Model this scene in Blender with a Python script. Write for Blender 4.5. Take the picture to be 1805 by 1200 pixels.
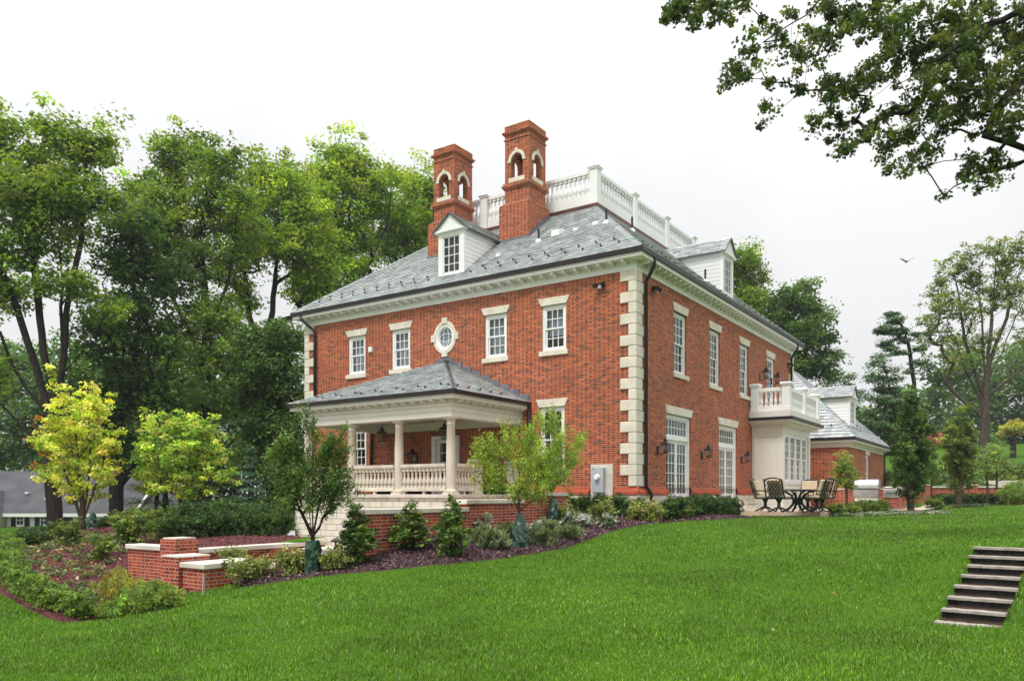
import bpy, bmesh, math, random
import numpy as np
from mathutils import Vector
R = math.radians
S = bpy.context.scene
COL = S.collection
for o in list(bpy.data.objects): bpy.data.objects.remove(o)

# ------------------------------------------------------------------ camera, sky, sun, exposure
# House axes: X runs along the long terrace side, Y along the porch side, the near corner is (0,0), z = 0 is the eye height.
TH = math.atan2(942.5, 1384.)
XL, XD = math.sin(TH), math.cos(TH)          # X axis in (lateral, depth)
CX, CY = -(3.929*XL + 25*XD), -(3.929*-XD + 25*XL)
cam = bpy.data.cameras.new('camera'); co = bpy.data.objects.new('camera', cam); COL.objects.link(co)
co.location = (CX, CY, 0); co.rotation_euler = (R(90), 0, math.pi/2 - TH - math.pi/2 + 0)
co.rotation_euler = (R(90), 0, -(math.pi/2 - math.atan2(XL, XD)))
cam.sensor_width = 36; cam.lens = 1384/1805*36; cam.shift_y = 272/1805; cam.clip_end = 4000
S.camera = co

world = bpy.data.worlds.new('World'); S.world = world; world.use_nodes = True
wt = world.node_tree; bg = wt.nodes['Background']
SUN_EL, SUN_AZ = R(58), None
sky = wt.nodes.new('ShaderNodeTexSky'); sky.sky_type = 'NISHITA'; sky.sun_disc = False
sky.sun_elevation = SUN_EL
hs = wt.nodes.new('ShaderNodeHueSaturation'); hs.inputs['Saturation'].default_value = 0.12
mx = wt.nodes.new('ShaderNodeMixRGB'); mx.inputs[0].default_value = 0.85
tc = wt.nodes.new('ShaderNodeTexCoord'); nz = wt.nodes.new('ShaderNodeTexNoise'); nz.inputs['Scale'].default_value = 2.6
nz.inputs['Detail'].default_value = 5; nz.inputs['Roughness'].default_value = .55
cr = wt.nodes.new('ShaderNodeValToRGB')      # soft cloud texture of the overcast
cr.color_ramp.elements[0].position = .34; cr.color_ramp.elements[0].color = (.88, .885, .895, 1)
cr.color_ramp.elements[1].position = .62; cr.color_ramp.elements[1].color = (1, 1, 1, 1)
sep = wt.nodes.new('ShaderNodeSeparateXYZ'); mr = wt.nodes.new('ShaderNodeMath'); mr.operation = 'MULTIPLY_ADD'; mr.inputs[1].default_value = 12.0; mr.inputs[2].default_value = 3.9   # an overcast sky is brightest overhead
pw = wt.nodes.new('ShaderNodeMath'); pw.operation = 'POWER'; pw.use_clamp = True; pw.inputs[1].default_value = 2.2
wt.links.new(sep.outputs[2], pw.inputs[0]); wt.links.new(pw.outputs[0], mr.inputs[0])
wt.links.new(tc.outputs['Generated'], sep.inputs[0])
sc = wt.nodes.new('ShaderNodeVectorMath'); sc.operation = 'SCALE'; wt.links.new(mr.outputs[0], sc.inputs[3])
wt.links.new(tc.outputs['Generated'], nz.inputs['Vector']); wt.links.new(nz.outputs['Fac'], cr.inputs[0])
wt.links.new(cr.outputs[0], sc.inputs[0])
wt.links.new(sky.outputs[0], hs.inputs['Color']); wt.links.new(hs.outputs[0], mx.inputs[1]); wt.links.new(sc.outputs[0], mx.inputs[2])
wt.links.new(mx.outputs[0], bg.inputs['Color']); bg.inputs['Strength'].default_value = 0.13

def lat_dir(l, d):                            # camera-plane direction to world XY
    return l*XL + d*XD, -l*XD + d*XL
sx, sy = lat_dir(-.55, -.83)                  # where the sun stands: behind the viewer's left shoulder
sun = bpy.data.lights.new('sun', 'SUN'); sun.energy = 1.5; sun.angle = R(12); sun.color = (1, .96, .9)
so = bpy.data.objects.new('sun', sun); COL.objects.link(so)
so.rotation_euler = Vector((sx*math.cos(SUN_EL), sy*math.cos(SUN_EL), math.sin(SUN_EL))).to_track_quat('Z', 'Y').to_euler()
sky.sun_rotation = math.atan2(sx, sy)
S.view_settings.view_transform = 'Standard'; S.view_settings.look = 'None'
S.view_settings.exposure = 0.68; S.view_settings.gamma = 1

# ------------------------------------------------------------------ helpers
def W(l, d, z=0.): return (CX + l*XL + d*XD, CY - l*XD + d*XL, z)
def PX(px, py, d): return W((px-902.5)/1384*d, d, (872-py)/1384*d)
def LD(x, y): return ((x-CX)*XL - (y-CY)*XD, (x-CX)*XD + (y-CY)*XL)

def tag(o, label=None, cat=None, group=None, kind=None):
    if label: o['label'] = label
    if cat: o['category'] = cat
    if group: o['group'] = group
    if kind: o['kind'] = kind
    return o
def empty(name, loc=(0, 0, 0), rz=0, label=None, cat=None, group=None, parent=None):
    o = bpy.data.objects.new(name, None); COL.objects.link(o); o.location = loc; o.rotation_euler = (0, 0, rz)
    o.empty_display_size = .1
    if parent: o.parent = parent
    return tag(o, label, cat, group)
def kids(o): return [c for c in KID.get(o.name, [])]
KID = {}
def setpar(o, p):
    if p is not None:
        o.parent = p; KID.setdefault(p.name, []).append(o)
def copy_tree(o, loc=None, rz=None, label=None, scale=None, parent=None, group=None):
    c = o.copy(); COL.objects.link(c)
    setpar(c, parent)
    if loc is not None: c.location = loc
    if rz is not None: c.rotation_euler = (0, 0, rz)
    if scale is not None: c.scale = scale if hasattr(scale, '__len__') else (scale,)*3
    if label: c['label'] = label
    if group: c['group'] = group
    for ch in kids(o): copy_tree(ch, parent=c)
    return c

class MB:
    """Collects shapes, then links them as ONE mesh object."""
    def __init__(s, T=None): s.v = []; s.f = []; s.c = []; s.T = T
    def add(s, vs, fs, col=None):
        b = len(s.v)
        if s.T: vs = [s.T(*p) for p in vs]
        s.v += [tuple(p) for p in vs]; s.f += [tuple(i+b for i in f) for f in fs]
        s.c += [col]*len(fs)
    def box(s, a, b, col=None):
        x0, y0, z0 = a; x1, y1, z1 = b
        s.add([(x0,y0,z0),(x1,y0,z0),(x1,y1,z0),(x0,y1,z0),(x0,y0,z1),(x1,y0,z1),(x1,y1,z1),(x0,y1,z1)],
              [(0,3,2,1),(4,5,6,7),(0,1,5,4),(1,2,6,5),(2,3,7,6),(3,0,4,7)], col)
    def quad(s, *p, col=None): s.add(p, [tuple(range(len(p)))], col)
    def prism(s, poly, z0, z1, col=None, ax=2):
        n = len(poly)
        def q(a, b, z): return (a, b, z) if ax == 2 else ((a, z, b) if ax == 1 else (z, a, b))
        vs = [q(a, b, z0) for a, b in poly] + [q(a, b, z1) for a, b in poly]
        s.add(vs, [tuple(range(n))[::-1], tuple(range(n, 2*n))] + [(i, (i+1) % n, (i+1) % n+n, i+n) for i in range(n)], col)
    def tube(s, pts, rad, n=6, cap=True, col=None):
        pts = [Vector(p) for p in pts]; m = len(pts)
        if not hasattr(rad, '__len__'): rad = [rad]*m
        vs = []; ref = None
        for i, p in enumerate(pts):
            t = (pts[min(i+1, m-1)] - pts[max(i-1, 0)])
            t = t.normalized() if t.length > 1e-9 else Vector((0, 0, 1))
            if ref is None: ref = t.orthogonal().normalized()
            a = (ref - t*ref.dot(t)); a = a.normalized() if a.length > 1e-6 else t.orthogonal().normalized()
            ref = a; b = t.cross(a)
            for k in range(n):
                an = 2*math.pi*k/n; vs.append(tuple(p + (a*math.cos(an) + b*math.sin(an))*rad[i]))
        fs = [(i*n+k, i*n+(k+1) % n, (i+1)*n+(k+1) % n, (i+1)*n+k) for i in range(m-1) for k in range(n)]
        if cap: fs += [tuple(range(n))[::-1], tuple(range((m-1)*n, m*n))]
        s.add(vs, fs, col)
    def lathe(s, prof, c=(0, 0, 0), n=12, rot=0., col=None):
        vs = []
        for r, z in prof:
            for k in range(n):
                a = 2*math.pi*k/n + rot; vs.append((c[0]+r*math.cos(a), c[1]+r*math.sin(a), c[2]+z))
        m = len(prof)
        fs = [(i*n+k, i*n+(k+1) % n, (i+1)*n+(k+1) % n, (i+1)*n+k) for i in range(m-1) for k in range(n)]
        fs += [tuple(range(n))[::-1], tuple(range((m-1)*n, m*n))]
        s.add(vs, fs, col)
    def build(s, name, mat, parent=None, smooth=False, bevel=0, recalc=True, loc=None):
        me = bpy.data.meshes.new(name); me.from_pydata(s.v, [], s.f)
        if recalc:
            bm = bmesh.new(); bm.from_mesh(me); bmesh.ops.recalc_face_normals(bm, faces=bm.faces); bm.to_mesh(me); bm.free()
        # UV in metres: u along the face's horizontal, v up its slope
        uv = me.uv_layers.new(name='UVMap'); me.update()
        co_ = [Vector(v.co) for v in me.vertices]; buf = []
        Z = Vector((0, 0, 1))
        for p in me.polygons:
            nrm = p.normal
            if abs(nrm.z) > .96: t = Vector((1, 0, 0)); w = Vector((0, 1, 0))
            else:
                t = Z.cross(nrm).normalized()
                if t.x < -.5 or (abs(t.x) <= .5 and t.y < 0): t = -t
                w = nrm.cross(t)
                if w.z < 0: w = -w
            for vi in p.vertices: buf += [co_[vi].dot(t), co_[vi].dot(w)]
        uv.data.foreach_set('uv', buf)
        if any(c is not None for c in s.c):
            ca = me.color_attributes.new('Col', 'FLOAT_COLOR', 'CORNER'); cb = []
            for p in me.polygons:
                c = s.c[p.index] or (.5, .5, .5)
                cb += [c[0], c[1], c[2], 1]*len(p.vertices)
            ca.data.foreach_set('color', cb)
        if smooth: me.polygons.foreach_set('use_smooth', [True]*len(me.polygons))
        me.materials.append(mat)
        o = bpy.data.objects.new(name, me); COL.objects.link(o); setpar(o, parent)
        if loc is not None: o.location = loc
        if bevel:
            md = o.modifiers.new('edge', 'BEVEL'); md.width = bevel; md.segments = 2; md.limit_method = 'ANGLE'
        return o
def moved(o, loc, parent, rz=None, scale=None):
    c = o.copy(); COL.objects.link(c); setpar(c, parent); c.location = loc
    if rz is not None: c.rotation_euler = (0, 0, rz)
    if scale is not None: c.scale = scale
    for ch in kids(o):
        copy_tree(ch, parent=c)
    return c

# ------------------------------------------------------------------ materials
def newmat(name):
    m = bpy.data.materials.new(name); m.use_nodes = True
    t = m.node_tree; b = t.nodes['Principled BSDF']; return m, t, b
def L(t, a, b): t.links.new(a, b)
def node(t, typ, **kw):
    n = t.nodes.new(typ)
    for k, v in kw.items(): setattr(n, k, v)
    return n
def mth(t, op, a, b=None, c=None):
    n = t.nodes.new('ShaderNodeMath'); n.operation = op
    for i, x in enumerate((a, b, c)):
        if x is None: continue
        if isinstance(x, (int, float)): n.inputs[i].default_value = x
        else: L(t, x, n.inputs[i])
    return n.outputs[0]
def ramp(t, fac, stops):
    n = t.nodes.new('ShaderNodeValToRGB'); e = n.color_ramp.elements
    while len(e) < len(stops): e.new(.5)
    for x, (p, c) in zip(e, stops): x.position = p; x.color = (*c, 1)
    L(t, fac, n.inputs[0]); return n.outputs[0]
def mix(t, fac, a, b, mode='MIX'):
    n = t.nodes.new('ShaderNodeMixRGB'); n.blend_type = mode
    for i, x in enumerate((fac, a, b)):
        if isinstance(x, (int, float)): n.inputs[i].default_value = x
        elif isinstance(x, tuple): n.inputs[i].default_value = (*x, 1)
        else: L(t, x, n.inputs[i])
    return n.outputs[0]
def noise(t, scale, detail=3, vec=None, rough=.5, coord='Object', stretch=None):
    n = t.nodes.new('ShaderNodeTexNoise'); n.inputs['Scale'].default_value = scale; n.inputs['Detail'].default_value = detail
    n.inputs['Roughness'].default_value = rough
    if vec is None:
        vec = t.nodes.new('ShaderNodeTexCoord').outputs[coord]
    if stretch:
        mp = t.nodes.new('ShaderNodeMapping'); mp.inputs['Scale'].default_value = stretch; L(t, vec, mp.inputs[0]); vec = mp.outputs[0]
    L(t, vec, n.inputs['Vector']); return n.outputs['Fac']
def bump(t, b, h, strength=.3, dist=.01):
    n = t.nodes.new('ShaderNodeBump'); n.inputs['Strength'].default_value = strength; n.inputs['Distance'].default_value = dist
    L(t, h, n.inputs['Height']); L(t, n.outputs[0], b.inputs['Normal'])
def surf(name, c1, c2=None, scale=3, rough=.6, spec=.3, metal=0, bmp=.0, bscale=40, detail=4, stretch=None):
    m, t, b = newmat(name); b.inputs['Roughness'].default_value = rough; b.inputs['Metallic'].default_value = metal
    b.inputs['Specular IOR Level'].default_value = spec
    if c2 is None: c2 = tuple(x*.85 for x in c1)
    L(t, ramp(t, noise(t, scale, detail, stretch=stretch), [(.32, c2), (.68, c1)]), b.inputs['Base Color'])
    if bmp: bump(t, b, noise(t, bscale, 3), bmp, .01)
    return m

def brick_mat(name, cols, head, mortar, ch=.0691, P=.335, tone=1.):
    m, t, b = newmat(name)
    uv = node(t, 'ShaderNodeUVMap'); uv.uv_map = 'UVMap'; sp = node(t, 'ShaderNodeSeparateXYZ'); L(t, uv.outputs[0], sp.inputs[0])
    u, v = sp.outputs[0], sp.outputs[1]
    vr = mth(t, 'DIVIDE', v, ch); row = mth(t, 'FLOOR', vr); fv = mth(t, 'FRACT', vr)
    par = mth(t, 'MODULO', mth(t, 'ABSOLUTE', row), 2.)
    uo = mth(t, 'ADD', mth(t, 'DIVIDE', u, P), mth(t, 'MULTIPLY', par, .5))
    per = mth(t, 'FLOOR', uo); tt = mth(t, 'FRACT', uo)
    hd = mth(t, 'GREATER_THAN', tt, .66)
    es = mth(t, 'MINIMUM', tt, mth(t, 'ABSOLUTE', mth(t, 'SUBTRACT', .66, tt)))
    es = mth(t, 'MINIMUM', es, mth(t, 'SUBTRACT', 1., tt))
    em = mth(t, 'MULTIPLY', es, P)
    ev = mth(t, 'MULTIPLY', mth(t, 'MINIMUM', fv, mth(t, 'SUBTRACT', 1., fv)), ch)
    mort = mth(t, 'LESS_THAN', mth(t, 'MINIMUM', em, ev), .0064)
    cv = node(t, 'ShaderNodeCombineXYZ'); L(t, per, cv.inputs[0]); L(t, row, cv.inputs[1]); L(t, hd, cv.inputs[2])
    wn = node(t, 'ShaderNodeTexWhiteNoise'); wn.noise_dimensions = '3D'; L(t, cv.outputs[0], wn.inputs['Vector'])
    n = len(cols)
    cs = ramp(t, wn.outputs['Value'], [(i/(n-1), c) for i, c in enumerate(cols)])
    chd = ramp(t, wn.outputs['Value'], [(i/(len(head)-1), c) for i, c in enumerate(head)])
    bc = mix(t, hd, cs, chd)
    big = noise(t, .45, 5, coord='Object', rough=.65); bc = mix(t, .55, bc, ramp(t, big, [(.30, (.58, .50, .52)), (.5, (.95, .95, .95)), (.70, (1.25, 1.5, 1.3))]), 'MULTIPLY')
    fine = noise(t, 60, 2, coord='Object'); bc = mix(t, .25, bc, ramp(t, fine, [(.3, (.25, .25, .25)), (.7, (.9, .85, .8))]), 'MULTIPLY') if 0 else bc
    cl = mix(t, mort, bc, mortar)
    L(t, cl, b.inputs['Base Color']); b.inputs['Roughness'].default_value = .85; b.inputs['Specular IOR Level'].default_value = .2
    bump(t, b, mth(t, 'SUBTRACT', 1., mort), .6, .008)
    return m
M = {}
M['brick'] = brick_mat('red_brick', [(.11, .020, .011), (.31, .037, .011), (.42, .063, .015), (.54, .112, .028), (.35, .045, .012)],
                       [(.065, .030, .026), (.15, .04, .028), (.30, .048, .02), (.08, .026, .022)], (.50, .355, .24))
M['garden_brick'] = brick_mat('garden_brick', [(.20, .024, .015), (.37, .046, .02), (.46, .085, .032), (.34, .038, .017)],
                       [(.12, .03, .03), (.26, .05, .035), (.38, .075, .05)], (.48, .36, .28))
M['brick_flare'] = brick_mat('sloped_brick', [(.36, .055, .025), (.45, .085, .035), (.42, .07, .03)],
                       [(.32, .05, .025), (.42, .075, .035)], (.30, .13, .08))
def white_mat(name, c, rough=.45):
    m, t, b = newmat(name)
    f = noise(t, 1.3, 5); L(t, ramp(t, f, [(.3, tuple(x*.93 for x in c)), (.7, c)]), b.inputs['Base Color'])
    b.inputs['Roughness'].default_value = rough; b.inputs['Specular IOR Level'].default_value = .35
    bump(t, b, noise(t, 25, 3), .05, .004); return m
M['white'] = white_mat('white_paint', (.83, .83, .815))
M['cream'] = white_mat('cream_paint', (.72, .70, .635))
M['stone'] = surf('limestone', (.73, .68, .58), (.60, .545, .45), 2.5, .8, .2, bmp=.15, bscale=35)
M['column'] = surf('column_limestone', (.68, .62, .52), (.50, .44, .355), 1.6, .8, .2, bmp=.12, bscale=30, stretch=(1.4, 1.4, .5))
M['coping'] = surf('coping_limestone', (.70, .65, .57), (.50, .46, .39), 2.2, .75, .2, bmp=.15, bscale=30)
M['oval'] = M['stone']
def block_mat():
    m, t, b = newmat('limestone_blocks')
    uv = node(t, 'ShaderNodeUVMap'); uv.uv_map = 'UVMap'
    br = node(t, 'ShaderNodeTexBrick'); br.inputs['Scale'].default_value = 1; br.inputs['Brick Width'].default_value = .52
    br.inputs['Row Height'].default_value = .2; br.inputs['Mortar Size'].default_value = .011; br.inputs['Mortar Smooth'].default_value = .1
    br.inputs['Color1'].default_value = (.76, .71, .60, 1); br.inputs['Color2'].default_value = (.66, .61, .51, 1)
    br.inputs['Mortar'].default_value = (.30, .27, .22, 1)
    L(t, uv.outputs[0], br.inputs['Vector'])
    f = noise(t, 3, 5); L(t, mix(t, .35, br.outputs['Color'], ramp(t, f, [(.3, (.6, .58, .52)), (.7, (1, 1, 1))]), 'MULTIPLY'), b.inputs['Base Color'])
    b.inputs['Roughness'].default_value = .8; bump(t, b, mth(t, 'SUBTRACT', 1., br.outputs['Fac']), .8, .015); return m
M['blocks'] = block_mat()
def slate_mat(name, gain=1.):
    m, t, b = newmat(name)
    a = node(t, 'ShaderNodeAttribute'); a.attribute_name = 'Col'
    f = noise(t, 9, 4, stretch=(1, 1, 2)); c = mix(t, .5, a.outputs['Color'], ramp(t, f, [(.3, (.62*gain,)*3), (.7, (1.1*gain,)*3)]), 'MULTIPLY')
    L(t, c, b.inputs['Base Color']); b.inputs['Roughness'].default_value = .42; b.inputs['Specular IOR Level'].default_value = .5
    bump(t, b, noise(t, 22, 4), .25, .01); return m
M['slate'] = slate_mat('slate')
M['slate_under'] = surf('slate_underlay', (.05, .05, .055), rough=.9)
M['gutter'] = surf('bronze_gutter', (.020, .013, .015), (.012, .009, .010), 2, .42, .35)
M['copper'] = surf('copper_flashing', (.20, .075, .04), (.06, .045, .045), 1.5, .45, .5, metal=.6)
M['lead'] = surf('lead_flashing', (.20, .20, .23), (.13, .13, .15), 4, .5, .5, metal=.3)
M['black'] = surf('black_iron', (.016, .015, .015), (.010, .010, .010), 6, .4, .5)
M['galv'] = surf('grey_meter_steel', (.42, .45, .48), (.36, .39, .42), 2, .45, .4)
M['steel'] = surf('stainless_steel', (.72, .72, .71), (.55, .55, .55), 3, .28, .5, metal=.85)
M['cushion'] = surf('cushion_fabric', (.58, .47, .33), (.48, .38, .26), 20, .95, .1, bmp=.2, bscale=90)
M['curtain'] = surf('curtain_fabric', (.46, .50, .54), (.32, .35, .39), 3, .95, .1, stretch=(9, 9, .4))
M['curtain2'] = surf('drape_fabric', (.10, .10, .095), (.02, .02, .02), 4, .95, .1, stretch=(9, 9, .3))
M['bluestone'] = surf('bluestone', (.42, .38, .33), (.20, .175, .15), 4, .7, .3, bmp=.4, bscale=18)
M['paving'] = surf('sandstone_paving', (.55, .45, .35), (.42, .34, .27), 1.5, .8, .2, bmp=.1)
M['grey_gate'] = surf('weathered_boards', (.36, .34, .33), (.22, .21, .21), 2, .8, .2, stretch=(9, 9, .6))
M['bark'] = surf('bark', (.115, .085, .065), (.045, .034, .028), 5, .95, .1, bmp=.8, bscale=12, stretch=(2, 2, .5))
M['bark_dark'] = surf('dark_bark', (.045, .036, .032), (.018, .015, .014), 5, .95, .1, bmp=.8, bscale=12, stretch=(2, 2, .5))
M['bag'] = None
def glass_mat():
    m, t, b = newmat('window_glass'); t.nodes.remove(b); out = t.nodes['Material Output']
    tr = node(t, 'ShaderNodeBsdfTransparent'); tr.inputs[0].default_value = (.80, .84, .86, 1)
    gl = node(t, 'ShaderNodeBsdfGlossy'); gl.inputs['Roughness'].default_value = .02; gl.inputs[0].default_value = (.93, .96, 1, 1)
    lw = node(t, 'ShaderNodeNewGeometry'); dt = node(t, 'ShaderNodeVectorMath'); dt.operation = 'DOT_PRODUCT'; L(t, lw.outputs['Incoming'], dt.inputs[0]); L(t, lw.outputs['Normal'], dt.inputs[1])
    sch = mth(t, 'ADD', .05, mth(t, 'MULTIPLY', .95, mth(t, 'POWER', mth(t, 'SUBTRACT', 1., mth(t, 'ABSOLUTE', dt.outputs['Value'])), 5.)))
    bp = node(t, 'ShaderNodeBump'); bp.inputs['Strength'].default_value = .06; bp.inputs['Distance'].default_value = .02
    L(t, noise(t, 2.2, 2), bp.inputs['Height']); L(t, bp.outputs[0], gl.inputs['Normal'])
    ms = node(t, 'ShaderNodeMixShader'); L(t, mth(t, 'MULTIPLY', sch, 1.0), ms.inputs[0]); L(t, tr.outputs[0], ms.inputs[1]); L(t, gl.outputs[0], ms.inputs[2])
    L(t, ms.outputs[0], out.inputs[0]); return m
M['glass'] = glass_mat()
def leaf_mat(name, trans=.35, rough=.5, spec=.3):
    m, t, b = newmat(name); out = t.nodes['Material Output']
    a = node(t, 'ShaderNodeAttribute'); a.attribute_name = 'Col'
    L(t, a.outputs['Color'], b.inputs['Base Color']); b.inputs['Roughness'].default_value = rough; b.inputs['Specular IOR Level'].default_value = spec
    tl = node(t, 'ShaderNodeBsdfTranslucent'); L(t, mix(t, 1., a.outputs['Color'], (1.35, 1.4, .6), 'MULTIPLY'), tl.inputs[0])
    ms = node(t, 'ShaderNodeMixShader'); ms.inputs[0].default_value = trans
    L(t, b.outputs[0], ms.inputs[1]); L(t, tl.outputs[0], ms.inputs[2]); L(t, ms.outputs[0], out.inputs[0]); return m
M['leaf'] = leaf_mat('leaves', .42); M['needle'] = leaf_mat('needles', .12, .6, .2); M['shrub_leaf'] = leaf_mat('shrub_leaves', .25, .45, .35)
M['grass'] = leaf_mat('grass_blades', .3, .45, .35); M['dry_leaf'] = leaf_mat('dry_leaves', .15, .7, .2)
M['chips'] = leaf_mat('bark_chips', .0, .85, .1)

# ------------------------------------------------------------------ terrain
PTS = []      # (lateral, depth, z)
def cp(px, py, d): PTS.append(((px-902.5)/1384*d, d, (872-py)/1384*d))
for q in [(0,0,-1.66),(-8,0,-1.8),(8,0,-1.62),(0,-12,-1.7),(-20,-5,-1.9),(20,-5,-1.6),(-14,6,-1.93),(-5,7,-1.72),
          (14,14,-.8),(18,20,-.6),(11,10.5,-1.3)]: PTS.append(q)
ST0, STD = (5.67, 9.75), (2.12, 2.65)            # foot and run of the lawn steps (lateral, depth)
for _t in (-.15, .15, .5, .85, 1.1):
    for _s in (-1.1, 0, 1.1): PTS.append((ST0[0]+STD[0]*_t+_s*.78, ST0[1]+STD[1]*_t-_s*.62, -1.66+.76*min(max(_t, 0), 1.)+(.13 if _s > 0 else .03)))
for q in [(900,1200,6.8),(300,1180,8.3),(1500,1190,7.0),(900,1100,9.3),(420,1110,9.9),(1300,1100,9.2),(1300,1000,13.0),(1300,950,17.2),(1500,1000,12.4),
          (1500,945,16.4),(1500,918,23.5),(1700,928,18.5),(1700,900,36),(1800,890,42),(1330,913,26.5),(1160,922,22.5),(1100,931,20.5),
          (1000,966,16.8),(900,985,15.2),(800,996,14.4),(700,1005,13.8),(600,1013,13.4),(500,1026,13.5),(420,1037,14.0),(330,1049,14.2),(245,1037,17.4),(285,1040,16.3),(225,1030,17.0),(300,1042,15.6),
          (160,1096,12.2),(60,1085,12.4),(0,1050,14.2),(1000,905,24.3),(960,915,21),(690,978,14.7),(800,938,16.4),(1250,908,26),
          (0,1000,17.2),(-80,985,19),(0,975,21),(60,960,24),(0,945,33),(0,934,44),(80,929,46),(250,928,45),
          (150,936,30),(250,940,22),(320,914,29),(400,960,19.2),(500,945,22.5),(262,960,19.8),(160,1010,16.6),(100,1050,14.2),(60,1000,17.6),
          (450,925,30),(520,935,29.2)]: cp(*q)
for q in [(-60,60,-1.9),(-30,70,-1.9),(-60,120,-1.5),(0,80,-1.2),(-10,55,-1.6),(20,60,-.5),(16,33,-.78),(24,40,-.72),(26,46,-.62),(32,46,-.6),(34,52,-.45),(26,52,-.5),
          (36,58,.9),(46,66,2.6),(52,76,3.9),(44,78,3.3),(34,72,1.5),(60,100,6.5),(90,80,6),(40,110,5),(70,150,8),(0,150,0),(-90,60,-1.5),(25,34,-.7)]: PTS.append(q)
PT = np.array(PTS); 
def _fit():
    P = PT[:, :2]; n = len(P)
    K = np.sqrt(((P[:, None]-P[None])**2).sum(-1) + .15)
    A = np.zeros((n+3, n+3)); A[:n, :n] = K - np.eye(n)*.25; A[:n, n] = 1; A[:n, n+1:] = P; A[n, :n] = 1; A[n+1:, :n] = P.T
    return np.linalg.solve(A, np.r_[PT[:, 2], 0, 0, 0])
_w = _fit()
def gz_arr(x, y):
    x = np.asarray(x, float); y = np.asarray(y, float)
    l = (x-CX)*XL - (y-CY)*XD; d = (x-CX)*XD + (y-CY)*XL
    l = np.clip(l, -100, 95); d = np.clip(d, -14, 155)
    sh = l.shape; l = l.ravel(); d = d.ravel(); out = np.empty(len(l)); n = len(PT)
    for i in range(0, len(l), 20000):
        a = l[i:i+20000, None]; b = d[i:i+20000, None]
        K = np.sqrt((a-PT[None, :, 0])**2 + (b-PT[None, :, 1])**2 + .15)
        out[i:i+20000] = K@_w[:n] + _w[n] + _w[n+1]*a[:, 0] + _w[n+2]*b[:, 0]
    # a shallow cutting where the stone steps lie
    cl_, sl_ = STD[1]/math.hypot(*STD), STD[0]/math.hypot(*STD)
    u = (l-ST0[0])*sl_ + (d-ST0[1])*cl_; v = (l-ST0[0])*cl_ - (d-ST0[1])*sl_
    c = np.clip((.375-np.abs(v))/.05, 0, 1)*np.clip((u+.20)/.1, 0, 1)*np.clip((math.hypot(*STD)+.10-u)/.1, 0, 1)
    out = out - .13*c
    return out.reshape(sh)
def gz(x, y): return float(gz_arr([x], [y])[0])
def hit(px, py, lo=5., hi=90.):               # first place where the line of sight meets the ground
    ds = np.arange(lo, hi, .1); l = (px-902.5)/1384*ds
    x = CX + l*XL + ds*XD; y = CY - l*XD + ds*XL
    zz = (872-py)/1384*ds - gz_arr(x, y)
    k = np.argmax(zz <= 0)
    if zz[k] > 0: k = len(ds)-1
    return (float(x[k]), float(y[k]), float(gz_arr([x[k]], [y[k]])[0]))
def at_ground(px, d):
    x, y, _ = PX(px, 0, d); return (x, y, gz(x, y))

COURT = [(-12.85, -.02, -.02, 4.36), (-9.0, 0., 4.36, 11.0)]
def in_court(x, y): return ((x > -12.85) & (x < -.02) & (y > -.02) & (y < 4.36)) | ((x > -9.0) & (x < 0) & (y >= 4.36) & (y < 11.0))
def axis(lo, hi, st, far, extra):
    a = list(np.arange(lo, hi+.01, st)) + extra
    g = st; x = hi
    while x < far: g *= 1.25; x += g; a.append(x)
    g = st; x = lo
    while x > -far: g *= 1.25; x -= g; a.append(x)
    a = np.array(sorted(a)); return a[np.r_[True, np.diff(a) > .02]]
def lawn_mat():
    m, t, b = newmat('lawn_soil_and_turf')
    n1 = noise(t, .35, 5); n2 = noise(t, 14, 4)
    c = mix(t, n2, ramp(t, n1, [(.3, (.045, .105, .008)), (.7, (.065, .145, .010))]), (.05, .115, .009))
    L(t, c, b.inputs['Base Color']); b.inputs['Roughness'].default_value = .95; b.inputs['Specular IOR Level'].default_value = .05
    bump(t, b, n2, .6, .03); return m
M['lawn'] = lawn_mat()
def build_ground():
    x0, y0, _ = W(*ST0); x1, y1, _ = W(ST0[0]+STD[0], ST0[1]+STD[1])
    ax = axis(-26, 22, .4, 1500, [-12.85, -9.0, -.02]+list(np.arange(min(x0, x1)-.9, max(x0, x1)+.9, .09))); ay = axis(-16, 22, .4, 1500, [-.02, 4.36, 11.0]+list(np.arange(min(y0, y1)-.9, max(y0, y1)+.9, .09)))
    gx, gy = np.meshgrid(ax, ay, indexing='ij'); z = gz_arr(gx, gy)
    me = bpy.data.meshes.new('lawn'); nx, ny = len(ax), len(ay)
    v = np.stack([gx, gy, z], -1).reshape(-1, 3)
    i, j = np.meshgrid(np.arange(nx-1), np.arange(ny-1), indexing='ij'); i = i.ravel(); j = j.ravel()
    mxx = (ax[i]+ax[i+1])/2; myy = (ay[j]+ay[j+1])/2; keep = ~in_court(mxx, myy); i = i[keep]; j = j[keep]
    f = np.stack([i*ny+j, (i+1)*ny+j, (i+1)*ny+j+1, i*ny+j+1], -1)
    me.from_pydata(v.tolist(), [], f.tolist()); me.polygons.foreach_set('use_smooth', [True]*len(me.polygons)); me.materials.append(M['lawn'])
    o = bpy.data.objects.new('lawn', me); COL.objects.link(o)
    tag(o, 'rolling green lawn sloping down from the house', 'lawn', kind='structure')
build_ground()
mb = MB(); mb.box((-13, -.1, -3.0), (.5, 4.5, -2.62)); mb.box((-9.1, 4.5, -3.0), (.5, 11.1, -2.62))
tag(mb.build('court_floor', M['paving']), 'sunken paved court below the porch', 'paving', kind='structure')

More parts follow.
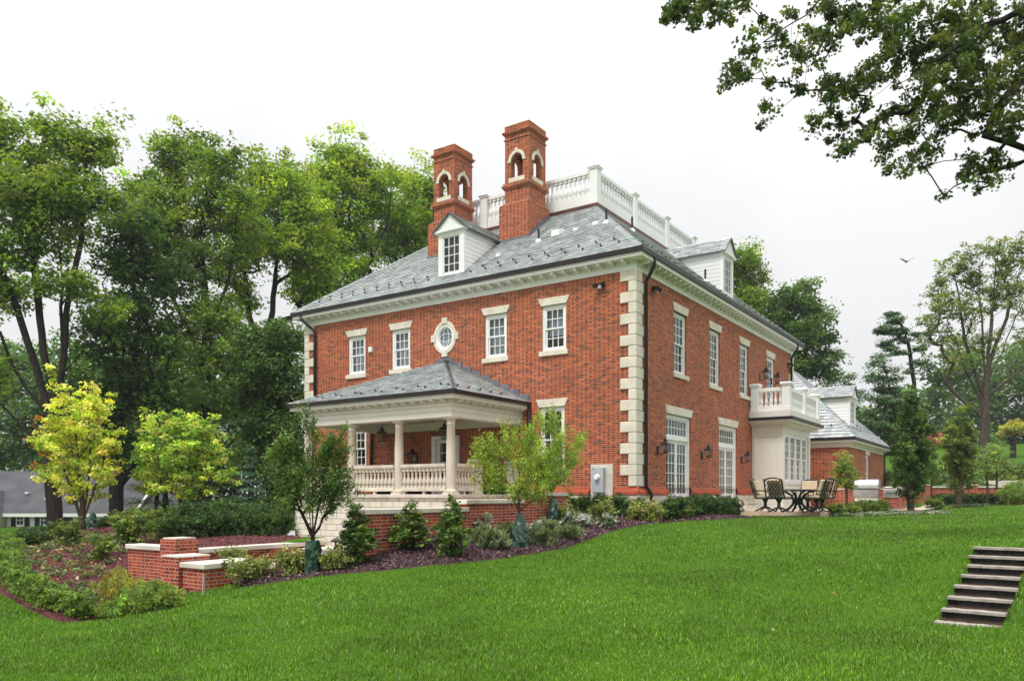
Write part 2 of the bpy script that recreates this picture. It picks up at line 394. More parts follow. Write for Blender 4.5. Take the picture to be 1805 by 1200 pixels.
# ------------------------------------------------------------------ planting beds (sheets a little above the turf)
def mulch_mat(name, a, b_, c):
    m, t, b = newmat(name); n = noise(t, 30, 5, rough=.7); n2 = noise(t, 2, 3)
    cc = mix(t, mth(t, 'MULTIPLY', n2, .5), ramp(t, n, [(.3, a), (.5, b_), (.72, c)]), a)
    L(t, cc, b.inputs['Base Color']); b.inputs['Roughness'].default_value = .95; bump(t, b, n, 1., .05); return m
M['mulch'] = mulch_mat('purple_brown_mulch', (.030, .013, .016), (.075, .032, .038), (.16, .085, .09))
M['red_mulch'] = mulch_mat('dark_red_mulch', (.05, .011, .012), (.125, .024, .026), (.20, .06, .055))
def resample(pts, n):
    p = np.array(pts, float); s = np.r_[0, np.cumsum(np.sqrt((np.diff(p, axis=0)**2).sum(1)))]; q = np.linspace(0, s[-1], n)
    return np.stack([np.interp(q, s, p[:, k]) for k in range(2)], -1)
BEDS = []
def pip(x, y, poly):
    x = np.asarray(x); y = np.asarray(y); ins = np.zeros(x.shape, bool); n = len(poly)
    for i in range(n):
        x0, y0 = poly[i]; x1, y1 = poly[(i+1) % n]
        c = ((y0 > y) != (y1 > y)) & (x < (x1-x0)*(y-y0)/((y1-y0) if y1 != y0 else 1e-9) + x0); ins ^= c
    return ins
def bed(name, front, back, mat, label, n=90, m=16, lift=.035, crown=.05):
    a = resample(front, n); b = resample(back, n); t = np.linspace(0, 1, m)
    g = a[:, None, :]*(1-t)[None, :, None] + b[:, None, :]*t[None, :, None]
    z = gz_arr(g[..., 0], g[..., 1]) + lift + crown*np.sin(t*math.pi)[None]*0 + np.where((t == 0) | (t == 1), -.05, 0)[None]
    rng = np.random.RandomState(3); z += rng.normal(0, .006, z.shape)
    v = np.concatenate([g, z[..., None]], -1).reshape(-1, 3)
    fs = [(i*m+j, (i+1)*m+j, (i+1)*m+j+1, i*m+j+1) for i in range(n-1) for j in range(m-1)]
    cx = g[:, :, 0].reshape(-1); cy = g[:, :, 1].reshape(-1)
    fs = [f for f in fs if not in_court(np.array([cx[list(f)].mean()]), np.array([cy[list(f)].mean()]))[0]]
    me = bpy.data.meshes.new(name); me.from_pydata(v.tolist(), [], fs); me.polygons.foreach_set('use_smooth', [True]*len(me.polygons)); me.materials.append(mat)
    o = bpy.data.objects.new(name, me); COL.objects.link(o); tag(o, label, 'planting bed', kind='structure')
    BEDS.append(list(map(tuple, a)) + list(map(tuple, b[::-1]))); return o
def h2(px, py): return hit(px, py)[:2]
front1 = [h2(*q) for q in [(1332,914),(1290,915),(1250,917),(1200,919),(1160,922),(1125,927),(1095,934),(1050,949),(1000,966),(950,977),(900,985),(850,991),(800,996),(750,1000),(700,1005),(650,1009),(600,1013),(550,1019),(500,1026),(460,1031),(430,1035)]]
back1 = [(6.9,-.1),(3,-.1),(-.15,-.1),(-.15,2.8),(-2.6,1.25),(-5,-.25),(-8,-.32),(-12.2,-.32),(-12.75,.3),(-12.9,2.1),(-13.4,2.4)]
bed('mulch_bed', front1, back1, M['mulch'], 'purple brown mulch bed between lawn and house wall')
outer = [h2(*q) for q in [(330,1050),(250,1066),(200,1080),(165,1095),(128,1100),(95,1096),(60,1082),(25,1063),(0,1047),(-30,1020),(-45,995),(-40,975),(-20,958),(0,948),(25,936),(45,928.5)]]
outer += [PX(90,0,33.5)[:2], PX(150,0,35)[:2], PX(230,0,35)[:2], PX(330,0,34)[:2], PX(430,0,33)[:2], PX(500,0,31)[:2]]
inner = [(-13.6,3.2),(-13.5,4.2),(-13.25,4.7),(-13.15,5.2),(-13.1,5.7),(-13.05,6.0),(-12.85,6.1),(-12.6,5.6),(-12.2,5.0),(-11.5,4.75),(-10.5,4.7),(-9.1,4.7),(-8.9,8),(-8.9,10.8),(-6,11.4),(-4.3,11.8)]
bed('mulch_bed', outer, inner, M['red_mulch'], 'dark red mulch bed ringed by a curved boxwood hedge', n=110, m=26)

# ------------------------------------------------------------------ wall panels with openings
def fA(u, w, z): return (-w, u, z)
def fB(u, w, z): return (u, -w, z)
def panel(mbd, u0, u1, z0, z1, holes, depth=.2):
    us = sorted({u0, u1, *[h[0] for h in holes], *[h[1] for h in holes]}); zs = sorted({z0, z1, *[h[2] for h in holes], *[h[3] for h in holes]})
    us = [u for u in us if u0 <= u <= u1]; zs = [z for z in zs if z0 <= z <= z1]
    for a, b in zip(us, us[1:]):
        for c, d in zip(zs, zs[1:]):
            m, n = (a+b)/2, (c+d)/2
            if any(h[0] < m < h[1] and h[2] < n < h[3] for h in holes): continue
            mbd.quad((a, 0, c), (b, 0, c), (b, 0, d), (a, 0, d))
    for a, b, c, d in holes:
        mbd.quad((a, 0, c), (a, 0, d), (a, -depth, d), (a, -depth, c)); mbd.quad((b, 0, c), (b, 0, d), (b, -depth, d), (b, -depth, c))
        mbd.quad((a, 0, d), (b, 0, d), (b, -depth, d), (a, -depth, d)); mbd.quad((a, 0, c), (b, 0, c), (b, -depth, c), (a, -depth, c))
def lintel(T, u, z0, z1, wid, parent, key=.13):
    m = MB(T); a, b = u-wid/2-.02, u+wid/2+.02
    m.add([(a, -.1, z0), (b, -.1, z0), (b+key, -.1, z1), (a-key, -.1, z1), (a, .035, z0), (b, .035, z0), (b+key, .035, z1), (a-key, .035, z1)],
          [(0,1,2,3),(4,5,6,7),(0,1,5,4),(1,2,6,5),(2,3,7,6),(3,0,4,7)])
    return m.build('lintel', M['stone'], parent, bevel=.008)
def window(house, T, u, z0, z1, wid, cols, rows, lin=None, sill=None, curtain=None, casing=.11, rec=.05, kind='window'):
    m = MB(T); a, b = u-wid/2, u+wid/2; f0, f1 = -rec-.09, -rec
    m.box((a, f0, z0), (a+casing, f1, z1)); m.box((b-casing, f0, z0), (b, f1, z1))
    m.box((a+casing, f0, z1-casing), (b-casing, f1, z1)); m.box((a+casing, f0, z0), (b-casing, f1, z0+casing*.8))
    ia, ib, iz0, iz1 = a+casing, b-casing, z0+casing*.8, z1-casing
    mid = (iz0+iz1)/2; gl = MB(T)
    for k, (c, d) in enumerate(((iz0, mid+.02), (mid-.02, iz1))):
        o = -rec-.055 if k == 0 else -rec-.02; t = .03; st = .05
        m.box((ia, o-t, c), (ia+st, o, d)); m.box((ib-st, o-t, c), (ib, o, d))
        m.box((ia+st, o-t, c), (ib-st, o, c+st)); m.box((ia+st, o-t, d-st), (ib-st, o, d))
        ga, gb, gc, gd = ia+st, ib-st, c+st, d-st
        for i in range(1, cols): x = ga+(gb-ga)*i/cols; m.box((x-.013, o-t+.003, gc), (x+.013, o-.003, gd))
        for i in range(1, rows): z = gc+(gd-gc)*i/rows; m.box((ga, o-t+.006, z-.013), (gb, o-.006, z+.013))
        gl.quad((ga, o-t*.5, gc), (gb, o-t*.5, gc), (gb, o-t*.5, gd), (ga, o-t*.5, gd))
    w = m.build(kind, M['white'], house)
    gl.build('pane', M['glass'], w)
    if lin: lintel(T, u, z1, lin, wid, w)
    if sill:
        s_ = MB(T); s_.box((a-.09, -.12, z0-sill), (b+.09, .075, z0-.002)); s_.build('sill', M['stone'], w, bevel=.01)
    if curtain:
        c_ = MB(T); n = 24; h0 = z0 if curtain[0] == 'full' else z0+(z1-z0)*curtain[2]
        xs = [a+(b-a)*i/n for i in range(n+1)]
        for i in range(n):
            if len(curtain) > 3 and abs((i+.5)/n-.5) < curtain[3]/2: continue
            d0 = -.30+.03*math.sin(i*1.9); d1 = -.30+.03*math.sin((i+1)*1.9)
            c_.quad((xs[i], d0, h0), (xs[i+1], d1, h0), (xs[i+1], d1, z1), (xs[i], d0, z1))
        c_.build('curtain', M[curtain[1]], w, smooth=True)
    return w

# ------------------------------------------------------------------ slate roofs
SLATE = [(.40, .43, .435), (.45, .48, .48), (.36, .39, .40), (.50, .52, .515), (.31, .335, .35), (.43, .45, .445), (.41, .43, .44)]
rs = random.Random(5)
def slates(mbd, p0, p1, q0, q1, n=(0, 0, 1), exposure=.2, wmin=.2, wmax=.36, pal=SLATE):
    p0, p1, q0, q1 = map(Vector, (p0, p1, q0, q1)); nn = Vector(n).normalized()
    H = ((q0+q1)/2-(p0+p1)/2).length; rows = max(2, round(H/exposure))
    e = (p1-p0).normalized()
    for k in range(rows):
        t0, t1 = k/rows, (k+1)/rows
        l0, r0_, l1, r1_ = p0.lerp(q0, t0), p1.lerp(q1, t0), p0.lerp(q0, t1), p1.lerp(q1, t1)
        wid = (r0_-l0).length
        x = -rs.random()*.2
        while x < wid:
            w = rs.uniform(wmin, wmax); a, b = max(0, x)/max(wid, 1e-6), min(wid, x+w-.008)/max(wid, 1e-6); x += w
            if b <= a: continue
            # project the slate's sides straight up the slope, clipped by the hips
            A, B = l0.lerp(r0_, a), l0.lerp(r0_, b)
            W1 = (r1_-l1).length
            def up(pt):
                s_ = (pt-l1).dot(e); return l1 + e*min(max(s_, 0), W1)
            C, D = up(B), up(A)
            h = .03+rs.random()*.014; c = rs.choice(pal); g = rs.uniform(.85, 1.12); c = tuple(y*g for y in c)
            lo = .004
            vs = [A+nn*h, B+nn*h, C+nn*lo, D+nn*lo, A, B]
            mbd.add([tuple(v) for v in vs], [(0, 1, 2, 3), (4, 5, 1, 0)], c)
def hipcap(mbd, a, b, side1, side2, w=.24):
    a, b = Vector(a), Vector(b); L_ = (b-a).length; n = max(2, int(L_/.24)); up = Vector((0, 0, .05))
    for k in range(n):
        p, q = a.lerp(b, k/n), a.lerp(b, (k+1)/n)
        for sd in (side1, side2):
            s_ = Vector(sd)*w; c = tuple(y*rs.uniform(.8, 1.1) for y in rs.choice(SLATE))
            mbd.add([tuple(p+up*1.3), tuple(q+up*.7), tuple(q+s_+up*.5), tuple(p+s_+up*.9)], [(0, 1, 2, 3)], c)
#@@HOUSE
# ================================================================== THE BRICK HOUSE
WY, WX, ZT = 15.44, 18.7, 7.18
house = empty('brick_house', label='large red brick mansion with white trim and two tall arched chimneys', cat='house')
AW = [12.4, 10.0, 5.46, 3.03]; BWIN = [3.72, 7.26, 10.9]; DOORS = [3.58, 8.8]
mb = MB(fA)
panel(mb, 0, WY, .25, ZT+.1, [(u-.48, u+.48, 4.91, 6.46) for u in AW] + [(u-.49, u+.49, .78, 3.0) for u in (3.1, 12.36)]
      + [(7.78-.42, 7.78+.42, 5.42, 6.36), (7.1, 8.4, .25, 2.2)])
mb.T = fB
panel(mb, 0, WX, .25, ZT+.1, [(u-.6, u+.6, 4.3, 6.48) for u in BWIN] + [(14.2, 15.4, 3.6, 6.48)] + [(u-1.12, u+1.12, .25, 2.82) for u in DOORS])
mb.T = None
mb.quad((0, WY, -1.5), (WX, WY, -1.5), (WX, WY, ZT+.1), (0, WY, ZT+.1)); mb.quad((WX, 0, -1.5), (WX, WY, -1.5), (WX, WY, ZT+.1), (WX, 0, ZT+.1))
mb.build('wall', M['brick'], house, recalc=False)
# sloped brick water table and stone base course
def baseseg(T, u0, u1, endcap=True):
    m = MB(T); m.add([(u0, 0, .27), (u1, 0, .27), (u1, .05, .19), (u0, .05, .19), (u1, .12, .10), (u0, .12, .10), (u1, .13, .012), (u0, .13, .012), (u0, 0, .012), (u1, 0, .012)],
        [(0,1,2,3),(3,2,4,5),(5,4,6,7),(7,6,9,8),(0,3,5,7,8),(1,9,6,4,2)])
    m.build('water_table', M['brick_flare'], house)
    s = MB(T); s.box((u0, -.05, -1.6), (u1, .10, .008))
    s.build('base_course', M['blocks_long'], house)
def blocks2():
    m, t, b = newmat('limestone_base'); uv = node(t, 'ShaderNodeUVMap'); uv.uv_map = 'UVMap'
    br = node(t, 'ShaderNodeTexBrick'); br.inputs['Scale'].default_value = 1; br.inputs['Brick Width'].default_value = .62; br.inputs['Row Height'].default_value = .2
    br.inputs['Mortar Size'].default_value = .01
    br.inputs['Color1'].default_value = (.66, .60, .48, 1); br.inputs['Color2'].default_value = (.56, .50, .40, 1); br.inputs['Mortar'].default_value = (.24, .21, .17, 1)
    L(t, uv.outputs[0], br.inputs['Vector']); L(t, br.outputs['Color'], b.inputs['Base Color']); b.inputs['Roughness'].default_value = .85; return m
M['blocks_long'] = blocks2()
baseseg(fA, .72+.9, 4.2); baseseg(fA, -.13, .72); baseseg(fA, 11.3, WY+.13)
baseseg(fB, 0.0, DOORS[0]-1.14); baseseg(fB, DOORS[0]+1.14, DOORS[1]-1.14); baseseg(fB, DOORS[1]+1.14, 11.9); baseseg(fB, 16.75, WX)
# windows
for u in AW: window(house, fA, u, 4.91, 6.46, .96, 3, 2, 6.72, .17, ('full', 'curtain') if u != 3.03 else ('part', 'curtain', .35))
window(house, fA, 3.1, .78, 3.0, .98, 3, 3, 3.27, .17); window(house, fA, 12.36, .78, 3.0, .98, 3, 3, 3.27, .17)
for u in BWIN: window(house, fB, u, 4.3, 6.48, 1.2, 3, 3, 6.77, .16, ('full', 'curtain2', 0, .5), rec=.08)
window(house, fB, 14.8, 3.6, 6.48, 1.2, 3, 4, 6.77, None, ('full', 'curtain2', 0, .5), kind='balcony_door')
# oval window
def oval(cy, cz):
    def ring(m, a0, b0, a1, b1, w0, w1, n=40):
        for i in range(n):
            t0, t1 = 2*math.pi*i/n, 2*math.pi*(i+1)/n
            def P(a, b, t, w): return (cy+a*math.cos(t), w, cz+b*math.sin(t))
            i0, i1, o0, o1 = P(a0, b0, t0, w1), P(a0, b0, t1, w1), P(a1, b1, t0, w1), P(a1, b1, t1, w1)
            m.quad(i0, o0, o1, i1); m.quad(o0, P(a1, b1, t0, w0), P(a1, b1, t1, w0), o1); m.quad(i0, P(a0, b0, t0, w0), P(a0, b0, t1, w0), i1)
    m = MB(fA); ring(m, .35, .40, .43, .48, -.12, .012); ring(m, .31, .36, .36, .41, -.14, -.03)
    for s in (-1, 1):
        for h in (0, 1):          # crossed curved glazing bars
            pts = []
            for i in range(13):
                t = -1+2*i/12
                pts.append((cy+s*.30*(1-t*t)**.5*.42, -.06, cz+.36*t) if h else (cy+.31*t, -.06, cz+s*.36*(1-t*t)**.5*.42))
            m.tube(pts, .013, 4)
    o = m.build('oval_window', M['white'], house)
    g = MB(fA); g.add([(cy, -.08, cz)] + [(cy+.34*math.cos(2*math.pi*i/32), -.08, cz+.39*math.sin(2*math.pi*i/32)) for i in range(32)], [(0, 1+i, 1+(i+1) % 32) for i in range(32)])
    g.build('pane', M['glass'], o)
    c = MB(fA); c.box((cy-.4, -.19, cz-.46), (cy+.4, -.17, cz+.46)); c.build('curtain', M['curtain'], o)
    s = MB(fA); ring(s, .43, .48, .54, .61, -.05, .035)
    for a, b, w, h in ((0, .62, .13, .11), (0, -.62, .13, .11), (.55, 0, .1, .13), (-.55, 0, .1, .13)): s.box((cy+a-w, .0, cz+b-h), (cy+a+w, .06, cz+b+h))
    s.build('stone_surround', M['oval'], o)
oval(7.78, 5.89)
# French doors with transoms
def french(u):
    z0, z1, hw = -.27, 2.82, 1.12; m = MB(fB); r = .10
    m.box((u-hw, -.2, z0), (u-hw+.14, -.06, z1)); m.box((u+hw-.14, -.2, z0), (u+hw, -.06, z1)); m.box((u-hw+.14, -.2, z1-.12), (u+hw-.14, -.06, z1)); m.box((u-hw+.14, -.2, 1.93), (u+hw-.14, -.05, 2.06))
    g = MB(fB); a, b = u-hw+.14, u+hw-.14
    m.box((a, -.16, 2.06), (b, -.10, 2.12)); m.box((a, -.16, 2.64), (b, -.10, 2.70)); m.box((a, -.16, 2.12), (a+.06, -.1, 2.64)); m.box((b-.06, -.16, 2.12), (b, -.1, 2.64))
    for i in range(1, 7): x = a+.06+(b-a-.12)*i/7; m.box((x-.013, -.15, 2.12), (x+.013, -.11, 2.64))
    m.box((a+.06, -.147, 2.367), (b-.06, -.113, 2.393)); g.quad((a, -.13, 2.08), (b, -.13, 2.08), (b, -.13, 2.68), (a, -.13, 2.68))
    fr = m.build('french_door', M['white'], house); g.build('transom_pane', M['glass'], fr); lintel(fB, u, z1, 3.11, 2*hw, fr)
    for s in (0, 1):
        m = MB(fB); a0, b0 = (a, u-.004) if s == 0 else (u+.004, b); c, d = z0+.03, 1.93
        m.box((a0, -.17, c), (a0+.1, -.11, d)); m.box((b0-.1, -.17, c), (b0, -.11, d)); m.box((a0+.1, -.17, c), (b0-.1, -.11, c+.3)); m.box((a0+.1, -.17, d-.11), (b0-.1, -.11, d))
        ga, gb, gc, gd = a0+.1, b0-.1, c+.3, d-.11
        for i in (1, 2): x = ga+(gb-ga)*i/3; m.box((x-.012, -.165, gc), (x+.012, -.115, gd))
        for i in range(1, 5): z = gc+(gd-gc)*i/5; m.box((ga, -.162, z-.012), (gb, -.118, z+.012))
        m.quad((ga, -.14, gc), (ga, -.14, gc), (ga, -.14, gc))if 0 else None
        lf = m.build('door_leaf', M['white'], fr)
    g = MB(fB); g.quad((a+.05, -.14, z0+.2), (b-.05, -.14, z0+.2), (b-.05, -.14, 1.9), (a+.05, -.14, 1.9)); g.build('door_pane', M['glass'], fr)
    hb = MB(fB); hb.tube([(u-.05, -.08, .72), (u-.05, -.05, .72), (u-.13, -.05, .72)], .012, 6); hb.build('handle', M['black'], fr)
    c_ = MB(fB); n = 40
    for i in range(n):
        if (i // 4) % 3 != 0: continue
        x0, x1 = a+(b-a)*i/n, a+(b-a)*(i+1)/n
        c_.quad((x0, -.34+.03*math.sin(i*1.6), z0), (x1, -.34+.03*math.sin((i+1)*1.6), z0), (x1, -.34+.03*math.sin((i+1)*1.6), 2.7), (x0, -.34+.03*math.sin(i*1.6), 2.7))
    c_.build('curtain', M['curtain2'], fr, smooth=True)
    st = MB(fB); st.box((u-hw, -.05, z0-.2), (u+hw, .45, z0-.02)); st.box((u-hw-.1, -.05, z0-.5), (u+hw+.1, .8, z0-.2)); st.build('doorstep', M['coping'], fr, bevel=.01)
for u in DOORS: french(u)
# quoins
def quoin_pair(cx, cy, sx, sy, name='quoin'):
    n = 20; z0 = .272; h = (ZT-z0)/n
    for k in range(n):
        long_a = (k % 2 == 1); m = MB(); a, b = (.52, .43) if long_a else (.23, .76)
        zz0, zz1 = z0+k*h+.004, z0+(k+1)*h-.004; p = .055
        # an L of two slabs wrapped round the corner, one closed prism
        poly = [(cx-sx*p, cy-sy*p), (cx+sx*b, cy-sy*p), (cx+sx*b, cy+sy*.05), (cx+sx*.05, cy+sy*.05), (cx+sx*.05, cy+sy*a), (cx-sx*p, cy+sy*a)]
        m.prism(poly, zz0, zz1); m.build(name, M['stone'], house, bevel=.022)
quoin_pair(0, 0, 1, 1); quoin_pair(0, WY, 1, -1); quoin_pair(WX, 0, -1, 1)
# cornice: frieze, bed mould, modillions, soffit, fascia, gutter all round
def ringbox(m, o0, o1, z0, z1):     # a square ring between offsets o0 (inner) and o1 (outer) of the wall rectangle
    x0, x1, y0, y1 = 0, WX, 0, WY
    a = [(x0-o0, y0-o0), (x1+o0, y0-o0), (x1+o0, y1+o0), (x0-o0, y1+o0)]; b = [(x0-o1, y0-o1), (x1+o1, y0-o1), (x1+o1, y1+o1), (x0-o1, y1+o1)]
    for i in range(4):
        j = (i+1) % 4; A, B, C, D = a[i], a[j], b[j], b[i]
        for z, f in ((z0, 0), (z1, 1)): m.quad((*A, z), (*B, z), (*C, z), (*D, z))
        m.quad((*A, z0), (*B, z0), (*B, z1), (*A, z1)); m.quad((*D, z0), (*C, z0), (*C, z1), (*D, z1))
m = MB(); ringbox(m, 0, .035, ZT, ZT+.13); ringbox(m, 0, .06, ZT+.13, ZT+.165); ringbox(m, 0, .02, ZT+.165, ZT+.32); m.build('frieze', M['white'], house, recalc=False)
m = MB(); ringbox(m, 0, .40, ZT+.30, ZT+.42); ringbox(m, .3, .43, ZT+.42, ZT+.46); m.build('soffit', M['white'], house, recalc=False)
m = MB(); ringbox(m, .405, .47, ZT+.42, ZT+.56); ringbox(m, .36, .40, ZT+.46, ZT+.54); m.build('gutter', M['gutter'], house, recalc=False)
def modil(T=None):
    m = MB(); m.add([(0,-.055,.30),(.32,-.055,.30),(.32,-.055,.235),(.26,-.055,.20),(.13,-.055,.215),(.08,-.055,.175),(0,-.055,.165),
                     (0,.055,.30),(.32,.055,.30),(.32,.055,.235),(.26,.055,.20),(.13,.055,.215),(.08,.055,.175),(0,.055,.165)],
                    [(0,1,2,3,4,5,6),(13,12,11,10,9,8,7)] + [(i,(i+1)%7,(i+1)%7+7,i+7) for i in range(7)])
    return m
md0 = modil().build('modillion', M['white'], house); md0.location = (-.02, .3, ZT-.004); md0.rotation_euler = (0, 0, math.pi)
nA = 35
for k in range(1, nA): moved(md0, (-.02, .3+(WY-.6)*k/(nA-1), ZT-.004), house)
nB = 42
for k in range(nB): moved(md0, (.3+(WX-.6)*k/(nB-1), -.02, ZT-.004), house, rz=-math.pi/2)
# downspouts
def spout(pts, w=.06):
    m = MB(); m.tube(pts, w, 8); return m.build('downspout', M['gutter'], house, smooth=True)
spout([(.56, -.42, ZT+.45), (.56, -.40, ZT+.2), (.56, -.22, ZT-.12), (.56, -.115, ZT-.3), (.56, -.115, .42), (.60, -.115, .25), (.68, -.2, .12), (.70, -.24, .02), (.70, -.24, -.9)])
spout([(-.42, WY-.1, ZT+.45), (-.40, WY-.2, ZT+.2), (-.2, WY-.5, ZT-.1), (-.1, WY-.66, ZT-.3), (-.1, WY-.66, 3.2)])
spout([(WX-.6, -.42, ZT+.45), (WX-.6, -.40, ZT+.2), (WX-.6, -.15, ZT-.15), (WX-.6, -.1, ZT-.3), (WX-.6, -.1, 3.7)])
spout([(-.1, 3.98, 3.1), (-.1, 3.98, .3)])
spout([(-.1, 11.5, 3.1), (-.1, 11.5, .3)])
# main roof: hipped to a flat deck with a balustrade
EZ = ZT+.55; DZ = 11.22; ov = .46
E0, E1, E2, E3 = (-ov, -ov, EZ), (WX+ov, -ov, EZ), (WX+ov, WY+ov, EZ), (-ov, WY+ov, EZ)
D0, D1, D2, D3 = (4.2, 3.65, DZ), (WX-4.2, 3.65, DZ), (WX-4.2, WY-3.65, DZ), (4.2, WY-3.65, DZ)
m = MB(); m.add([E0, E1, E2, E3, D0, D1, D2, D3], [(0,1,5,4),(1,2,6,5),(2,3,7,6),(3,0,4,7),(4,5,6,7)]); rf = m.build('roof', M['slate_under'], house)
pA, pB = (DZ-EZ)/(4.2+ov), (DZ-EZ)/(3.65+ov)
m = MB(); slates(m, E3, E0, D3, D0, (-pA, 0, 1), .20); slates(m, E0, E1, D0, D1, (0, -pB, 1), .20)
slates(m, E2, E3, D2, D3, (0, pB, 1), .4, .5, .8); slates(m, E1, E2, D1, D2, (pA, 0, 1), .4, .5, .8)
m.build('slates', M['slate'], rf)
for a, b, s1, s2 in ((E0, D0, (0, 1, 0), (1, 0, 0)), (E3, D3, (0, -1, 0), (1, 0, 0)), (E1, D1, (0, 1, 0), (-1, 0, 0))):
    m = MB(); hipcap(m, a, b, Vector(s1)*.95, Vector(s2)*.95); m.build('hip_cap', M['slate'], rf)
def zA(x): return EZ+pA*(x+ov)
def zB(y): return EZ+pB*(y+ov)
# snow guards in two staggered rows
sg = MB(); sg.box((-.04, -.022, 0), (.06, .022, .015)); sg.box((-.055, -.028, .0), (-.04, .028, .075)); sg0 = sg.build('snow_guard', M['black'], rf)
sg0.location = (.1, .6, zA(.1)+.03); sg0.rotation_euler = (0, -math.atan(pA), 0)
def guard(x, y, z, rx): c = sg0.copy(); COL.objects.link(c); setpar(c, rf); c.location = (x, y, z); c.rotation_euler = rx
for k in range(1, 44):
    y = .6+k*.335; x = .1 if k % 2 == 0 else .42
    if 6.9 < y < 8.5 and 1: continue
    guard(x, y, zA(x)+.03, (0, -math.atan(pA), 0))
for k in range(46):
    x = .7+k*.38; y = -.05 if k % 2 == 0 else .3
    if 8.7 < x < 10.5: continue
    guard(x, y, zB(y)+.03, (0, -math.atan(pB), math.pi/2))
# copper curb, deck and balustrade
m = MB(); hx0, hx1, hy0, hy1 = 4.1, WX-4.1, 3.55, WY-3.55
for a, b in (((hx0, hy0), (hx1, hy0+.35)), ((hx0, hy1-.35), (hx1, hy1)), ((hx0, hy0+.35), (hx0+.35, hy1-.35)), ((hx1-.35, hy0+.35), (hx1, hy1-.35))): m.box((*a, DZ-.1), (*b, DZ+.1))
m.build('copper_curb', M['copper'], rf)
bal = empty('roof_balustrade', parent=None); setpar(bal, house)
def baluster_mesh(h, r, sq):
    m = MB(); m.box((-sq, -sq, 0), (sq, sq, h*.13)); m.box((-sq, -sq, h*.87), (sq, sq, h))
    m.lathe([(r*.55, h*.13), (r*.75, h*.17), (r*.95, h*.24), (r, h*.31), (r*.85, h*.42), (r*.5, h*.55), (r*.42, h*.64), (r*.55, h*.72), (r*.6, h*.76), (r*.4, h*.80), (r*.6, h*.87)], n=10); return m
b0 = baluster_mesh(.78, .085, .07).build('baluster', M['white'], bal)
first = [True]
def balus(x, y, z, par=None, src=None):
    moved(src, (x, y, z), par)
def post(x, y, z0, z1, w, par, mat):
    m = MB(); m.box((x-w, y-w, z0), (x+w, y+w, z1-.14)); m.box((x-w*1.12, y-w*1.12, z0), (x+w*1.12, y+w*1.12, z0+.16))
    m.box((x-w*1.25, y-w*1.25, z1-.14), (x+w*1.25, y+w*1.25, z1-.07)); m.add([(x-w*1.45, y-w*1.45, z1-.07), (x+w*1.45, y-w*1.45, z1-.07), (x+w*1.45, y+w*1.45, z1-.07), (x-w*1.45, y+w*1.45, z1-.07), (x-w*1.3, y-w*1.3, z1), (x+w*1.3, y-w*1.3, z1), (x+w*1.3, y+w*1.3, z1), (x-w*1.3, y+w*1.3, z1)],
                                                                               [(0,3,2,1),(4,5,6,7),(0,1,5,4),(1,2,6,5),(2,3,7,6),(3,0,4,7)])
    return m.build('post', mat, par, bevel=.008)
bx0, bx1, by0, by1 = 4.3, WX-4.3, 3.75, WY-3.75
BZ = DZ+.1
def rail(x0, y0, x1, y1, z0, z1, w, par, mat, inset=0.):
    m = MB(); dx, dy = (1, 0) if abs(x1-x0) > abs(y1-y0) else (0, 1)
    m.box((min(x0, x1)-w*dy, min(y0, y1)-w*dx, z0), (max(x0, x1)+w*dy, max(y0, y1)+w*dx, z1)); return m.build('rail', mat, par, bevel=.01)
axs = [bx0+(bx1-bx0)*i/3 for i in range(4)]; ays = [by0+(by1-by0)*i/3 for i in range(4)]
posts = {(x, by0) for x in axs} | {(x, by1) for x in axs} | {(bx0, y) for y in ays} | {(bx1, y) for y in ays}
for x, y in sorted(posts): post(x, y, BZ, BZ+1.5, .17, bal, M['white'])
usedb = [0]
def bays(pts, other, along, nb, visible=True):
    for a, b in zip(pts, pts[1:]):
        A, B = ((a+.17, other), (b-.17, other)) if along == 'x' else ((other, a+.17), (other, b-.17))
        rail(*A, *B, BZ, BZ+.44, .09, bal, M['white']); rail(*A, *B, BZ+1.22, BZ+1.36, .10, bal, M['white'])
        for k in range(nb if visible else 4):
            t = (k+.5)/(nb if visible else 4); x = A[0]+(B[0]-A[0])*t; y = A[1]+(B[1]-A[1])*t
            if usedb[0] == 0: b0.location = (x, y, BZ+.44); usedb[0] = 1
            else: moved(b0, (x, y, BZ+.44), bal)
bays(axs, by0, 'x', 12); bays(ays, bx0, 'y', 11)
bays(axs, by1, 'x', 12, False); bays(ays, bx1, 'y', 11, False)
# roof pipes and vents
def pipe(x, y, zf, h):
    m = MB(); m.tube([(x, y, zf-.1), (x, y, zf+h)], .045, 8); p = m.build('vent_pipe', M['black'], rf)
    f = MB(); f.lathe([(.14, -.05), (.09, .08), (.05, .10)], (x, y, zf), 8); f.build('pipe_flashing', M['white'], rf) if 0 else setpar(f.build('pipe_boot', M['white'], None), p) if 0 else f.build('pipe_boot', M['white'], rf)
def vent(x, y, zf, s=1.): 
    m = MB(); m.add([(x-.2*s, y-.17*s, zf-.1), (x+.2*s, y-.17*s, zf+.12), (x+.2*s, y+.17*s, zf+.12), (x-.2*s, y+.17*s, zf-.1), (x-.2*s, y-.17*s, zf+.13*s), (x+.12*s, y-.17*s, zf+.24*s), (x+.12*s, y+.17*s, zf+.24*s), (x-.2*s, y+.17*s, zf+.13*s)],
                    [(0,3,2,1),(4,5,6,7),(0,1,5,4),(1,2,6,5),(2,3,7,6),(3,0,4,7)]); m.build('roof_vent', M['white'], rf)
for x, y, h in ((1.45, 8.95, .42), (1.75, 4.75, .45), (2.15, 2.15, .5)): pipe(x, y, zA(x), h)
for x, y, h in ((5.2, 2.6, .55), (7.4, .45, .5)): pipe(x, y, zB(y), h)
for x, y, s in ((2.05, 4.1, 1.), (2.25, 2.6, .6), (2.1, 3.35, .5), (1.2, 6.15, .5)): vent(x, y, zA(x), s)
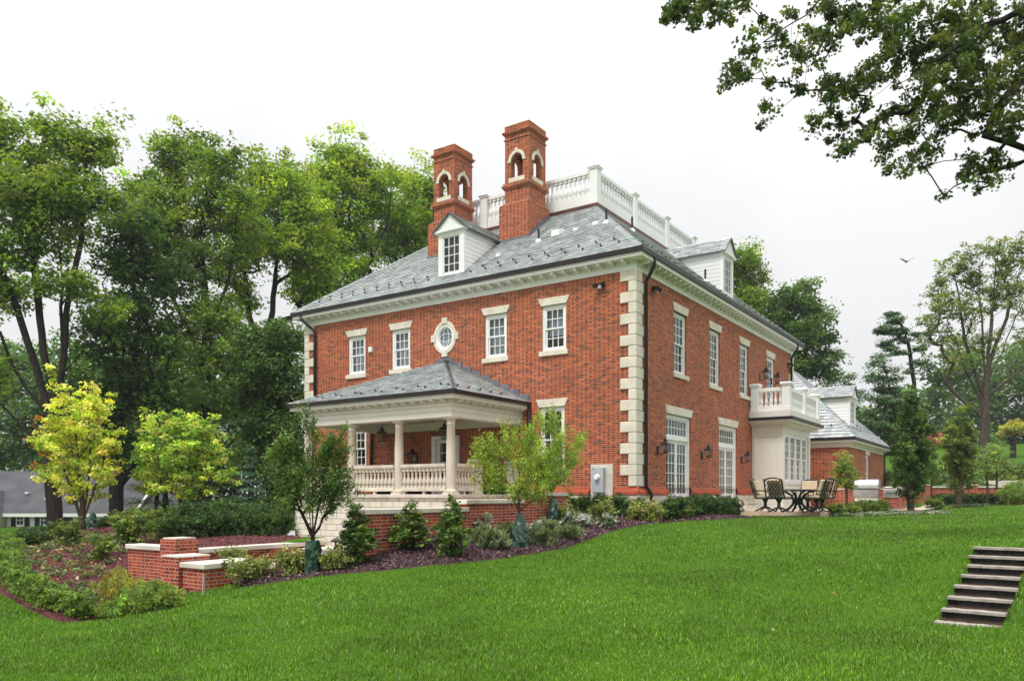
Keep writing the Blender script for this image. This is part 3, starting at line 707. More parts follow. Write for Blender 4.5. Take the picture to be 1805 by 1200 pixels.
# chimneys
def chimney(y0, y1, yl, x0, x1, xb, ztop, zsh):
    ch = MB(); zb = 9.2
    def bx(o, a, b): ch.box((x0-o, y0-o, a), (x1+o, y1+o, b))
    ch.box((x0-.06, y0-.04, zb), (xb, yl, zsh-.12)); ch.add([(x0-.06, y0-.04, zsh-.12), (xb, y0-.04, zsh-.12), (xb, yl, zsh-.12), (x0-.06, yl, zsh-.12), (x0, y0, zsh), (x1, y0, zsh), (x1, y1, zsh), (x0, y1, zsh)], [(4,5,6,7),(0,1,5,4),(1,2,6,5),(2,3,7,6),(3,0,4,7)])
    zc = zsh+.5; bx(0, zsh, zc); bx(.05, zc, zc+.07); bx(.10, zc+.07, zc+.15); bx(.06, zc+.15, zc+.24)
    za = zc+.24; zs = za+.17; zap = zs+1.05+.0; ztp = ztop-.75
    cx, cy = (x0+x1)/2, (y0+y1)/2; hw = .27; w = .24
    zspring = zs+.68
    for T, half in ((lambda u, q, z: (x0+q, cy+u, z), (y1-y0)/2), (lambda u, q, z: (x1-q, cy+u, z), (y1-y0)/2), (lambda u, q, z: (cx+u, y0+q, z), (x1-x0)/2), (lambda u, q, z: (cx+u, y1-q, z), (x1-x0)/2)):
        a = MB(T); a.box((-half, .001, za), (half, w, zs)) ; a.box((-half, .001, zs), (-hw, w, ztp)); a.box((hw, .001, zs), (half, w, ztp))
        n = 12
        for i in range(n):
            t0, t1 = math.pi*i/n, math.pi*(i+1)/n; u0, v0, u1, v1 = -hw*math.cos(t0), zspring+hw*math.sin(t0), -hw*math.cos(t1), zspring+hw*math.sin(t1)
            a.quad((u0, .001, v0), (u1, .001, v1), (u1, .001, ztp), (u0, .001, ztp)); a.quad((u0, .001, v0), (u1, .001, v1), (u1, w, v1), (u0, w, v0)); a.quad((u0, w, v0), (u1, w, v1), (u1, w, ztp), (u0, w, ztp))
        ch.v += []; b = len(ch.v); ch.v += a.v; ch.f += [tuple(i+b for i in f) for f in a.f]; ch.c += a.c
    bx(0, ztp, ztop-.42); bx(.035, ztop-.62, ztop-.57); bx(.045, ztop-.42, ztop-.37); bx(.09, ztop-.37, ztop-.30); bx(.01, ztop-.30, ztop-.06)
    c = ch.build('chimney', M['brick'], house, recalc=False)
    m = MB(); m.add([(x0-.02, y0-.02, ztop-.06), (x1+.02, y0-.02, ztop-.06), (x1+.02, y1+.02, ztop-.06), (x0-.02, y1+.02, ztop-.06), (x0+.08, y0+.08, ztop+.04), (x1-.08, y0+.08, ztop+.04), (x1-.08, y1-.08, ztop+.04), (x0+.08, y1-.08, ztop+.04)],
                    [(0,3,2,1),(4,5,6,7),(0,1,5,4),(1,2,6,5),(2,3,7,6),(3,0,4,7)]); m.build('cap', M['coping'], c)
    for T, half in ((lambda u, q, z: (x0-q, cy+u, z), 0), (lambda u, q, z: (cx+u, y0-q, z), 0)):
        m = MB(T); n = 14
        for i in range(n):
            t0, t1 = math.pi*i/n, math.pi*(i+1)/n; r0, r1 = hw, hw+.12
            P = lambda r, t, q: (-r*math.cos(t), q, zspring+r*math.sin(t))
            m.quad(P(r0, t0, .03), P(r1, t0, .03), P(r1, t1, .03), P(r0, t1, .03)); m.quad(P(r1, t0, .03), P(r1, t0, 0), P(r1, t1, 0), P(r1, t1, .03)); m.quad(P(r0, t0, .03), P(r0, t0, -.05), P(r0, t1, -.05), P(r0, t1, .03))
        m.box((-.055, 0, zspring+hw+.02), (.055, .05, zspring+hw+.19)); m.box((-hw-.15, 0, zspring-.05), (-hw, .035, zspring)); m.box((hw, 0, zspring-.05), (hw+.15, .035, zspring))
        m.build('arch_trim', M['stone'], c)
        s = MB(T); s.box((-hw-.1, -.05, zs-.17), (hw+.1, .03, zs+.01)); s.build('sill', M['stone'], c)
    m = MB(); m.box((x0-.09, y0-.07, zA(x0)-.2), (x0-.062, yl+.03, zA(x0)+.06))
    nst = 8
    for k in range(nst):
        xa = x0-.06+(xb-x0+.06)*k/nst; xb_ = x0-.06+(xb-x0+.06)*(k+1)/nst; m.box((xa, y0-.075, zA(xa)-.2), (xb_, y0-.042, zA(xb_)+.1))
    m.build('flashing', M['lead'], c)
chimney(5.67, 6.79, 7.03, 2.5, 3.72, 3.95, 14.5, 11.45)
chimney(9.33, 10.42, 10.7, 2.5, 3.72, 3.95, 14.5, 11.45)
# dormers (built in a local frame: u across, w outward, z up)
def siding_mat():
    m, t, b = newmat('white_clapboard'); uv = node(t, 'ShaderNodeUVMap'); uv.uv_map = 'UVMap'; sp = node(t, 'ShaderNodeSeparateXYZ'); L(t, uv.outputs[0], sp.inputs[0])
    fv = mth(t, 'FRACT', mth(t, 'DIVIDE', sp.outputs[1], .165)); g = mth(t, 'LESS_THAN', fv, .09)
    L(t, mix(t, g, (.80, .80, .78), (.30, .30, .30)), b.inputs['Base Color']); b.inputs['Roughness'].default_value = .5; bump(t, b, fv, 1., .02); return m
M['siding'] = siding_mat()
def dormer(house, T, zroof, hw, z0, z1, zp, cols, name='dormer', run=3.6):
    # T maps (u, depth into the roof, z); zroof(depth) is the main roof's height there
    m = MB(T); c = .22; gz0, gz1 = z0+.14, z1-.26
    m.box((-hw, 0, z0), (-hw+c, .1, z1)); m.box((hw-c, 0, z0), (hw, .1, z1)); m.box((-hw+c, 0, z1-.2), (hw-c, .1, z1)); m.box((-hw+c, 0, z0), (hw-c, .1, z0+.14))
    m.add([(-hw-.1, -.08, z1), (hw+.1, -.08, z1), (0, -.08, zp-.03), (-hw-.1, .1, z1), (hw+.1, .1, z1), (0, .1, zp-.03)], [(0,1,2),(3,5,4),(0,3,4,1),(1,4,5,2),(2,5,3,0)])
    m.box((-hw-.14, -.12, z1-.05), (hw+.14, .1, z1+.03))
    d = m.build(name, M['white'], house)
    def rn(z):  # depth at which the roof reaches height z
        lo, hi = 0, 8
        for _ in range(40):
            q = (lo+hi)/2
            if zroof(q) < z: lo = q
            else: hi = q
        return lo
    for sg_ in (-1, 1):
        s = MB(T); u = sg_*(hw-.01); s.add([(u, .1, z0-.2), (u, .1, z1), (u, rn(z1)+.1, z1)], [(0, 1, 2)]); s.build('cheek', M['siding'], d)
    r = MB(T); dr = rn(zp)
    de = rn(z1)
    for sg_ in (-1, 1):
        e0, e1, r1_, r0_ = (sg_*(hw+.16), -.16, z1-.02), (sg_*(hw+.16), de+.25, z1-.02), (0, dr+.1, zp), (0, -.16, zp)
        P = [Vector(T(*p)) for p in (e0, e1, r0_, r1_)]; nn = (P[1]-P[0]).cross(P[2]-P[0]); nn = nn if nn.z > 0 else -nn
        rr = MB(); slates(rr, P[0], P[1], P[2], P[3], nn, .19)
        b = len(r.v); r.v += rr.v; r.f += [tuple(i+b for i in f) for f in rr.f]; r.c += rr.c
        r.T = None; b = len(r.v); r.v += [tuple(p) for p in P] + [tuple(p-Vector((0, 0, .05))) for p in P]; r.f += [(b, b+1, b+3, b+2), (b+4, b+5, b+7, b+6), (b, b+1, b+5, b+4), (b, b+2, b+6, b+4)]; r.c += [(.1, .1, .11)]*4
    r.build('roof', M['slate'], d)
    w = MB(T); a, b = -hw+c, hw-c; w.box((a, .03, gz0), (a+.045, .07, gz1+.06)); w.box((b-.045, .03, gz0), (b, .07, gz1+.06)); w.box((a, .03, gz0), (b, .07, gz0+.05)); w.box((a, .03, gz1+.01), (b, .07, gz1+.06))
    for i in range(1, cols): x = a+(b-a)*i/cols; w.box((x-.014, .032, gz0), (x+.014, .068, gz1))
    for i in range(1, 4): z = gz0+(gz1-gz0)*i/4; w.box((a, .034, z-.014), (b, .066, z+.014))
    w.build('sash', M['white'], d)
    g = MB(T); g.quad((a, .05, gz0), (b, .05, gz0), (b, .05, gz1+.05), (a, .05, gz1+.05)); g.build('pane', M['glass'], d)
    cu = MB(T); cu.quad((a-.1, .2, z0), (b+.1, .2, z0), (b+.1, .2, z1-.2), (a-.1, .2, z1-.2)); cu.build('curtain', M['curtain2'], d)
    return d
dormer(house, lambda u, w, z: (.3+w, 7.74+u, z), lambda w: zA(.3+w), .62, 8.24, 9.98, 10.62, 3)
dormer(house, lambda u, w, z: (9.62+u, .28+w, z), lambda w: zB(.28+w), .66, 8.34, 10.1, 10.82, 3)

# ------------------------------------------------------------------ porch
px0, py0, py1 = -3.95, 4.32, 11.12
PC = 2.42
m = MB(); m.box((px0-.25, py0-.08, -2.9), (0, py1+.08, -.09)); m.build('porch_base', M['blocks'], house)
m = MB(); m.box((px0-.33, py0-.15, -.088), (-.01, py1+.15, .02)); m.build('porch_floor', M['coping'], house, bevel=.01)
# entablature ring and ceiling
def pring(m, o0, o1, z0, z1):
    a = [(0, py0-o0), (px0-o0, py0-o0), (px0-o0, py1+o0), (0, py1+o0)]; b = [(0, py0-o1), (px0-o1, py0-o1), (px0-o1, py1+o1), (0, py1+o1)]
    for i in range(3):
        A, B, C, D = a[i], a[i+1], b[i+1], b[i]
        for z in (z0, z1): m.quad((*A, z), (*B, z), (*C, z), (*D, z))
        m.quad((*A, z0), (*B, z0), (*B, z1), (*A, z1)); m.quad((*D, z0), (*C, z0), (*C, z1), (*D, z1))
m = MB(); pring(m, -.42, 0, PC, PC+.17); pring(m, -.42, .02, PC+.17, PC+.19); pring(m, -.42, .015, PC+.19, PC+.34); pring(m, -.4, .07, PC+.34, PC+.39); pring(m, -.4, .03, PC+.39, PC+.56)
pring(m, -.4, .30, PC+.54, PC+.66); pring(m, -.4, .34, PC+.66, PC+.70); m.box((-.25, py0+.42, PC), (-.005, py1-.42, PC+.3))
m.build('porch_entablature', M['cream'], house, recalc=False)
m = MB(); m.box((px0+.3, py0+.3, PC+.32), (-.005, py1-.3, PC+.36)); m.build('porch_ceiling', M['cream'], house)
m = MB(); pring(m, .31, .38, PC+.66, PC+.79); m.build('porch_gutter', M['gutter'], house, recalc=False)
pm0 = modil().build('porch_modillion', M['cream'], house); pm0.rotation_euler = (0, 0, math.pi); pm0.scale = (.78, .8, .8)
pz = PC+.56-.24-.01; pm0.location = (px0-.02, py0+.2, pz)
for k in range(1, 17): moved(pm0, (px0-.02, py0+.2+(py1-py0-.4)*k/16, pz), house)
for k in range(10): moved(pm0, (px0+.2+k*.385, py0-.02, pz), house, rz=-math.pi/2)
# porch roof
po = .37; G0, G1, AP = (px0-po, py0-po, PC+.77), (px0-po, py1+po, PC+.77), (-.02, 7.75, 4.98)
K0, K1 = (-.01, py0-po, PC+.77), (-.01, py1+po, PC+.77)
m = MB(); m.add([G0, G1, AP, K0, K1], [(0, 1, 2), (0, 2, 3), (1, 4, 2)]); pr = m.build('porch_roof', M['slate_under'], house)
m = MB(); s = (AP[2]-G0[2])
AP2 = (AP[0]-.01, AP[1]+.01, AP[2])
slates(m, G1, G0, AP, AP, (-s/(-px0+po), 0, 1), .19)
# right and left slopes end against the wall: split each row from the hip to the wall
def side_slope(G, K, sgn):
    g, k, a = Vector(G), Vector(K), Vector(AP); nrm = Vector((0, sgn*s/3.77, 1)).normalized(); rows = 21
    for r in range(rows):
        t0, t1 = r/rows, (r+1)/rows; A, B, C, D = g.lerp(a, t0), k.lerp(a, t0), k.lerp(a, t1), g.lerp(a, t1); wid = abs(B.x-A.x); x = -rs.random()*.2
        while x < wid:
            w = rs.uniform(.2, .34); xa, xb = max(0, x), min(wid, x+w-.008); x += w
            if xb <= xa: continue
            c = tuple(y*rs.uniform(.85, 1.1) for y in rs.choice(SLATE)); h = nrm*(.02+rs.random()*.01)
            P0, P1 = A+Vector((xa, 0, 0)), A+Vector((xb, 0, 0)); Q1 = Vector((min(max(P1.x, D.x), -.01), C.y, C.z)); Q0 = Vector((min(max(P0.x, D.x), -.01), C.y, C.z))
            m.add([tuple(P0+h), tuple(P1+h), tuple(Q1+nrm*.004), tuple(Q0+nrm*.004), tuple(P0), tuple(P1)], [(0,1,2,3),(4,5,1,0)], c)
side_slope(G0, K0, -1); side_slope(G1, K1, 1)
hipcap(m, G0, AP, Vector((0, .9, 0)), Vector((.9, 0, 0)), .2); hipcap(m, G1, AP, Vector((0, -.9, 0)), Vector((.9, 0, 0)), .2)
m.build('slates', M['slate'], pr)
m = MB()
for k in range(9):
    y = py0-po+.1+k*.42; z = PC+.77+(y-py0+po)*s/3.75; m.box((-.04, y-.02, z-.1), (-.005, y+.42, z+.27))
m.box((-.045, 7.5, 4.85), (-.005, 8.05, 5.12)); m.box((-.35, 7.55, 4.9), (-.04, 8.0, 4.995))
m.build('step_flashing', M['lead'], pr)
for k in range(15):
    y = py0+.1+k*.47
    for q in (0, 1):
        xx = px0-po+.42+q*.22; zz = PC+.77+(xx-px0+po)*s/(-px0+po)
        if q == 0 or k % 1 == 0: pass
    guard(px0-po+.4+.2*(k % 2), y, PC+.77+(.4+.2*(k % 2))*s/(-px0+po)+.03, (0, -math.atan(s/(-px0+po)), 0))
for k in range(5): guard(px0+.2+k*.6, py0-po+.35, PC+.77+.35*s/3.77+.03, (0, -math.atan(s/3.77), math.pi/2))
# columns
cz = PC-.03
m = MB(); m.box((-.19, -.19, 0), (.19, .19, .06)); m.lathe([(.185, .06), (.195, .085), (.185, .12), (.15, .135), (.148, .2), (.152, .8), (.145, 1.5), (.125, cz-.22), (.135, cz-.21), (.135, cz-.19), (.122, cz-.18), (.122, cz-.13), (.15, cz-.10), (.165, cz-.065)], n=24)
m.box((-.175, -.175, cz-.065), (.175, .175, cz+.03)); c0 = m.build('porch_column', M['column'], house, smooth=False)
for p in c0.data.polygons:
    if abs(p.normal.z) < .8 and len(p.vertices) == 4 and p.index > 5: p.use_smooth = True
CY_ = [4.5, 6.66, 8.82, 10.95]; c0.location = (px0+.2, CY_[0], .022)
for y in CY_[1:]: moved(c0, (px0+.2, y, .022), house)
# porch balustrade of stone
pb = empty('porch_balustrade'); setpar(pb, house)
sb = baluster_mesh(.60, .078, .062).build('baluster', M['column'], pb, smooth=False); ns = [0]
def sbal(x, y):
    if ns[0] == 0: sb.location = (x, y, .235); ns[0] = 1
    else: moved(sb, (x, y, .235), pb)
def srun(x0, y0, x1, y1, n):
    rail(x0, y0, x1, y1, .12, .235, .10, pb, M['column']); rail(x0, y0, x1, y1, .835, .88, .085, pb, M['column']); rail(x0, y0, x1, y1, .88, .985, .115, pb, M['column'])
    f = MB()
    for t in (.04, .5, .96):
        x, y = x0+(x1-x0)*t, y0+(y1-y0)*t; f.box((x-.05, y-.05, .02), (x+.05, y+.05, .12))
    f.build('rail_foot', M['column'], pb)
    for k in range(n): t = (k+.5)/n; sbal(x0+(x1-x0)*t, y0+(y1-y0)*t)
for a, b in zip(CY_, CY_[1:]): srun(px0+.2, a+.16, px0+.2, b-.16, 11)
srun(px0+.36, 4.5, -2.62, 4.5, 6)
post(-2.45, 4.5, .02, 1.16, .15, pb, M['column']); post(-.35, 4.5, .02, 1.16, .15, pb, M['column'])
srun(px0+.36, 10.95, -.3, 10.95, 12)
# porch door
m = MB(fA); m.box((7.1, -.1, .03), (7.26, .06, 2.2)); m.box((8.24, -.1, .03), (8.4, .06, 2.2)); m.box((7.26, -.1, 2.08), (8.24, .06, 2.2)); 
m.box((7.27, -.14, .03), (7.39, -.07, 2.07)); m.box((8.11, -.14, .03), (8.23, -.07, 2.07)); m.box((7.39, -.14, .03), (8.11, -.07, .5)); m.box((7.39, -.14, 1.95), (8.11, -.07, 2.07)); m.box((7.735, -.13, .5), (7.765, -.08, 1.95))
for z in (.86, 1.22, 1.58): m.box((7.39, -.128, z-.014), (8.11, -.082, z+.014))
pd = m.build('porch_door', M['white'], house); g = MB(fA); g.quad((7.39, -.105, .5), (8.11, -.105, .5), (8.11, -.105, 1.95), (7.39, -.105, 1.95)); g.build('pane', M['glass'], pd)

# ------------------------------------------------------------------ bay with balcony
BX0, BX1, BY = 11.95, 16.6, -1.38
m = MB(); zt = 3.02
m.box((BX0, BY+.06, -.75), (BX1, 0, .55)); m.box((BX0+.02, BY+.06, .55), (BX0+.12, -.005, 2.78)); m.box((BX1-.12, BY+.06, .55), (BX1, -.005, 2.78)); m.box((BX0, BY+.04, 2.72), (BX1, -.003, zt))
m.box((BX0-.02, BY-.0, -.74), (BX0+.26, BY+.1, 2.74)); m.box((BX1-.26, BY-.0, -.74), (BX1+.02, BY+.1, 2.74)); m.box((BX0-.03, BY-.02, -.76), (BX1+.03, .0, -.45))
m.box((BX0+.26, BY+.02, .46), (BX1-.26, BY+.1, .58))
# framed side panel and apron panels
for a, b, c, d in ((BY+.16, -.1, -.4, .0), (BY+.16, -.1, 2.56, 2.66), (BY+.16, BY+.24, .0, 2.56), (-.16, -.1, .0, 2.56)): m.box((BX0-.02, a, c), (BX0+.02, b, d))
bw = empty('bay_window'); setpar(bw, house)
m.build('panelling', M['cream'], bw, bevel=.006)
m = MB(); n = 4; ww = (BX1-BX0-.52)/n
for k in range(n): a = BX0+.26+ww*k; m.box((a+.1, BY+.03, -.35), (a+ww-.1, BY+.065, .36))
m.build('apron_panel', M['cream'], bw, bevel=.02)
def fbay(u, w, z): return (u, BY+.08-w, z)
for k in range(n):
    w_ = window(bw, fbay, BX0+.26+ww*(k+.5), .58, 2.72, ww-.05, 3, 3, None, None, ('full', 'curtain2', 0, .45), casing=.09, rec=.0, kind='sash_window')
m = MB(); m.box((BX0+.3, BY+.6, -.4), (BX1-.3, BY+.62, 2.7)); m.build('room_screen', M['curtain2'], bw) if 0 else None
# stepped cornice, gutter, balcony
for (o, a, b, mt, nm) in ((.10, zt, zt+.07, 'cream', 'cornice'), (.28, zt+.07, zt+.15, 'cream', 'cornice'), (.45, zt+.15, zt+.23, 'cream', 'cornice'), (.52, zt+.231, zt+.35, 'gutter', 'gutter'), (.40, zt+.351, zt+.62, 'cream', 'parapet_base')):
    m = MB(); m.box((BX0-o, BY-o, a), (BX1+o, -.004, b)); m.build(nm, M[mt], bw)
bb = empty('balcony_balustrade'); setpar(bb, house)
BB = zt+.62; pts = [(BX0-.18, -.22), (BX0-.18, BY-.18), ((BX0+BX1)/2, BY-.18), (BX1+.18, BY-.18), (BX1+.18, -.22)]
for x, y in pts: post(x, y, BB, BB+1.22, .17, bb, M['white'])
wb = baluster_mesh(.62, .065, .055).build('baluster', M['white'], bb); nw = [0]
for (x0, y0), (x1, y1), nn_ in ((pts[0], pts[1], 5), (pts[1], pts[2], 10), (pts[2], pts[3], 10), (pts[3], pts[4], 5)):
    dx, dy = (1, 0) if abs(x1-x0) > abs(y1-y0) else (0, 1); sg_ = 1 if (x1-x0)+(y1-y0) > 0 else -1
    A = (x0+dx*sg_*.17, y0+dy*sg_*.17); B = (x1-dx*sg_*.17, y1-dy*sg_*.17)
    rail(*A, *B, BB, BB+.24, .08, bb, M['white']); rail(*A, *B, BB+.86, BB+1.02, .09, bb, M['white'])
    for k in range(nn_):
        t = (k+.5)/nn_; p = (A[0]+(B[0]-A[0])*t, A[1]+(B[1]-A[1])*t, BB+.24)
        if nw[0] == 0: wb.location = p; nw[0] = 1
        else: moved(wb, p, bb)

# ------------------------------------------------------------------ low brick wing beyond the bay
wing = empty('brick_wing', (0, 0, 0), label='low brick wing with hipped slate roof and one white dormer beyond the bay', cat='building')
GX0, GX1, GY0, GY1, GZ = 19.3, 29.3, -2.6, 5.4, 2.42
m = MB(); wx = 24.2
m.T = lambda u, w, z: (GX0-w, u, z); panel(m, GY0, GY1, -1, GZ, [])
m.T = lambda u, w, z: (u, GY0-w, z); panel(m, GX0, GX1, -1, GZ, [(wx-.55, wx+.55, .15, 2.2)])
m.T = None; m.quad((GX1, GY0, -1), (GX1, GY1, -1), (GX1, GY1, GZ), (GX1, GY0, GZ)); m.quad((GX0, GY1, -1), (GX1, GY1, -1), (GX1, GY1, GZ), (GX0, GY1, GZ))
m.build('wall', M['brick'], wing, recalc=False)
m = MB(); m.box((GX0-.04, GY0-.04, GZ), (GX1+.04, GY1+.04, GZ+.14)); m.box((GX0-.15, GY0-.15, GZ+.14), (GX1+.15, GY1+.15, GZ+.24)); m.box((GX0-.33, GY0-.33, GZ+.24), (GX1+.33, GY1+.33, GZ+.34)); m.build('cornice', M['cream'], wing)
m = MB(); m.box((GX0-.40, GY0-.40, GZ+.345), (GX1+.40, GY1+.40, GZ+.46)); m.build('gutter', M['gutter'], wing)
window(wing, lambda u, w, z: (u, GY0-w, z), wx, .15, 2.2, 1.1, 3, 3, 2.42, None, ('full', 'curtain2', 0, .5))
gz_ = GZ+.465; rr_ = 4.35; zr = gz_+rr_*1.0
a0, a1, a2, a3 = (GX0-.36, GY0-.36, gz_), (GX1+.36, GY0-.36, gz_), (GX1+.36, GY1+.36, gz_), (GX0-.36, GY1+.36, gz_)
r0_, r1_ = (GX0-.36+rr_, (GY0+GY1)/2, zr), (GX1+.36-rr_, (GY0+GY1)/2, zr)
m = MB(); m.add([a0, a1, a2, a3, r0_, r1_], [(0,1,5,4),(1,2,5),(2,3,4,5),(3,0,4)]); wr = m.build('roof', M['slate_under'], wing)
m = MB(); slates(m, a0, a1, r0_, r1_, (0, -1, 1), .25, .26, .42); slates(m, a3, a0, r0_, r0_, (-1, 0, 1), .25, .26, .42); slates(m, a1, a2, r1_, r1_, (1, 0, 1), .3, .4, .6)
hipcap(m, a0, r0_, Vector((0, .9, 0)), Vector((.9, 0, 0))); m.build('slates', M['slate'], wr)
g1 = MB(); g1.box((-.05, -.03, 0), (.07, .03, .02)); g1.box((-.07, -.035, 0), (-.05, .035, .09)); gg = g1.build('snow_guard', M['black'], wr)
gg.location = (GX0+.3, GY0+.9, gz_+.69); gg.rotation_euler = (0, -math.pi/4, 0)
for k in range(1, 5): c = gg.copy(); COL.objects.link(c); setpar(c, wr); c.location = (GX0+.3+.3*(k % 2), GY0+.9+k*.7, gz_+.69+.3*(k % 2))
for k in range(16): c = gg.copy(); COL.objects.link(c); setpar(c, wr); c.location = (GX0+1.2+k*.55, GY0+.3+.3*(k % 2), gz_+.69+.3*(k % 2)); c.rotation_euler = (0, -math.pi/4, math.pi/2)
dormer(wing, lambda u, w, z: (22.1+u, GY0+.35+w, z), lambda w: gz_+w+.71, .75, 3.65, 5.2, 5.85, 3)
m = MB(); m.tube([(GX1-.1, GY0-.1, GZ+.4), (GX1-.1, GY0-.1, -.6)], .05, 8); m.build('downspout', M['gutter'], wing)
m = MB(); m.tube([(GX0-.1, -.4, GZ+.4), (GX0-.1, -.4, -.6)], .05, 8); m.build('downspout', M['gutter'], wing)
#@@FIX
# ================================================================== THINGS FIXED TO OR STANDING BY THE HOUSE
def lantern(loc, rz, label, group, hang=False, s=1.):
    t = empty('hanging_lantern' if hang else 'wall_lantern', loc, rz, label, 'lantern', group); t.scale = (s, s, s)
    m = MB(); w0, w1, h = .085, .135, .30
    for a, b in ((-1,-1),(1,-1),(1,1),(-1,1)): m.tube([(a*w0, b*w0, 0), (a*w1, b*w1, h)], .011, 4)
    m.box((-w0-.012, -w0-.012, -.025), (w0+.012, w0+.012, 0)); m.lathe([(w1*1.6, h), (w1*1.5, h+.02), (.07, h+.12), (.07, h+.16), (.085, h+.165), (.03, h+.20), (.012, h+.25)], n=4, rot=math.pi/4)
    m.box((-w1-.01, -w1-.01, h-.012), (w1+.01, w1+.01, h+.001)); m.tube([(0, 0, 0), (0, 0, .1)], .016, 6)
    m.build('cage', M['black'], t)
    g = MB()
    for i, (a, b) in enumerate(((-1,-1),(1,-1),(1,1),(-1,1))):
        c, d = ((1,-1),(1,1),(-1,1),(-1,-1))[i]; g.quad((a*w0, b*w0, 0), (c*w0, d*w0, 0), (c*w1, d*w1, h), (a*w1, b*w1, h))
    g.build('glass', M['glass'], t, recalc=False)
    k = MB()
    if hang: k.tube([(0, 0, h+.24), (0, 0, h+.55)], .008, 4); k.lathe([(.05, h+.53), (.05, h+.56)], n=8); k.build('chain', M['black'], t)
    else:
        k.tube([(0, .28, -.02), (0, .2, -.08), (0, .06, -.06), (0, 0, -.02)], .014, 5); k.tube([(0, .28, .2), (0, .15, .24), (0, .13, .18)], .008, 4); k.lathe([(.045, 0), (.045, .30)], (0, .30, -.05), 6, 0); k.build('bracket', M['black'], t)
    return t
# local +y points to the wall
for x, lb in ((1.68, 'black gas lantern on brick left of the first French door'), (5.75, 'black gas lantern on brick between the two French doors'), (10.45, 'black gas lantern on brick beside the white bay')):
    lantern((x, -.3, 1.42), 0, lb, 'lanterns along the terrace wall', s=.9)
for x, lb in ((13.1, 'black lantern left of the balcony door'), (14.95, 'black lantern right of the balcony door near the downspout')):
    lantern((x, -.3, 5.30), 0, lb, 'lanterns beside the balcony door', s=1.0)
lantern((-2.1, 9.0, 1.92), .3, 'black lantern hanging from the porch ceiling between the left columns', 'lanterns hanging in the porch', True)
lantern((-2.1, 6.1, 1.92), .3, 'black lantern hanging from the porch ceiling beside the corner column', 'lanterns hanging in the porch', True)
lantern((-.3, 9.15, 1.25), -math.pi/2, 'dim wall lantern on the shaded brick inside the porch', None)
def flood(loc, rz, label):
    t = empty('floodlight', loc, rz, label, 'floodlight', 'twin floodlights under the eaves')
    m = MB(); m.box((-.07, -.03, -.07), (.07, .03, .07)); m.build('junction_box', M['black'], t)
    for s in (-1, 1):
        h = MB(); h.tube([(s*.05, -.03, .02), (s*.12, -.08, .0), (s*.17, -.2, -.05)], [.03, .045, .085], 10); h.build('lamp_head', M['black'], t)
    h = MB(); h.box((-.05, -.13, -.13), (.05, -.02, -.03)); h.build('sensor', M['galv'], t)
flood((-.035, 1.2, 6.85), -math.pi/2, 'black twin floodlight with sensor near the top of the porch side wall')
flood((1.35, -.035, 6.85), 0, 'black twin floodlight tucked behind the corner downspout')
flood((WX-.9, -.035, 6.6), 0, 'small black floodlight by the far downspout above the balcony')
t = empty('electric_meter', (0, 1.2, 0), 0, 'grey electric meter box on a pale stone board by the corner', 'meter')
m = MB(); m.box((-.07, -.43, -.75), (.03, .38, 1.0)); m.build('backing_board', M['coping'], t, bevel=.01)
m = MB(); m.box((-.24, -.17, .08), (-.07, .26, .89)); m.build('cabinet', M['galv'], t, bevel=.012)
m = MB(); m.tube([(-.24, .04, .58), (-.30, .04, .58), (-.36, .04, .58)], [.10, .085, .08], 16); m.build('dial', M['white'], t)
m = MB(); m.tube([(-.15, .12, .08), (-.15, .12, -.8)], .055, 8); m.build('conduit', M['galv'], t); m = MB(); m.tube([(-.15, -.08, .08), (-.15, -.08, -.8)], .055, 8); m.build('conduit', M['galv'], t)
m = MB(); m.box((-.243, .16, .82), (-.2405, .235, .85)); m.build('sticker', surf('red_sticker', (.5, .04, .03)), t)
m = MB(); m.box((-.08, 11.5, 5.72), (0, 11.68, 5.93)); m.box((-.095, 11.53, 5.76), (-.08, 11.65, 5.80)); tag(m.build('alarm_box', M['white'], bevel=.01), 'small white box on brick right of the leftmost upper window', 'box')
m = MB(); m.box((-.03, 8.6, .62), (-.002, 8.72, .80)); m.box((-.036, 8.63, .65), (-.03, 8.69, .77)); tag(m.build('wall_socket', M['white'], bevel=.004), 'small white socket plate on the shaded porch wall', 'socket')
t = empty('board_gate', (0, 0, 0), 0, 'weathered grey board gate beside the porch base', 'gate')
for k in range(8):
    m = MB(); x = -4.5; m.box((x-.03, 11.35+k*.26, -1.5), (x, 11.35+k*.26+.245, -.55)); m.build('board', M['grey_gate'], t)
m = MB(); m.box((-4.50, 11.35, -1.3), (-4.44, 13.45, -1.2)); m.box((-4.50, 11.35, -.8), (-4.44, 13.45, -.7)); m.build('cross_rail', M['grey_gate'], t)
m = MB(); m.box((-5.0, 11.25, -1.75), (-4.2, 13.6, -1.52)); tag(m.build('stone_ledge', M['coping'], bevel=.02), 'pale stone ledge under the grey board gate', 'ledge')

# ------------------------------------------------------------------ garden walls
def wall(name, label, segs, mat='garden_brick', cat='garden wall', group=None):
    # segs: (x0,y0,x1,y1,zbottom,ztop,coping thickness or 0)
    t = empty(name, (0, 0, 0), 0, label, cat, group)
    for (x0, y0, x1, y1, zb, zt, cpt) in segs:
        m = MB(); m.box((x0, y0, zb), (x1, y1, zt-cpt)); m.build('brickwork', M[mat], t)
        if cpt: m = MB(); m.box((x0-.05, y0-.05, zt-cpt+.001), (x1+.05, y1+.05, zt)); m.build('coping', M['coping'], t, bevel=.012)
    return t
t = wall('stepped_garden_wall', 'dark brick garden wall with stone coping stepping up to the house corner', [
    (-12.3, -.3, -9.2, .05, -3, -.27, .10), (-9.2, -.3, -7.0, .05, -3, -.10, .10), (-7.0, -.3, -4.85, .05, -3, .06, .09)])
m = MB(); dx, dy = 4.85, 3.0; nx, ny = -dy/5.7*.17, dx/5.7*.17
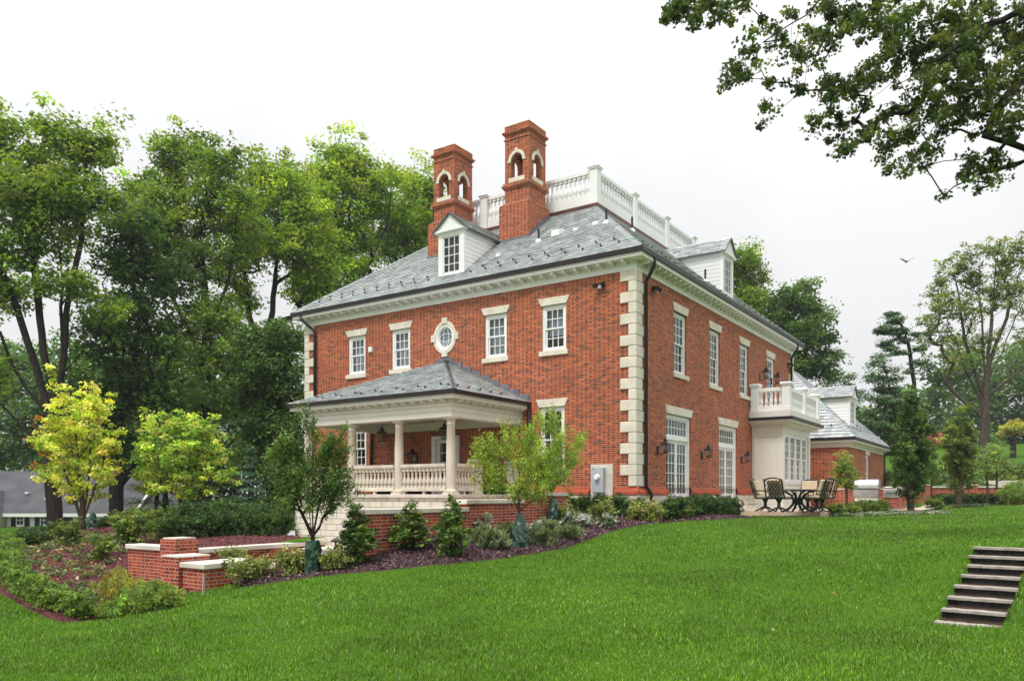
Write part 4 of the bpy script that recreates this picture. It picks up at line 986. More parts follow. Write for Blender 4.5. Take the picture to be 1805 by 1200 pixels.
m.prism([(-4.85-nx, -.1-ny), (-.13-nx, 2.9-ny), (-.13+nx, 2.9+ny), (-4.85+nx, -.1+ny)], -3, -.02); m.build('brickwork', M['garden_brick'], t)
m = MB(); m.prism([(-4.85-nx*1.25, -.1-ny*1.25), (-.13-nx*1.25, 2.9-ny*1.25), (-.13+nx*1.25, 2.9+ny*1.25), (-4.85+nx*1.25, -.1+ny*1.25)], -.019, .07); m.build('coping', M['coping'], t)
wall('retaining_wall', 'long low brick retaining wall with stone coping in front of the clipped hedge', [(-12.75, 4.40, -9.0, 4.7, -3, -1.17, .10)])
wall('retaining_wall', 'pale red brick retaining wall at the edge of the leaf strewn bed', [(-13.25, 4.75, -12.95, 6.05, -3, -1.09, .10)])
t = wall('brick_pier', 'tallest square brick pier between two low retaining walls', [(-13.3, 4.18, -12.76, 4.74, -3, -.93, 0)], cat='pier')
m = MB(); m.box((-13.26, 4.22, -.93), (-12.80, 4.70, -.905)); m.build('cap', M['coping'], t)
def pier_at(name, label, px, d, w, dep, zt, cap, cpt=.0, zb=-3):
    x, y, _ = PX(px, 0, d); return wall(name, label, [(x-dep/2, y-w/2, x+dep/2, y+w/2, zb, zt, cpt)], cat='pier')
t = wall('brick_pier', 'lower brick pier with thin flat cap in front of the tallest pier', [(-14.15, 2.75, -13.5, 3.28, -3, -1.19, 0)], cat='pier')
m = MB(); m.box((-14.17, 2.73, -1.19), (-13.48, 3.30, -1.16)); m.build('cap', M['coping'], t)
wall('capped_wall', 'short brick wall end under a thick pale stone cap at the lawn edge', [(-14.1, 2.0, -12.9, 2.68, -3, -1.27, .10)])
t = wall('garden_seat_wall', 'low brick wall under a long pale stone slab inside the court', [(-13.0, 3.35, -9.9, 3.75, -3, -1.53, .10)])
wall('brick_pier', 'small brick pier with thin stone top near the bagged left tree', [(-10.6, 3.9, -9.6, 4.3, -3, -1.42, .03)], cat='pier')
wall('capped_wall', 'low brick wall with white stone cap behind the upright shrub', [(-12.5, .45, -11.2, 1.15, -3, -1.04, .10)])
x, y, z = at_ground(358, 14.0)
m = MB(); m.box((-.035, -.006, -.2), (.035, .006, .36)); o = m.build('plant_marker', M['galv'], loc=(x, y, z)); o.rotation_euler = (0, .12, .6); tag(o, 'small grey metal marker leaning by the lawn edge', 'marker')
m = MB(); m.box((-.17, -.1, -1.4), (.17, .1, -.05)) if 0 else None
xx, yy, zz = PX(612, 957, 15.4); m = MB(); m.lathe([(.02, 0), (.02, .10), (.09, .10), (.10, .13), (.02, .18)], n=10); m.tube([(0, 0, -.1), (0, 0, .02)], .02, 5); tag(m.build('path_light', M['black'], loc=(-12.0, .8, -1.03)), 'small dark path light on a white stone cap', 'path light')

# ------------------------------------------------------------------ terrace, table and chairs, cooking island
TZ = -.60
m = MB(); m.box((6.75, -4.35, TZ-.35), (19.3, -.12, TZ-.17)); m.box((7.1, -4.0, TZ-.17), (19.29, -.13, TZ)); m.box((15.0, -4.6, TZ-.3), (24, -4.01, TZ-.02))
tag(m.build('terrace', M['paving'], bevel=.01), 'pale stone terrace beside the bay', 'terrace', kind='structure')
pth = [PX(1455, 0, 29.5)[:2], PX(1520, 0, 31)[:2], PX(1590, 0, 35)[:2], PX(1640, 0, 42)[:2], PX(1650, 0, 46)[:2]]
m = MB()
for (a, b), (c, d) in zip(pth, pth[1:]):
    w = .55; q = (Vector((c-a, d-b, 0)).normalized()); n_ = Vector((-q.y, q.x, 0))*w
    pp = [(a-n_.x, b-n_.y), (c-n_.x, d-n_.y), (c+n_.x, d+n_.y), (a+n_.x, b+n_.y)]; m.quad(*[(u, v, gz(u, v)+.07) for u, v in pp])
tag(m.build('path', M['paving']), 'pale stone path leading past the cooking island', 'path', kind='structure')
def chair_proto():
    t = empty('patio_chair')
    k = 1.08
    m = MB(); 
    for s in (-1, 1):
        m.tube([(s*.30, .30, .44), (s*.31, -.22, .44), (s*.30, -.30, .60), (s*.295, -.37, .86), (s*.29, -.42, 1.02), (s*.29, -.47, 1.05)], .024, 6)
    m.tube([(-.29, -.42, 1.02), (-.15, -.425, 1.07), (0, -.43, 1.09), (.15, -.425, 1.07), (.29, -.42, 1.02)], .024, 6); m.tube([(-.3, .30, .44), (.3, .30, .44)], .024, 6); m.tube([(-.3, -.25, .46), (.3, -.25, .46)], .02, 6)
    m.box((-.30, -.22, .425), (.30, .30, .445)); m.build('frame', M['black'], t)
    m = MB(); P = lambda u, v: (u, -.25-.19*v, .48+.58*v)
    for i in range(-5, 6):       # crossed back lattice
        for s in (-1, 1):
            u0 = i*.115; pts = []
            for j in range(7):
                v = j/6; u = u0+s*(v-.5)*.50
                if abs(u) <= .28: pts.append(P(u, v*.93))
            if len(pts) > 1: m.tube(pts, .012, 4)
    m.build('back_lattice', M['black'], t)
    for s in (-1, 1):
        m = MB(); m.tube([(s*.31, -.31, .68), (s*.34, -.1, .70), (s*.35, .2, .69), (s*.345, .29, .64), (s*.33, .27, .56), (s*.31, .24, .45)], .02, 6); m.build('armrest', M['black'], t)
    m = MB(); m.tube([(0, 0, .43), (0, 0, .30), (0, 0, .16), (0, 0, .10)], [.12, .05, .06, .10], 8)
    for q in range(4):
        a = math.pi/4+q*math.pi/2; c, s_ = math.cos(a), math.sin(a); m.tube([(0, 0, .14), (c*.12, s_*.12, .13), (c*.25, s_*.25, .05), (c*.36, s_*.36, .02)], [.035, .03, .025, .02], 6)
    m.build('swivel_base', M['black'], t)
    m = MB(); m.box((-.27, -.20, .447), (.27, .29, .55)); m.build('seat_cushion', M['cushion'], t, bevel=.04)
    m = MB(); m.add([(-.26, -.19, .55), (.26, -.19, .55), (.26, -.34, 1.03), (-.26, -.34, 1.03), (-.26, -.08, .55), (.26, -.08, .55), (.26, -.22, 1.05), (-.26, -.22, 1.05)], [(0,3,2,1),(4,5,6,7),(0,1,5,4),(1,2,6,5),(2,3,7,6),(3,0,4,7)])
    m.build('back_cushion', M['cushion'], t, bevel=.035)
    return t
tx, ty, _ = PX(1406, 0, 27.9)
ch0 = chair_proto()
def face(x, y): return math.atan2(ty-y, tx-x)-math.pi/2
CH = [(1349, 28.6, 'dark lattice patio chair with tan cushions at the left end of table'), (1373, 26.9, 'dark lattice patio chair with its back to the lawn'),
      (1424, 29.3, 'tan cushioned patio chair on the far side of table'), (1440, 27.4, 'dark patio chair at the near right of the table'), (1449, 28.4, 'dark patio chair at the far right of the table')]
for i, (px, d, lb) in enumerate(CH):
    x, y, _ = PX(px, 0, d); c = ch0 if i == 0 else copy_tree(ch0)
    c.location = (x, y, TZ+.002); c.rotation_euler = (0, 0, face(x, y)); c.scale = (1.08,)*3; tag(c, lb, 'patio chair', 'patio chairs round the dark table')
t = empty('patio_table', (tx, ty, TZ), .6, 'dark round cast metal patio table between lattice chairs', 'table')
m = MB(); m.lathe([(.2, .74), (.72, .745), (.75, .76), (.75, .79), (.72, .80), (.05, .80)], n=32); m.build('tabletop', M['black'], t, bevel=.004)
m = MB()
for q in range(4):
    a = q*math.pi/2; c, s_ = math.cos(a), math.sin(a); pts = [(.62, .73), (.40, .70), (.22, .58), (.14, .42), (.16, .28), (.30, .12), (.48, .04), (.55, .0)]
    m.tube([(c*r, s_*r, z) for r, z in pts], [.03, .035, .045, .05, .045, .045, .04, .035], 6)
m.lathe([(.10, .25), (.13, .35), (.10, .5)], n=10); m.build('pedestal', M['black'], t)
ix, iy = 15.9, -4.75
t = empty('cooking_island', (ix, iy, TZ), 0, 'brick cooking island with pale counter at the terrace edge', 'cooking island')
m = MB(); m.box((0, -.75, 0), (.8, 1.95, .84)); m.build('brickwork', M['garden_brick'], t); m = MB(); m.box((-.04, -.8, .841), (.85, .15, .90)); m.box((-.04, 1.32, .841), (.85, 2.0, .90)); m.box((.7, .15, .841), (.85, 1.32, .90)); m.build('counter', M['coping'], t, bevel=.01)
m = MB(); m.box((-.02, .25, .02), (-.005, 1.25, .5)); m.build('cabinet_door', M['white'], t)
t2 = empty('gas_grill', (ix, iy+.74, TZ+.52), 0, 'large stainless steel grill with closed rounded hood', 'grill')
m = MB(); m.box((-.10, -.52, 0), (-.005, .54, .385)); m.box((-.1, -.5, .322), (.64, .5, .42)); m.build('firebox', M['steel'], t2, bevel=.01)
m = MB(); n = 9; pr_ = [(-.08, .42), (-.07, .55)] + [(.0+.28*(1-math.cos(a))-.05, .55+.24*math.sin(a)) for a in [math.pi/2*i/6 for i in range(1, 7)]] + [(.6, .75), (.62, .42)]
m.prism([(a, b) for a, b in pr_], -.5, .5, ax=1); m.build('hood', M['steel'], t2)
m = MB(); m.tube([(-.10, -.42, .47), (-.16, -.42, .47), (-.16, .42, .47), (-.10, .42, .47)], .016, 6); m.build('handle', M['steel'], t2)
t3 = empty('side_burner', (ix, iy-.30, TZ+.60), 0, 'small stainless side burner with bar handle set in brick', 'side burner')
m = MB(); m.box((-.06, -.32, -.12), (-.004, .32, .235)); m.build('front_panel', M['steel'], t3, bevel=.008); m = MB(); m.box((-.06, -.3, .302), (.5, .3, .36)); m.build('lid', M['steel'], t3, bevel=.015)
m = MB(); m.tube([(-.06, -.22, .08), (-.11, -.22, .08), (-.11, .22, .08), (-.06, .22, .08)], .018, 6); m.build('handle', M['black'], t3)
t4 = MB(); t4.lathe([(.10, 0), (.17, .03), (.17, .05), (.02, .07)], n=16); tag(t4.build('dark_dish', M['black'], loc=(ix+.72, iy+.2, TZ+.90)), 'dark shallow dish on the counter behind the grill', 'dish')
# ------------------------------------------------------------------ stone steps set in the lawn
ord_ = ['lowest', 'second', 'third', 'fourth', 'fifth', 'sixth', 'seventh', 'top']
SN = 8; SH = math.atan2(STD[0], STD[1]); SRZ = math.pi/2-(math.pi/2-math.atan2(XL, XD)) - SH
M['shaded_dark_stone'] = surf('dark_shaded_riser_stone', (.036, .031, .028), (.012, .010, .010), 6, .75, .3, bmp=.6, bscale=16)  # dark mossy stone, with the shade on the risers put into its colour
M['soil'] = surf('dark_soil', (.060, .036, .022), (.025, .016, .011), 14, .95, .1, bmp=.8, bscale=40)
def sloc(k): 
    q = k/(SN-1); x, y, _ = W(ST0[0]+STD[0]*q, ST0[1]+STD[1]*q); return (x, y, -1.585+.76*q)
for k in range(SN):
    r = random.Random(k+3); n = 14; w = .37+(.05 if k > 5 else 0)+r.uniform(-.015, .02)
    t = empty('stone_step', sloc(k), SRZ+r.uniform(-.015, .015), ('%s bluestone slab of the garden steps set into the lawn' if k in (0, 7) else '%s bluestone slab counting up from the foot of the garden steps') % ord_[k], 'stone step', 'garden steps in the lawn')
    f = [(-.16+r.uniform(-.018, .018), -w+2*w*i/n+(r.uniform(-.02, .02) if 0 < i < n else 0)) for i in range(n+1)]
    m = MB(); m.prism(f+[(-.0+r.uniform(-.03, .03), w-2*w*i/n) for i in range(n+1)], -.042, 0); m.build('tread', M['bluestone'], t, bevel=.006)
    m = MB(); m.prism([(a+.035+r.uniform(0, .015), b*.985) for a, b in f]+[(.0, w*.98), (.0, -w*.98)], -.16, -.0425); m.build('riser', M['shaded_dark_stone'], t, bevel=.006)
m = MB(); stp = math.hypot(*STD)/(SN-1)
ss_, cs_ = math.sin(SRZ), math.cos(SRZ)
for k in range(SN):
    x, y, z = sloc(k); P4 = [(-.06, -.355), (stp-.10, -.355), (stp-.10, .355), (-.06, .355)]
    if k == SN-1: P4 = [(-.06, -.38), (.10, -.38), (.10, .38), (-.06, .38)]
    m.prism([(x+a*cs_-b*ss_, y+a*ss_+b*cs_) for a, b in P4], z-.13, z-.012)
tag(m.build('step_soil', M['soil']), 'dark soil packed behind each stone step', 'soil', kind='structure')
def in_steps(x, y):
    x0, y0, _ = sloc(0); u = (x-x0)*cs_+(y-y0)*ss_; v = -(x-x0)*ss_+(y-y0)*cs_
    return (u > -.17) & (u < math.hypot(*STD)+.05) & (np.abs(v) < .355)
#@@
# ================================================================== FOLIAGE
rng = np.random.RandomState(11)
SHAPES = {'leaf': [(1, 0), (.05, .55), (-1, 0), (.05, -.55)], 'needle': [(1, 0), (0, .13), (-1, 0), (0, -.13)], 'tuft': [(1, 0), (.2, .34), (-1, .1), (.2, -.34)], 'blade': [(1, 0), (-.1, .16), (-1, .05), (-.1, -.16)],
          'lobed': [(1, 0), (.35, .22), (.45, .8), (.0, .38), (-.35, .7), (-.9, .0), (-.35, -.7), (.0, -.38), (.45, -.8), (.35, -.22)],
          'round': [(1, 0), (.6, .6), (-.4, .55), (-1, 0), (-.4, -.55), (.6, -.6)]}
def leafobj(name, C, N, S_, colr, mat, parent=None, shape='leaf', loc=None, tang=None, fold=.18):
    n = len(C); N = N/(np.linalg.norm(N, axis=1, keepdims=True)+1e-9)
    r = rng.normal(size=(n, 3)) if tang is None else tang
    T = r-N*(r*N).sum(1, keepdims=True); T /= np.linalg.norm(T, axis=1, keepdims=True)+1e-9; B = np.cross(N, T)
    sh = SHAPES[shape]; k = len(sh); S_ = np.asarray(S_).reshape(-1, 1) * np.ones((n, 1))
    V = np.empty((n, k, 3))
    for i, (a, b) in enumerate(sh): V[:, i] = C+S_*(a*T+b*B+fold*(abs(b)-(.35 if abs(a) > .9 else 0))*N)
    me = bpy.data.meshes.new(name); me.vertices.add(n*k); me.vertices.foreach_set('co', V.astype(np.float32).ravel())
    me.loops.add(n*k); me.loops.foreach_set('vertex_index', np.arange(n*k, dtype=np.int32))
    me.polygons.add(n); me.polygons.foreach_set('loop_start', np.arange(0, n*k, k, dtype=np.int32)); me.polygons.foreach_set('loop_total', np.full(n, k, np.int32))
    me.update(calc_edges=True)
    ca = me.color_attributes.new('Col', 'FLOAT_COLOR', 'POINT'); cc = np.ones((n, k, 4), np.float32); cc[:, :, :3] = np.clip(colr, 0, 1)[:, None, :]
    ca.data.foreach_set('color', cc.ravel()); me.materials.append(mat)
    o = bpy.data.objects.new(name, me); COL.objects.link(o); setpar(o, parent)
    if loc is not None: o.location = loc
    return o
def pick(pal, n, jit=.18):
    pal = np.array(pal); c = pal[rng.randint(0, len(pal), n)]; return c*np.exp(rng.normal(0, jit, (n, 1)))*np.exp(rng.normal(0, .06, (n, 3)))
UP = np.array([0, 0, 1.]); GAIN = 2.35
def clump_leaves(cl, per, R_, flat, size, pal, up=.9, spread=.55, droop=0., cjit=.22, outc=None, gain=None):
    gain = gain or GAIN
    m = len(cl); cidx = np.repeat(np.arange(m), per); n = len(cidx)
    off = rng.normal(size=(n, 3)); off /= np.linalg.norm(off, axis=1, keepdims=True); off *= (rng.rand(n, 1)**.5)
    Rr = (R_*np.exp(rng.normal(0, .25, m)))[cidx][:, None]
    off = off*Rr*np.array([1, 1, flat]); off[:, 2] -= droop*(off[:, 0]**2+off[:, 1]**2)/np.maximum(Rr[:, 0], .01)
    C = cl[cidx]+off
    N = rng.normal(size=(n, 3))*spread+UP*up+off/np.maximum(Rr, 1e-3)*.5
    base = pick(pal, m, cjit)[cidx]*gain; col = base*np.exp(rng.normal(0, .16, (n, 1)))
    return C, N, size*np.exp(rng.normal(0, .2, n)), col
def skeleton(trunks, clumps, r0, rt=.012, seed=0, step=.8, sag=.15, up=.35):
    """trunks: polylines (first point = base; later ones may start on an earlier node). Grows a branch to each clump; returns tubes."""
    rd = np.random.RandomState(seed); nodes = []; par = []; kidsn = []
    def addn(p, pr): nodes.append(np.array(p, float)); par.append(pr); return len(nodes)-1
    for ti, tr in enumerate(trunks):
        tr = [np.array(p, float) for p in tr]; prev = None
        if ti > 0:
            dd = [np.linalg.norm(n-tr[0]) for n in nodes]; prev = int(np.argmin(dd))
        for i, p in enumerate(tr):
            if i == 0:
                if prev is None: prev = addn(p, -1)
                continue
            a = nodes[prev]; L_ = np.linalg.norm(p-a); k = max(1, int(L_/step))
            for q in range(1, k+1): prev = addn(a+(p-a)*q/k+(rd.normal(0, .05*step, 3) if q < k else 0), prev)
    nt = len(nodes); tops = nodes[0]
    order = np.argsort([np.linalg.norm((c-nodes[0])*np.array([1, 1, .6])) for c in clumps])
    for ci in order:
        c = clumps[ci]; A = np.array(nodes); dv = c-A; dist = np.linalg.norm(dv, axis=1)
        pen = np.maximum(0, A[:, 2]-c[2]+up*np.linalg.norm(dv[:, :2], axis=1))*1.6
        j = int(np.argmin(dist+pen)); a = A[j]; L_ = dist[j]; k = max(2, int(L_/step)); prev = j
        h = np.array([0, 0, -sag*L_])
        for q in range(1, k+1):
            t = q/k; p = a+(c-a)*t+h*math.sin(math.pi*t)*.5+(rd.normal(0, .06*L_/k, 3) if q < k else 0); prev = addn(p, prev)
    n = len(nodes); cnt = np.zeros(n); ch = [[] for _ in range(n)]
    for i in range(n):
        if par[i] >= 0: ch[par[i]].append(i)
    for i in range(n-1, -1, -1):
        cnt[i] = max(1, sum(cnt[k] for k in ch[i]))
    ex = math.log(r0/rt)/math.log(max(cnt[0], 2)); rad = rt*cnt**ex
    m = MB(); done = set(); stack = [(0, None)]
    while stack:
        i, frm = stack.pop(); pts, rr = [], []
        if frm is not None: pts.append(nodes[frm]); rr.append(min(rad[frm], rad[i]*1.25))
        while True:
            pts.append(nodes[i]); rr.append(rad[i])
            if not ch[i]: break
            ks = sorted(ch[i], key=lambda q: -cnt[q])
            for q in ks[1:]: stack.append((q, i))
            i = ks[0]
        if len(pts) > 1:
            rr[-1] *= .5; m.tube([tuple(p) for p in pts], rr, 8 if rr[0] > .1 else (6 if rr[0] > .04 else 4), cap=False)
    return m
def sample_lobes(lobes, n, shell=.55):
    vol = np.array([(l[3]*l[4]*l[5])**.75 for l in lobes]); cnt = np.maximum(1, np.round(n*vol/vol.sum()).astype(int)); out = []
    for l, k in zip(lobes, cnt):
        u = rng.normal(size=(k, 3)); u /= np.linalg.norm(u, axis=1, keepdims=True); r = (shell+(1-shell)*rng.rand(k, 1)) if shell < 1 else 1
        r = np.where(rng.rand(k, 1) < .3, rng.rand(k, 1)**.4, r); r = np.where(rng.rand(k, 1) < .22, 1+.45*rng.rand(k, 1), r); out.append(np.array(l[:3])+u*r*np.array(l[3:6]))
    return np.concatenate(out)
G_MID = [(.095, .135, .018), (.078, .116, .016), (.118, .162, .022), (.06, .096, .014)]
G_LIGHT = [(.14, .19, .020), (.11, .165, .018), (.17, .21, .026), (.085, .135, .016)]
G_DARK = [(.038, .070, .016), (.028, .055, .012), (.050, .085, .018), (.022, .044, .011)]
G_GREY = [(.07, .10, .045), (.055, .085, .038), (.09, .12, .05)]
def tree(name, label, cat, base, d, trunks, lobes, n, per, leaf, cr, pal, r0, group=None, flat=.55, shell=.5, mat='leaf', bark='bark', shape='leaf', ddepth=.9, up=.9, seed=1, sag=.15, upb=.35, spread=.55, droop=0., step=.8, rt=.012, cjit=.25, extra=None, shoots=0, sl=.5):
    """base: (px) or world xyz; trunks and lobes given as (px, py[, depth offset]) sight lines at depth d, lobes (px,py,rx,ry[,dd]) with radii in px."""
    b = base if len(base) == 3 else at_ground(base[0], d)
    bv = np.array(b); k = d/1384.
    t = empty(name, b, 0, label, cat, group)
    def P(px, py, dd=0.): return np.array(PX(px, py, d+dd))-bv
    rd = np.random.RandomState(seed)
    tr = [[(P(*q) if len(q) > 1 else np.zeros(3)) for q in line] for line in trunks]
    tr[0][0] = np.array([0, 0, -.25])
    dirl = np.array([XL, -XD, 0.]); dird = np.array([XD, XL, 0.])
    lb = []
    for l in lobes:
        dd = l[4] if len(l) > 4 else rd.uniform(-.5, .5)*l[2]*k*ddepth*1.3
        c = P(l[0], l[1], dd); lb.append((*c, l[2]*k, l[2]*k*ddepth, l[3]*k))
    n = int(n*1.25); cl = sample_lobes(lb, n, shell)
    gzv = gz_arr(cl[:, 0]+b[0], cl[:, 1]+b[1])-b[2]; cl[:, 2] = np.maximum(cl[:, 2], gzv+.25*min(1, cr))
    leaf *= .74; cr *= .74
    if shoots:
        cen = cl.mean(0); ids = rng.choice(len(cl), shoots); add = []
        for q in ids:
            v = cl[q]-cen; v = v/(np.linalg.norm(v)+1e-6)+np.array([0, 0, .9])+rng.normal(0, .3, 3); v /= np.linalg.norm(v); Ls = sl*rng.uniform(.4, 1.2)
            for tt in np.linspace(.15, 1, max(2, int(Ls/(cr*.8)))): add.append(cl[q]+v*Ls*tt)
        cl = np.concatenate([cl, np.array(add)])
    sk = skeleton(tr, cl, r0, seed=seed, sag=sag, up=upb, step=step, rt=rt).build('trunk', M[bark], t, smooth=True, recalc=False)
    C, N, S_, col = clump_leaves(cl, int(per*.52), cr, flat, leaf, pal, up=up, spread=spread, droop=droop, cjit=cjit)
    if extra is not None: col = extra(C, col, P)
    leafobj('crown', C, N, S_, col, M[mat], t, shape)
    return t

# ------------------------------------------------------------------ the tall trees left of the house
GL = 'tall trees behind the left bed'
tree('shade_tree', 'tall many stemmed tree at the left edge with bare fanning limbs', 'tree', (95,), 37,
     [[(95, 935), (93, 860), (92, 770), (86, 730), (62, 640), (35, 560), (12, 500), (-5, 455), (-15, 360)], [(86, 735), (50, 690), (20, 640), (0, 585), (-25, 540), (-40, 450)], [(92, 760), (95, 690), (76, 620), (70, 560), (62, 480), (56, 400), (40, 320)],
      [(93, 790), (106, 700), (110, 620), (107, 540), (108, 470), (95, 380)], [(108, 690), (116, 590), (122, 520), (133, 470), (146, 410), (147, 350), (152, 280), (152, 220)], [(92, 800), (45, 760), (5, 715), (-30, 690)], [(116, 660), (140, 625), (165, 590), (188, 555)]],
     [(5, 250, 45, 50), (60, 290, 40, 40), (92, 235, 26, 35), (130, 270, 30, 40), (158, 240, 26, 40), (175, 260, 24, 30), (30, 340, 60, 45), (110, 335, 50, 40), (165, 335, 28, 28), (200, 285, 12, 10), (15, 430, 50, 40), (80, 420, 40, 40), (130, 390, 30, 30), (195, 345, 22, 22), (-50, 330, 60, 110), (20, 520, 30, 25), (100, 500, 45, 25), (185, 540, 20, 20), (-40, 500, 40, 60), (-30, 660, 40, 30)],
     440, 120, .15, 1.0, G_MID, .36, GL, seed=3, bark='bark_dark', shoots=40, sl=1.6)
tree('shade_tree', 'dark forked maple standing behind the two yellow green trees', 'tree', (203,), 41,
     [[(203, 905), (205, 860), (214, 820), (216, 700), (218, 610), (205, 560), (180, 500)], [(207, 850), (232, 828), (262, 780), (285, 700), (300, 620)], [(216, 720), (240, 620), (250, 520), (262, 430)], [(205, 858), (185, 815), (170, 760), (160, 690)]],
     [(215, 560, 50, 50), (250, 490, 50, 50), (285, 590, 45, 50), (180, 610, 40, 50), (300, 500, 40, 45), (215, 450, 45, 40), (240, 690, 60, 45), (300, 690, 50, 50), (185, 710, 45, 45), (250, 400, 40, 30), (280, 770, 45, 30), (200, 780, 50, 30), (210, 385, 25, 25)],
     430, 105, .16, 1.05, G_DARK+[(.05, .09, .016)], .36, GL, bark='bark_dark', seed=5, shoots=40, sl=1.6)
tree('shade_tree', 'tall straight trunked tree with three leafy tops right of the forked maple', 'tree', (359,), 46,
     [[(359, 905), (358, 780), (362, 690), (363, 560), (357, 480), (352, 400), (372, 320), (375, 260)], [(363, 575), (385, 540), (402, 500), (415, 430), (420, 340)], [(357, 490), (330, 440), (310, 370), (312, 290)], [(360, 640), (320, 560), (290, 480), (268, 420)]],
     [(312, 275, 30, 30), (345, 255, 22, 26), (295, 320, 35, 40), (365, 310, 35, 45), (400, 290, 30, 35), (270, 380, 45, 45), (335, 385, 50, 40), (405, 360, 45, 40), (300, 450, 40, 40), (360, 460, 45, 35), (430, 420, 30, 30), (245, 345, 22, 25), (375, 560, 50, 35), (345, 620, 45, 40), (400, 640, 45, 40), (345, 700, 45, 35), (410, 590, 25, 30), (285, 265, 20, 18), (405, 700, 45, 40)],
     520, 105, .16, 1.1, G_MID+[(.05, .085, .015)], .40, GL, bark='bark_dark', seed=8, shoots=50, sl=1.8)
tree('shade_tree', 'broad light green tree rising between the straight trunked tree and house', 'tree', (480,), 52,
     [[(480, 930), (478, 760), (470, 620), (485, 500), (495, 420), (490, 340)], [(472, 640), (440, 560), (430, 480), (445, 400)], [(485, 510), (530, 470), (560, 420), (565, 380)]],
     [(455, 320, 26, 24), (490, 310, 28, 24), (440, 370, 40, 35), (500, 360, 40, 35), (535, 320, 22, 22), (545, 390, 40, 40), (470, 420, 45, 30), (425, 440, 35, 40), (520, 440, 45, 30), (560, 470, 40, 30), (415, 500, 25, 22), (550, 520, 45, 30), (430, 530, 20, 18)],
     430, 100, .17, 1.15, G_LIGHT+G_MID[:2], .38, GL, seed=9, shoots=50, sl=1.8, bark='bark_dark')
tree('shade_tree', 'highest yellow green crown just left of the dormer', 'tree', (630,), 58,
     [[(630, 930), (628, 700), (625, 560), (620, 470), (615, 380), (610, 300)], [(625, 520), (660, 450), (680, 400), (690, 340)], [(622, 500), (580, 440), (570, 380), (560, 300)]],
     [(590, 290, 35, 28), (560, 300, 22, 22), (620, 295, 32, 28), (650, 310, 28, 26), (600, 350, 45, 40), (660, 360, 42, 35), (555, 360, 30, 35), (690, 310, 22, 15), (620, 420, 50, 40), (570, 430, 45, 35), (560, 500, 40, 30), (630, 480, 35, 28)],
     430, 100, .18, 1.2, G_LIGHT+[(.16, .19, .03)], .40, GL, seed=12, shoots=50, sl=1.8, bark='bark_dark')
tree('shade_tree', 'rounded yellow green tree touching the left chimney', 'tree', (740,), 62,
     [[(740, 930), (735, 640), (730, 500), (728, 420), (735, 350)], [(731, 520), (705, 470), (690, 430)]],
     [(735, 340, 28, 30), (715, 320, 18, 16), (752, 390, 30, 40), (712, 395, 35, 35), (690, 440, 30, 25), (740, 440, 40, 30), (760, 340, 14, 16)],
     230, 110, .18, 1.2, G_LIGHT, .36, GL, seed=14, shoots=30, sl=1.8, bark='bark_dark')
tree('evergreen_tree', 'dark dense tree crowding the left corner of the house', 'tree', (492,), 41,
     [[(492, 930), (492, 800), (490, 700), (487, 600), (485, 560)]],
     [(485, 590, 35, 35), (450, 620, 35, 40), (520, 600, 22, 35), (480, 660, 50, 40), (440, 690, 35, 40), (510, 690, 35, 40), (470, 750, 50, 40), (510, 770, 35, 40), (450, 800, 40, 40), (500, 840, 40, 40), (440, 590, 18, 20)],
     330, 110, .15, 1.0, G_DARK, .3, GL, bark='bark_dark', seed=15)
# layered hemlock and a small blue green spruce
def conifer(name, label, px, d, top, halfw, tiers, pal, lean=0, per=70, leaf=.11, group=None, seed=2, cat='tree', flat=.22, r0=.2):
    b = at_ground(px, d); y0 = 872-b[2]/d*1384; lob = []
    rd = np.random.RandomState(seed)
    for i in range(tiers):
        t = i/(tiers-1); y = top+(y0-top)*(.03+.90*t); w = halfw*(.08+.92*t)
        for q in range(3+int(5*t)):
            a = rd.rand()*6.28; lob.append((px+lean*(1-t)+math.cos(a)*w*.6, y, w*.42+2, max(3., (y0-top)*.025), math.sin(a)*w*.6*d/1384))
    return tree(name, label, cat, (px,), d, [[(px, y0), (px+lean*.5, (y0+top)/2), (px+lean, top+4)]], lob, tiers*12, per, leaf, .55*halfw/40*d/40+.18, pal, r0, group, flat=flat, mat='needle', bark='bark_dark', shape='blade', upb=-.1, sag=-.1, spread=.35, seed=seed, step=.6)
conifer('hemlock', 'feathery dark hemlock behind the second yellow green tree', 292, 43, 640, 75, 12, G_DARK+[(.035, .07, .03)], group=None, seed=4)
conifer('spruce_tree', 'small blue green spruce beside the clipped hedge', 440, 29, 790, 34, 10, [(.045, .085, .05), (.06, .10, .06), (.035, .07, .04)], leaf=.075, per=90, seed=6, r0=.09)
# far wood: one mass of dark crowns behind the left trees
def far_wood(label, d, lobes, n, per, leaf, cr, pal, seed):
    rd = np.random.RandomState(seed); k = d/1384; lb = []
    for l in lobes:
        dd = rd.uniform(-6, 8); lb.append((*PX(l[0], l[1], d+dd), l[2]*k, l[2]*k, l[3]*k))
    cl = sample_lobes(lb, n, .3); C, N, S_, col = clump_leaves(cl, per, cr, .6, leaf, pal)
    o = leafobj('far_wood', C, N, S_, col, M['leaf']); tag(o, label, 'wood', kind='stuff'); return o
far_wood('dark wood closing the view behind the trees on the left', 72,
         [(x, y, 45, 40) for y, xs in ((800, range(-80, 560, 55)), (740, range(-100, 560, 60)), (690, range(-80, 440, 62)), (850, range(-60, 560, 60)), (640, range(-100, 330, 75))) for x in xs] + [(20, 640, 40, 30), (520, 650, 30, 40)],
         1100, 55, .24, 1.9, G_DARK+[(.03, .06, .02), (.06, .095, .022)], 31)
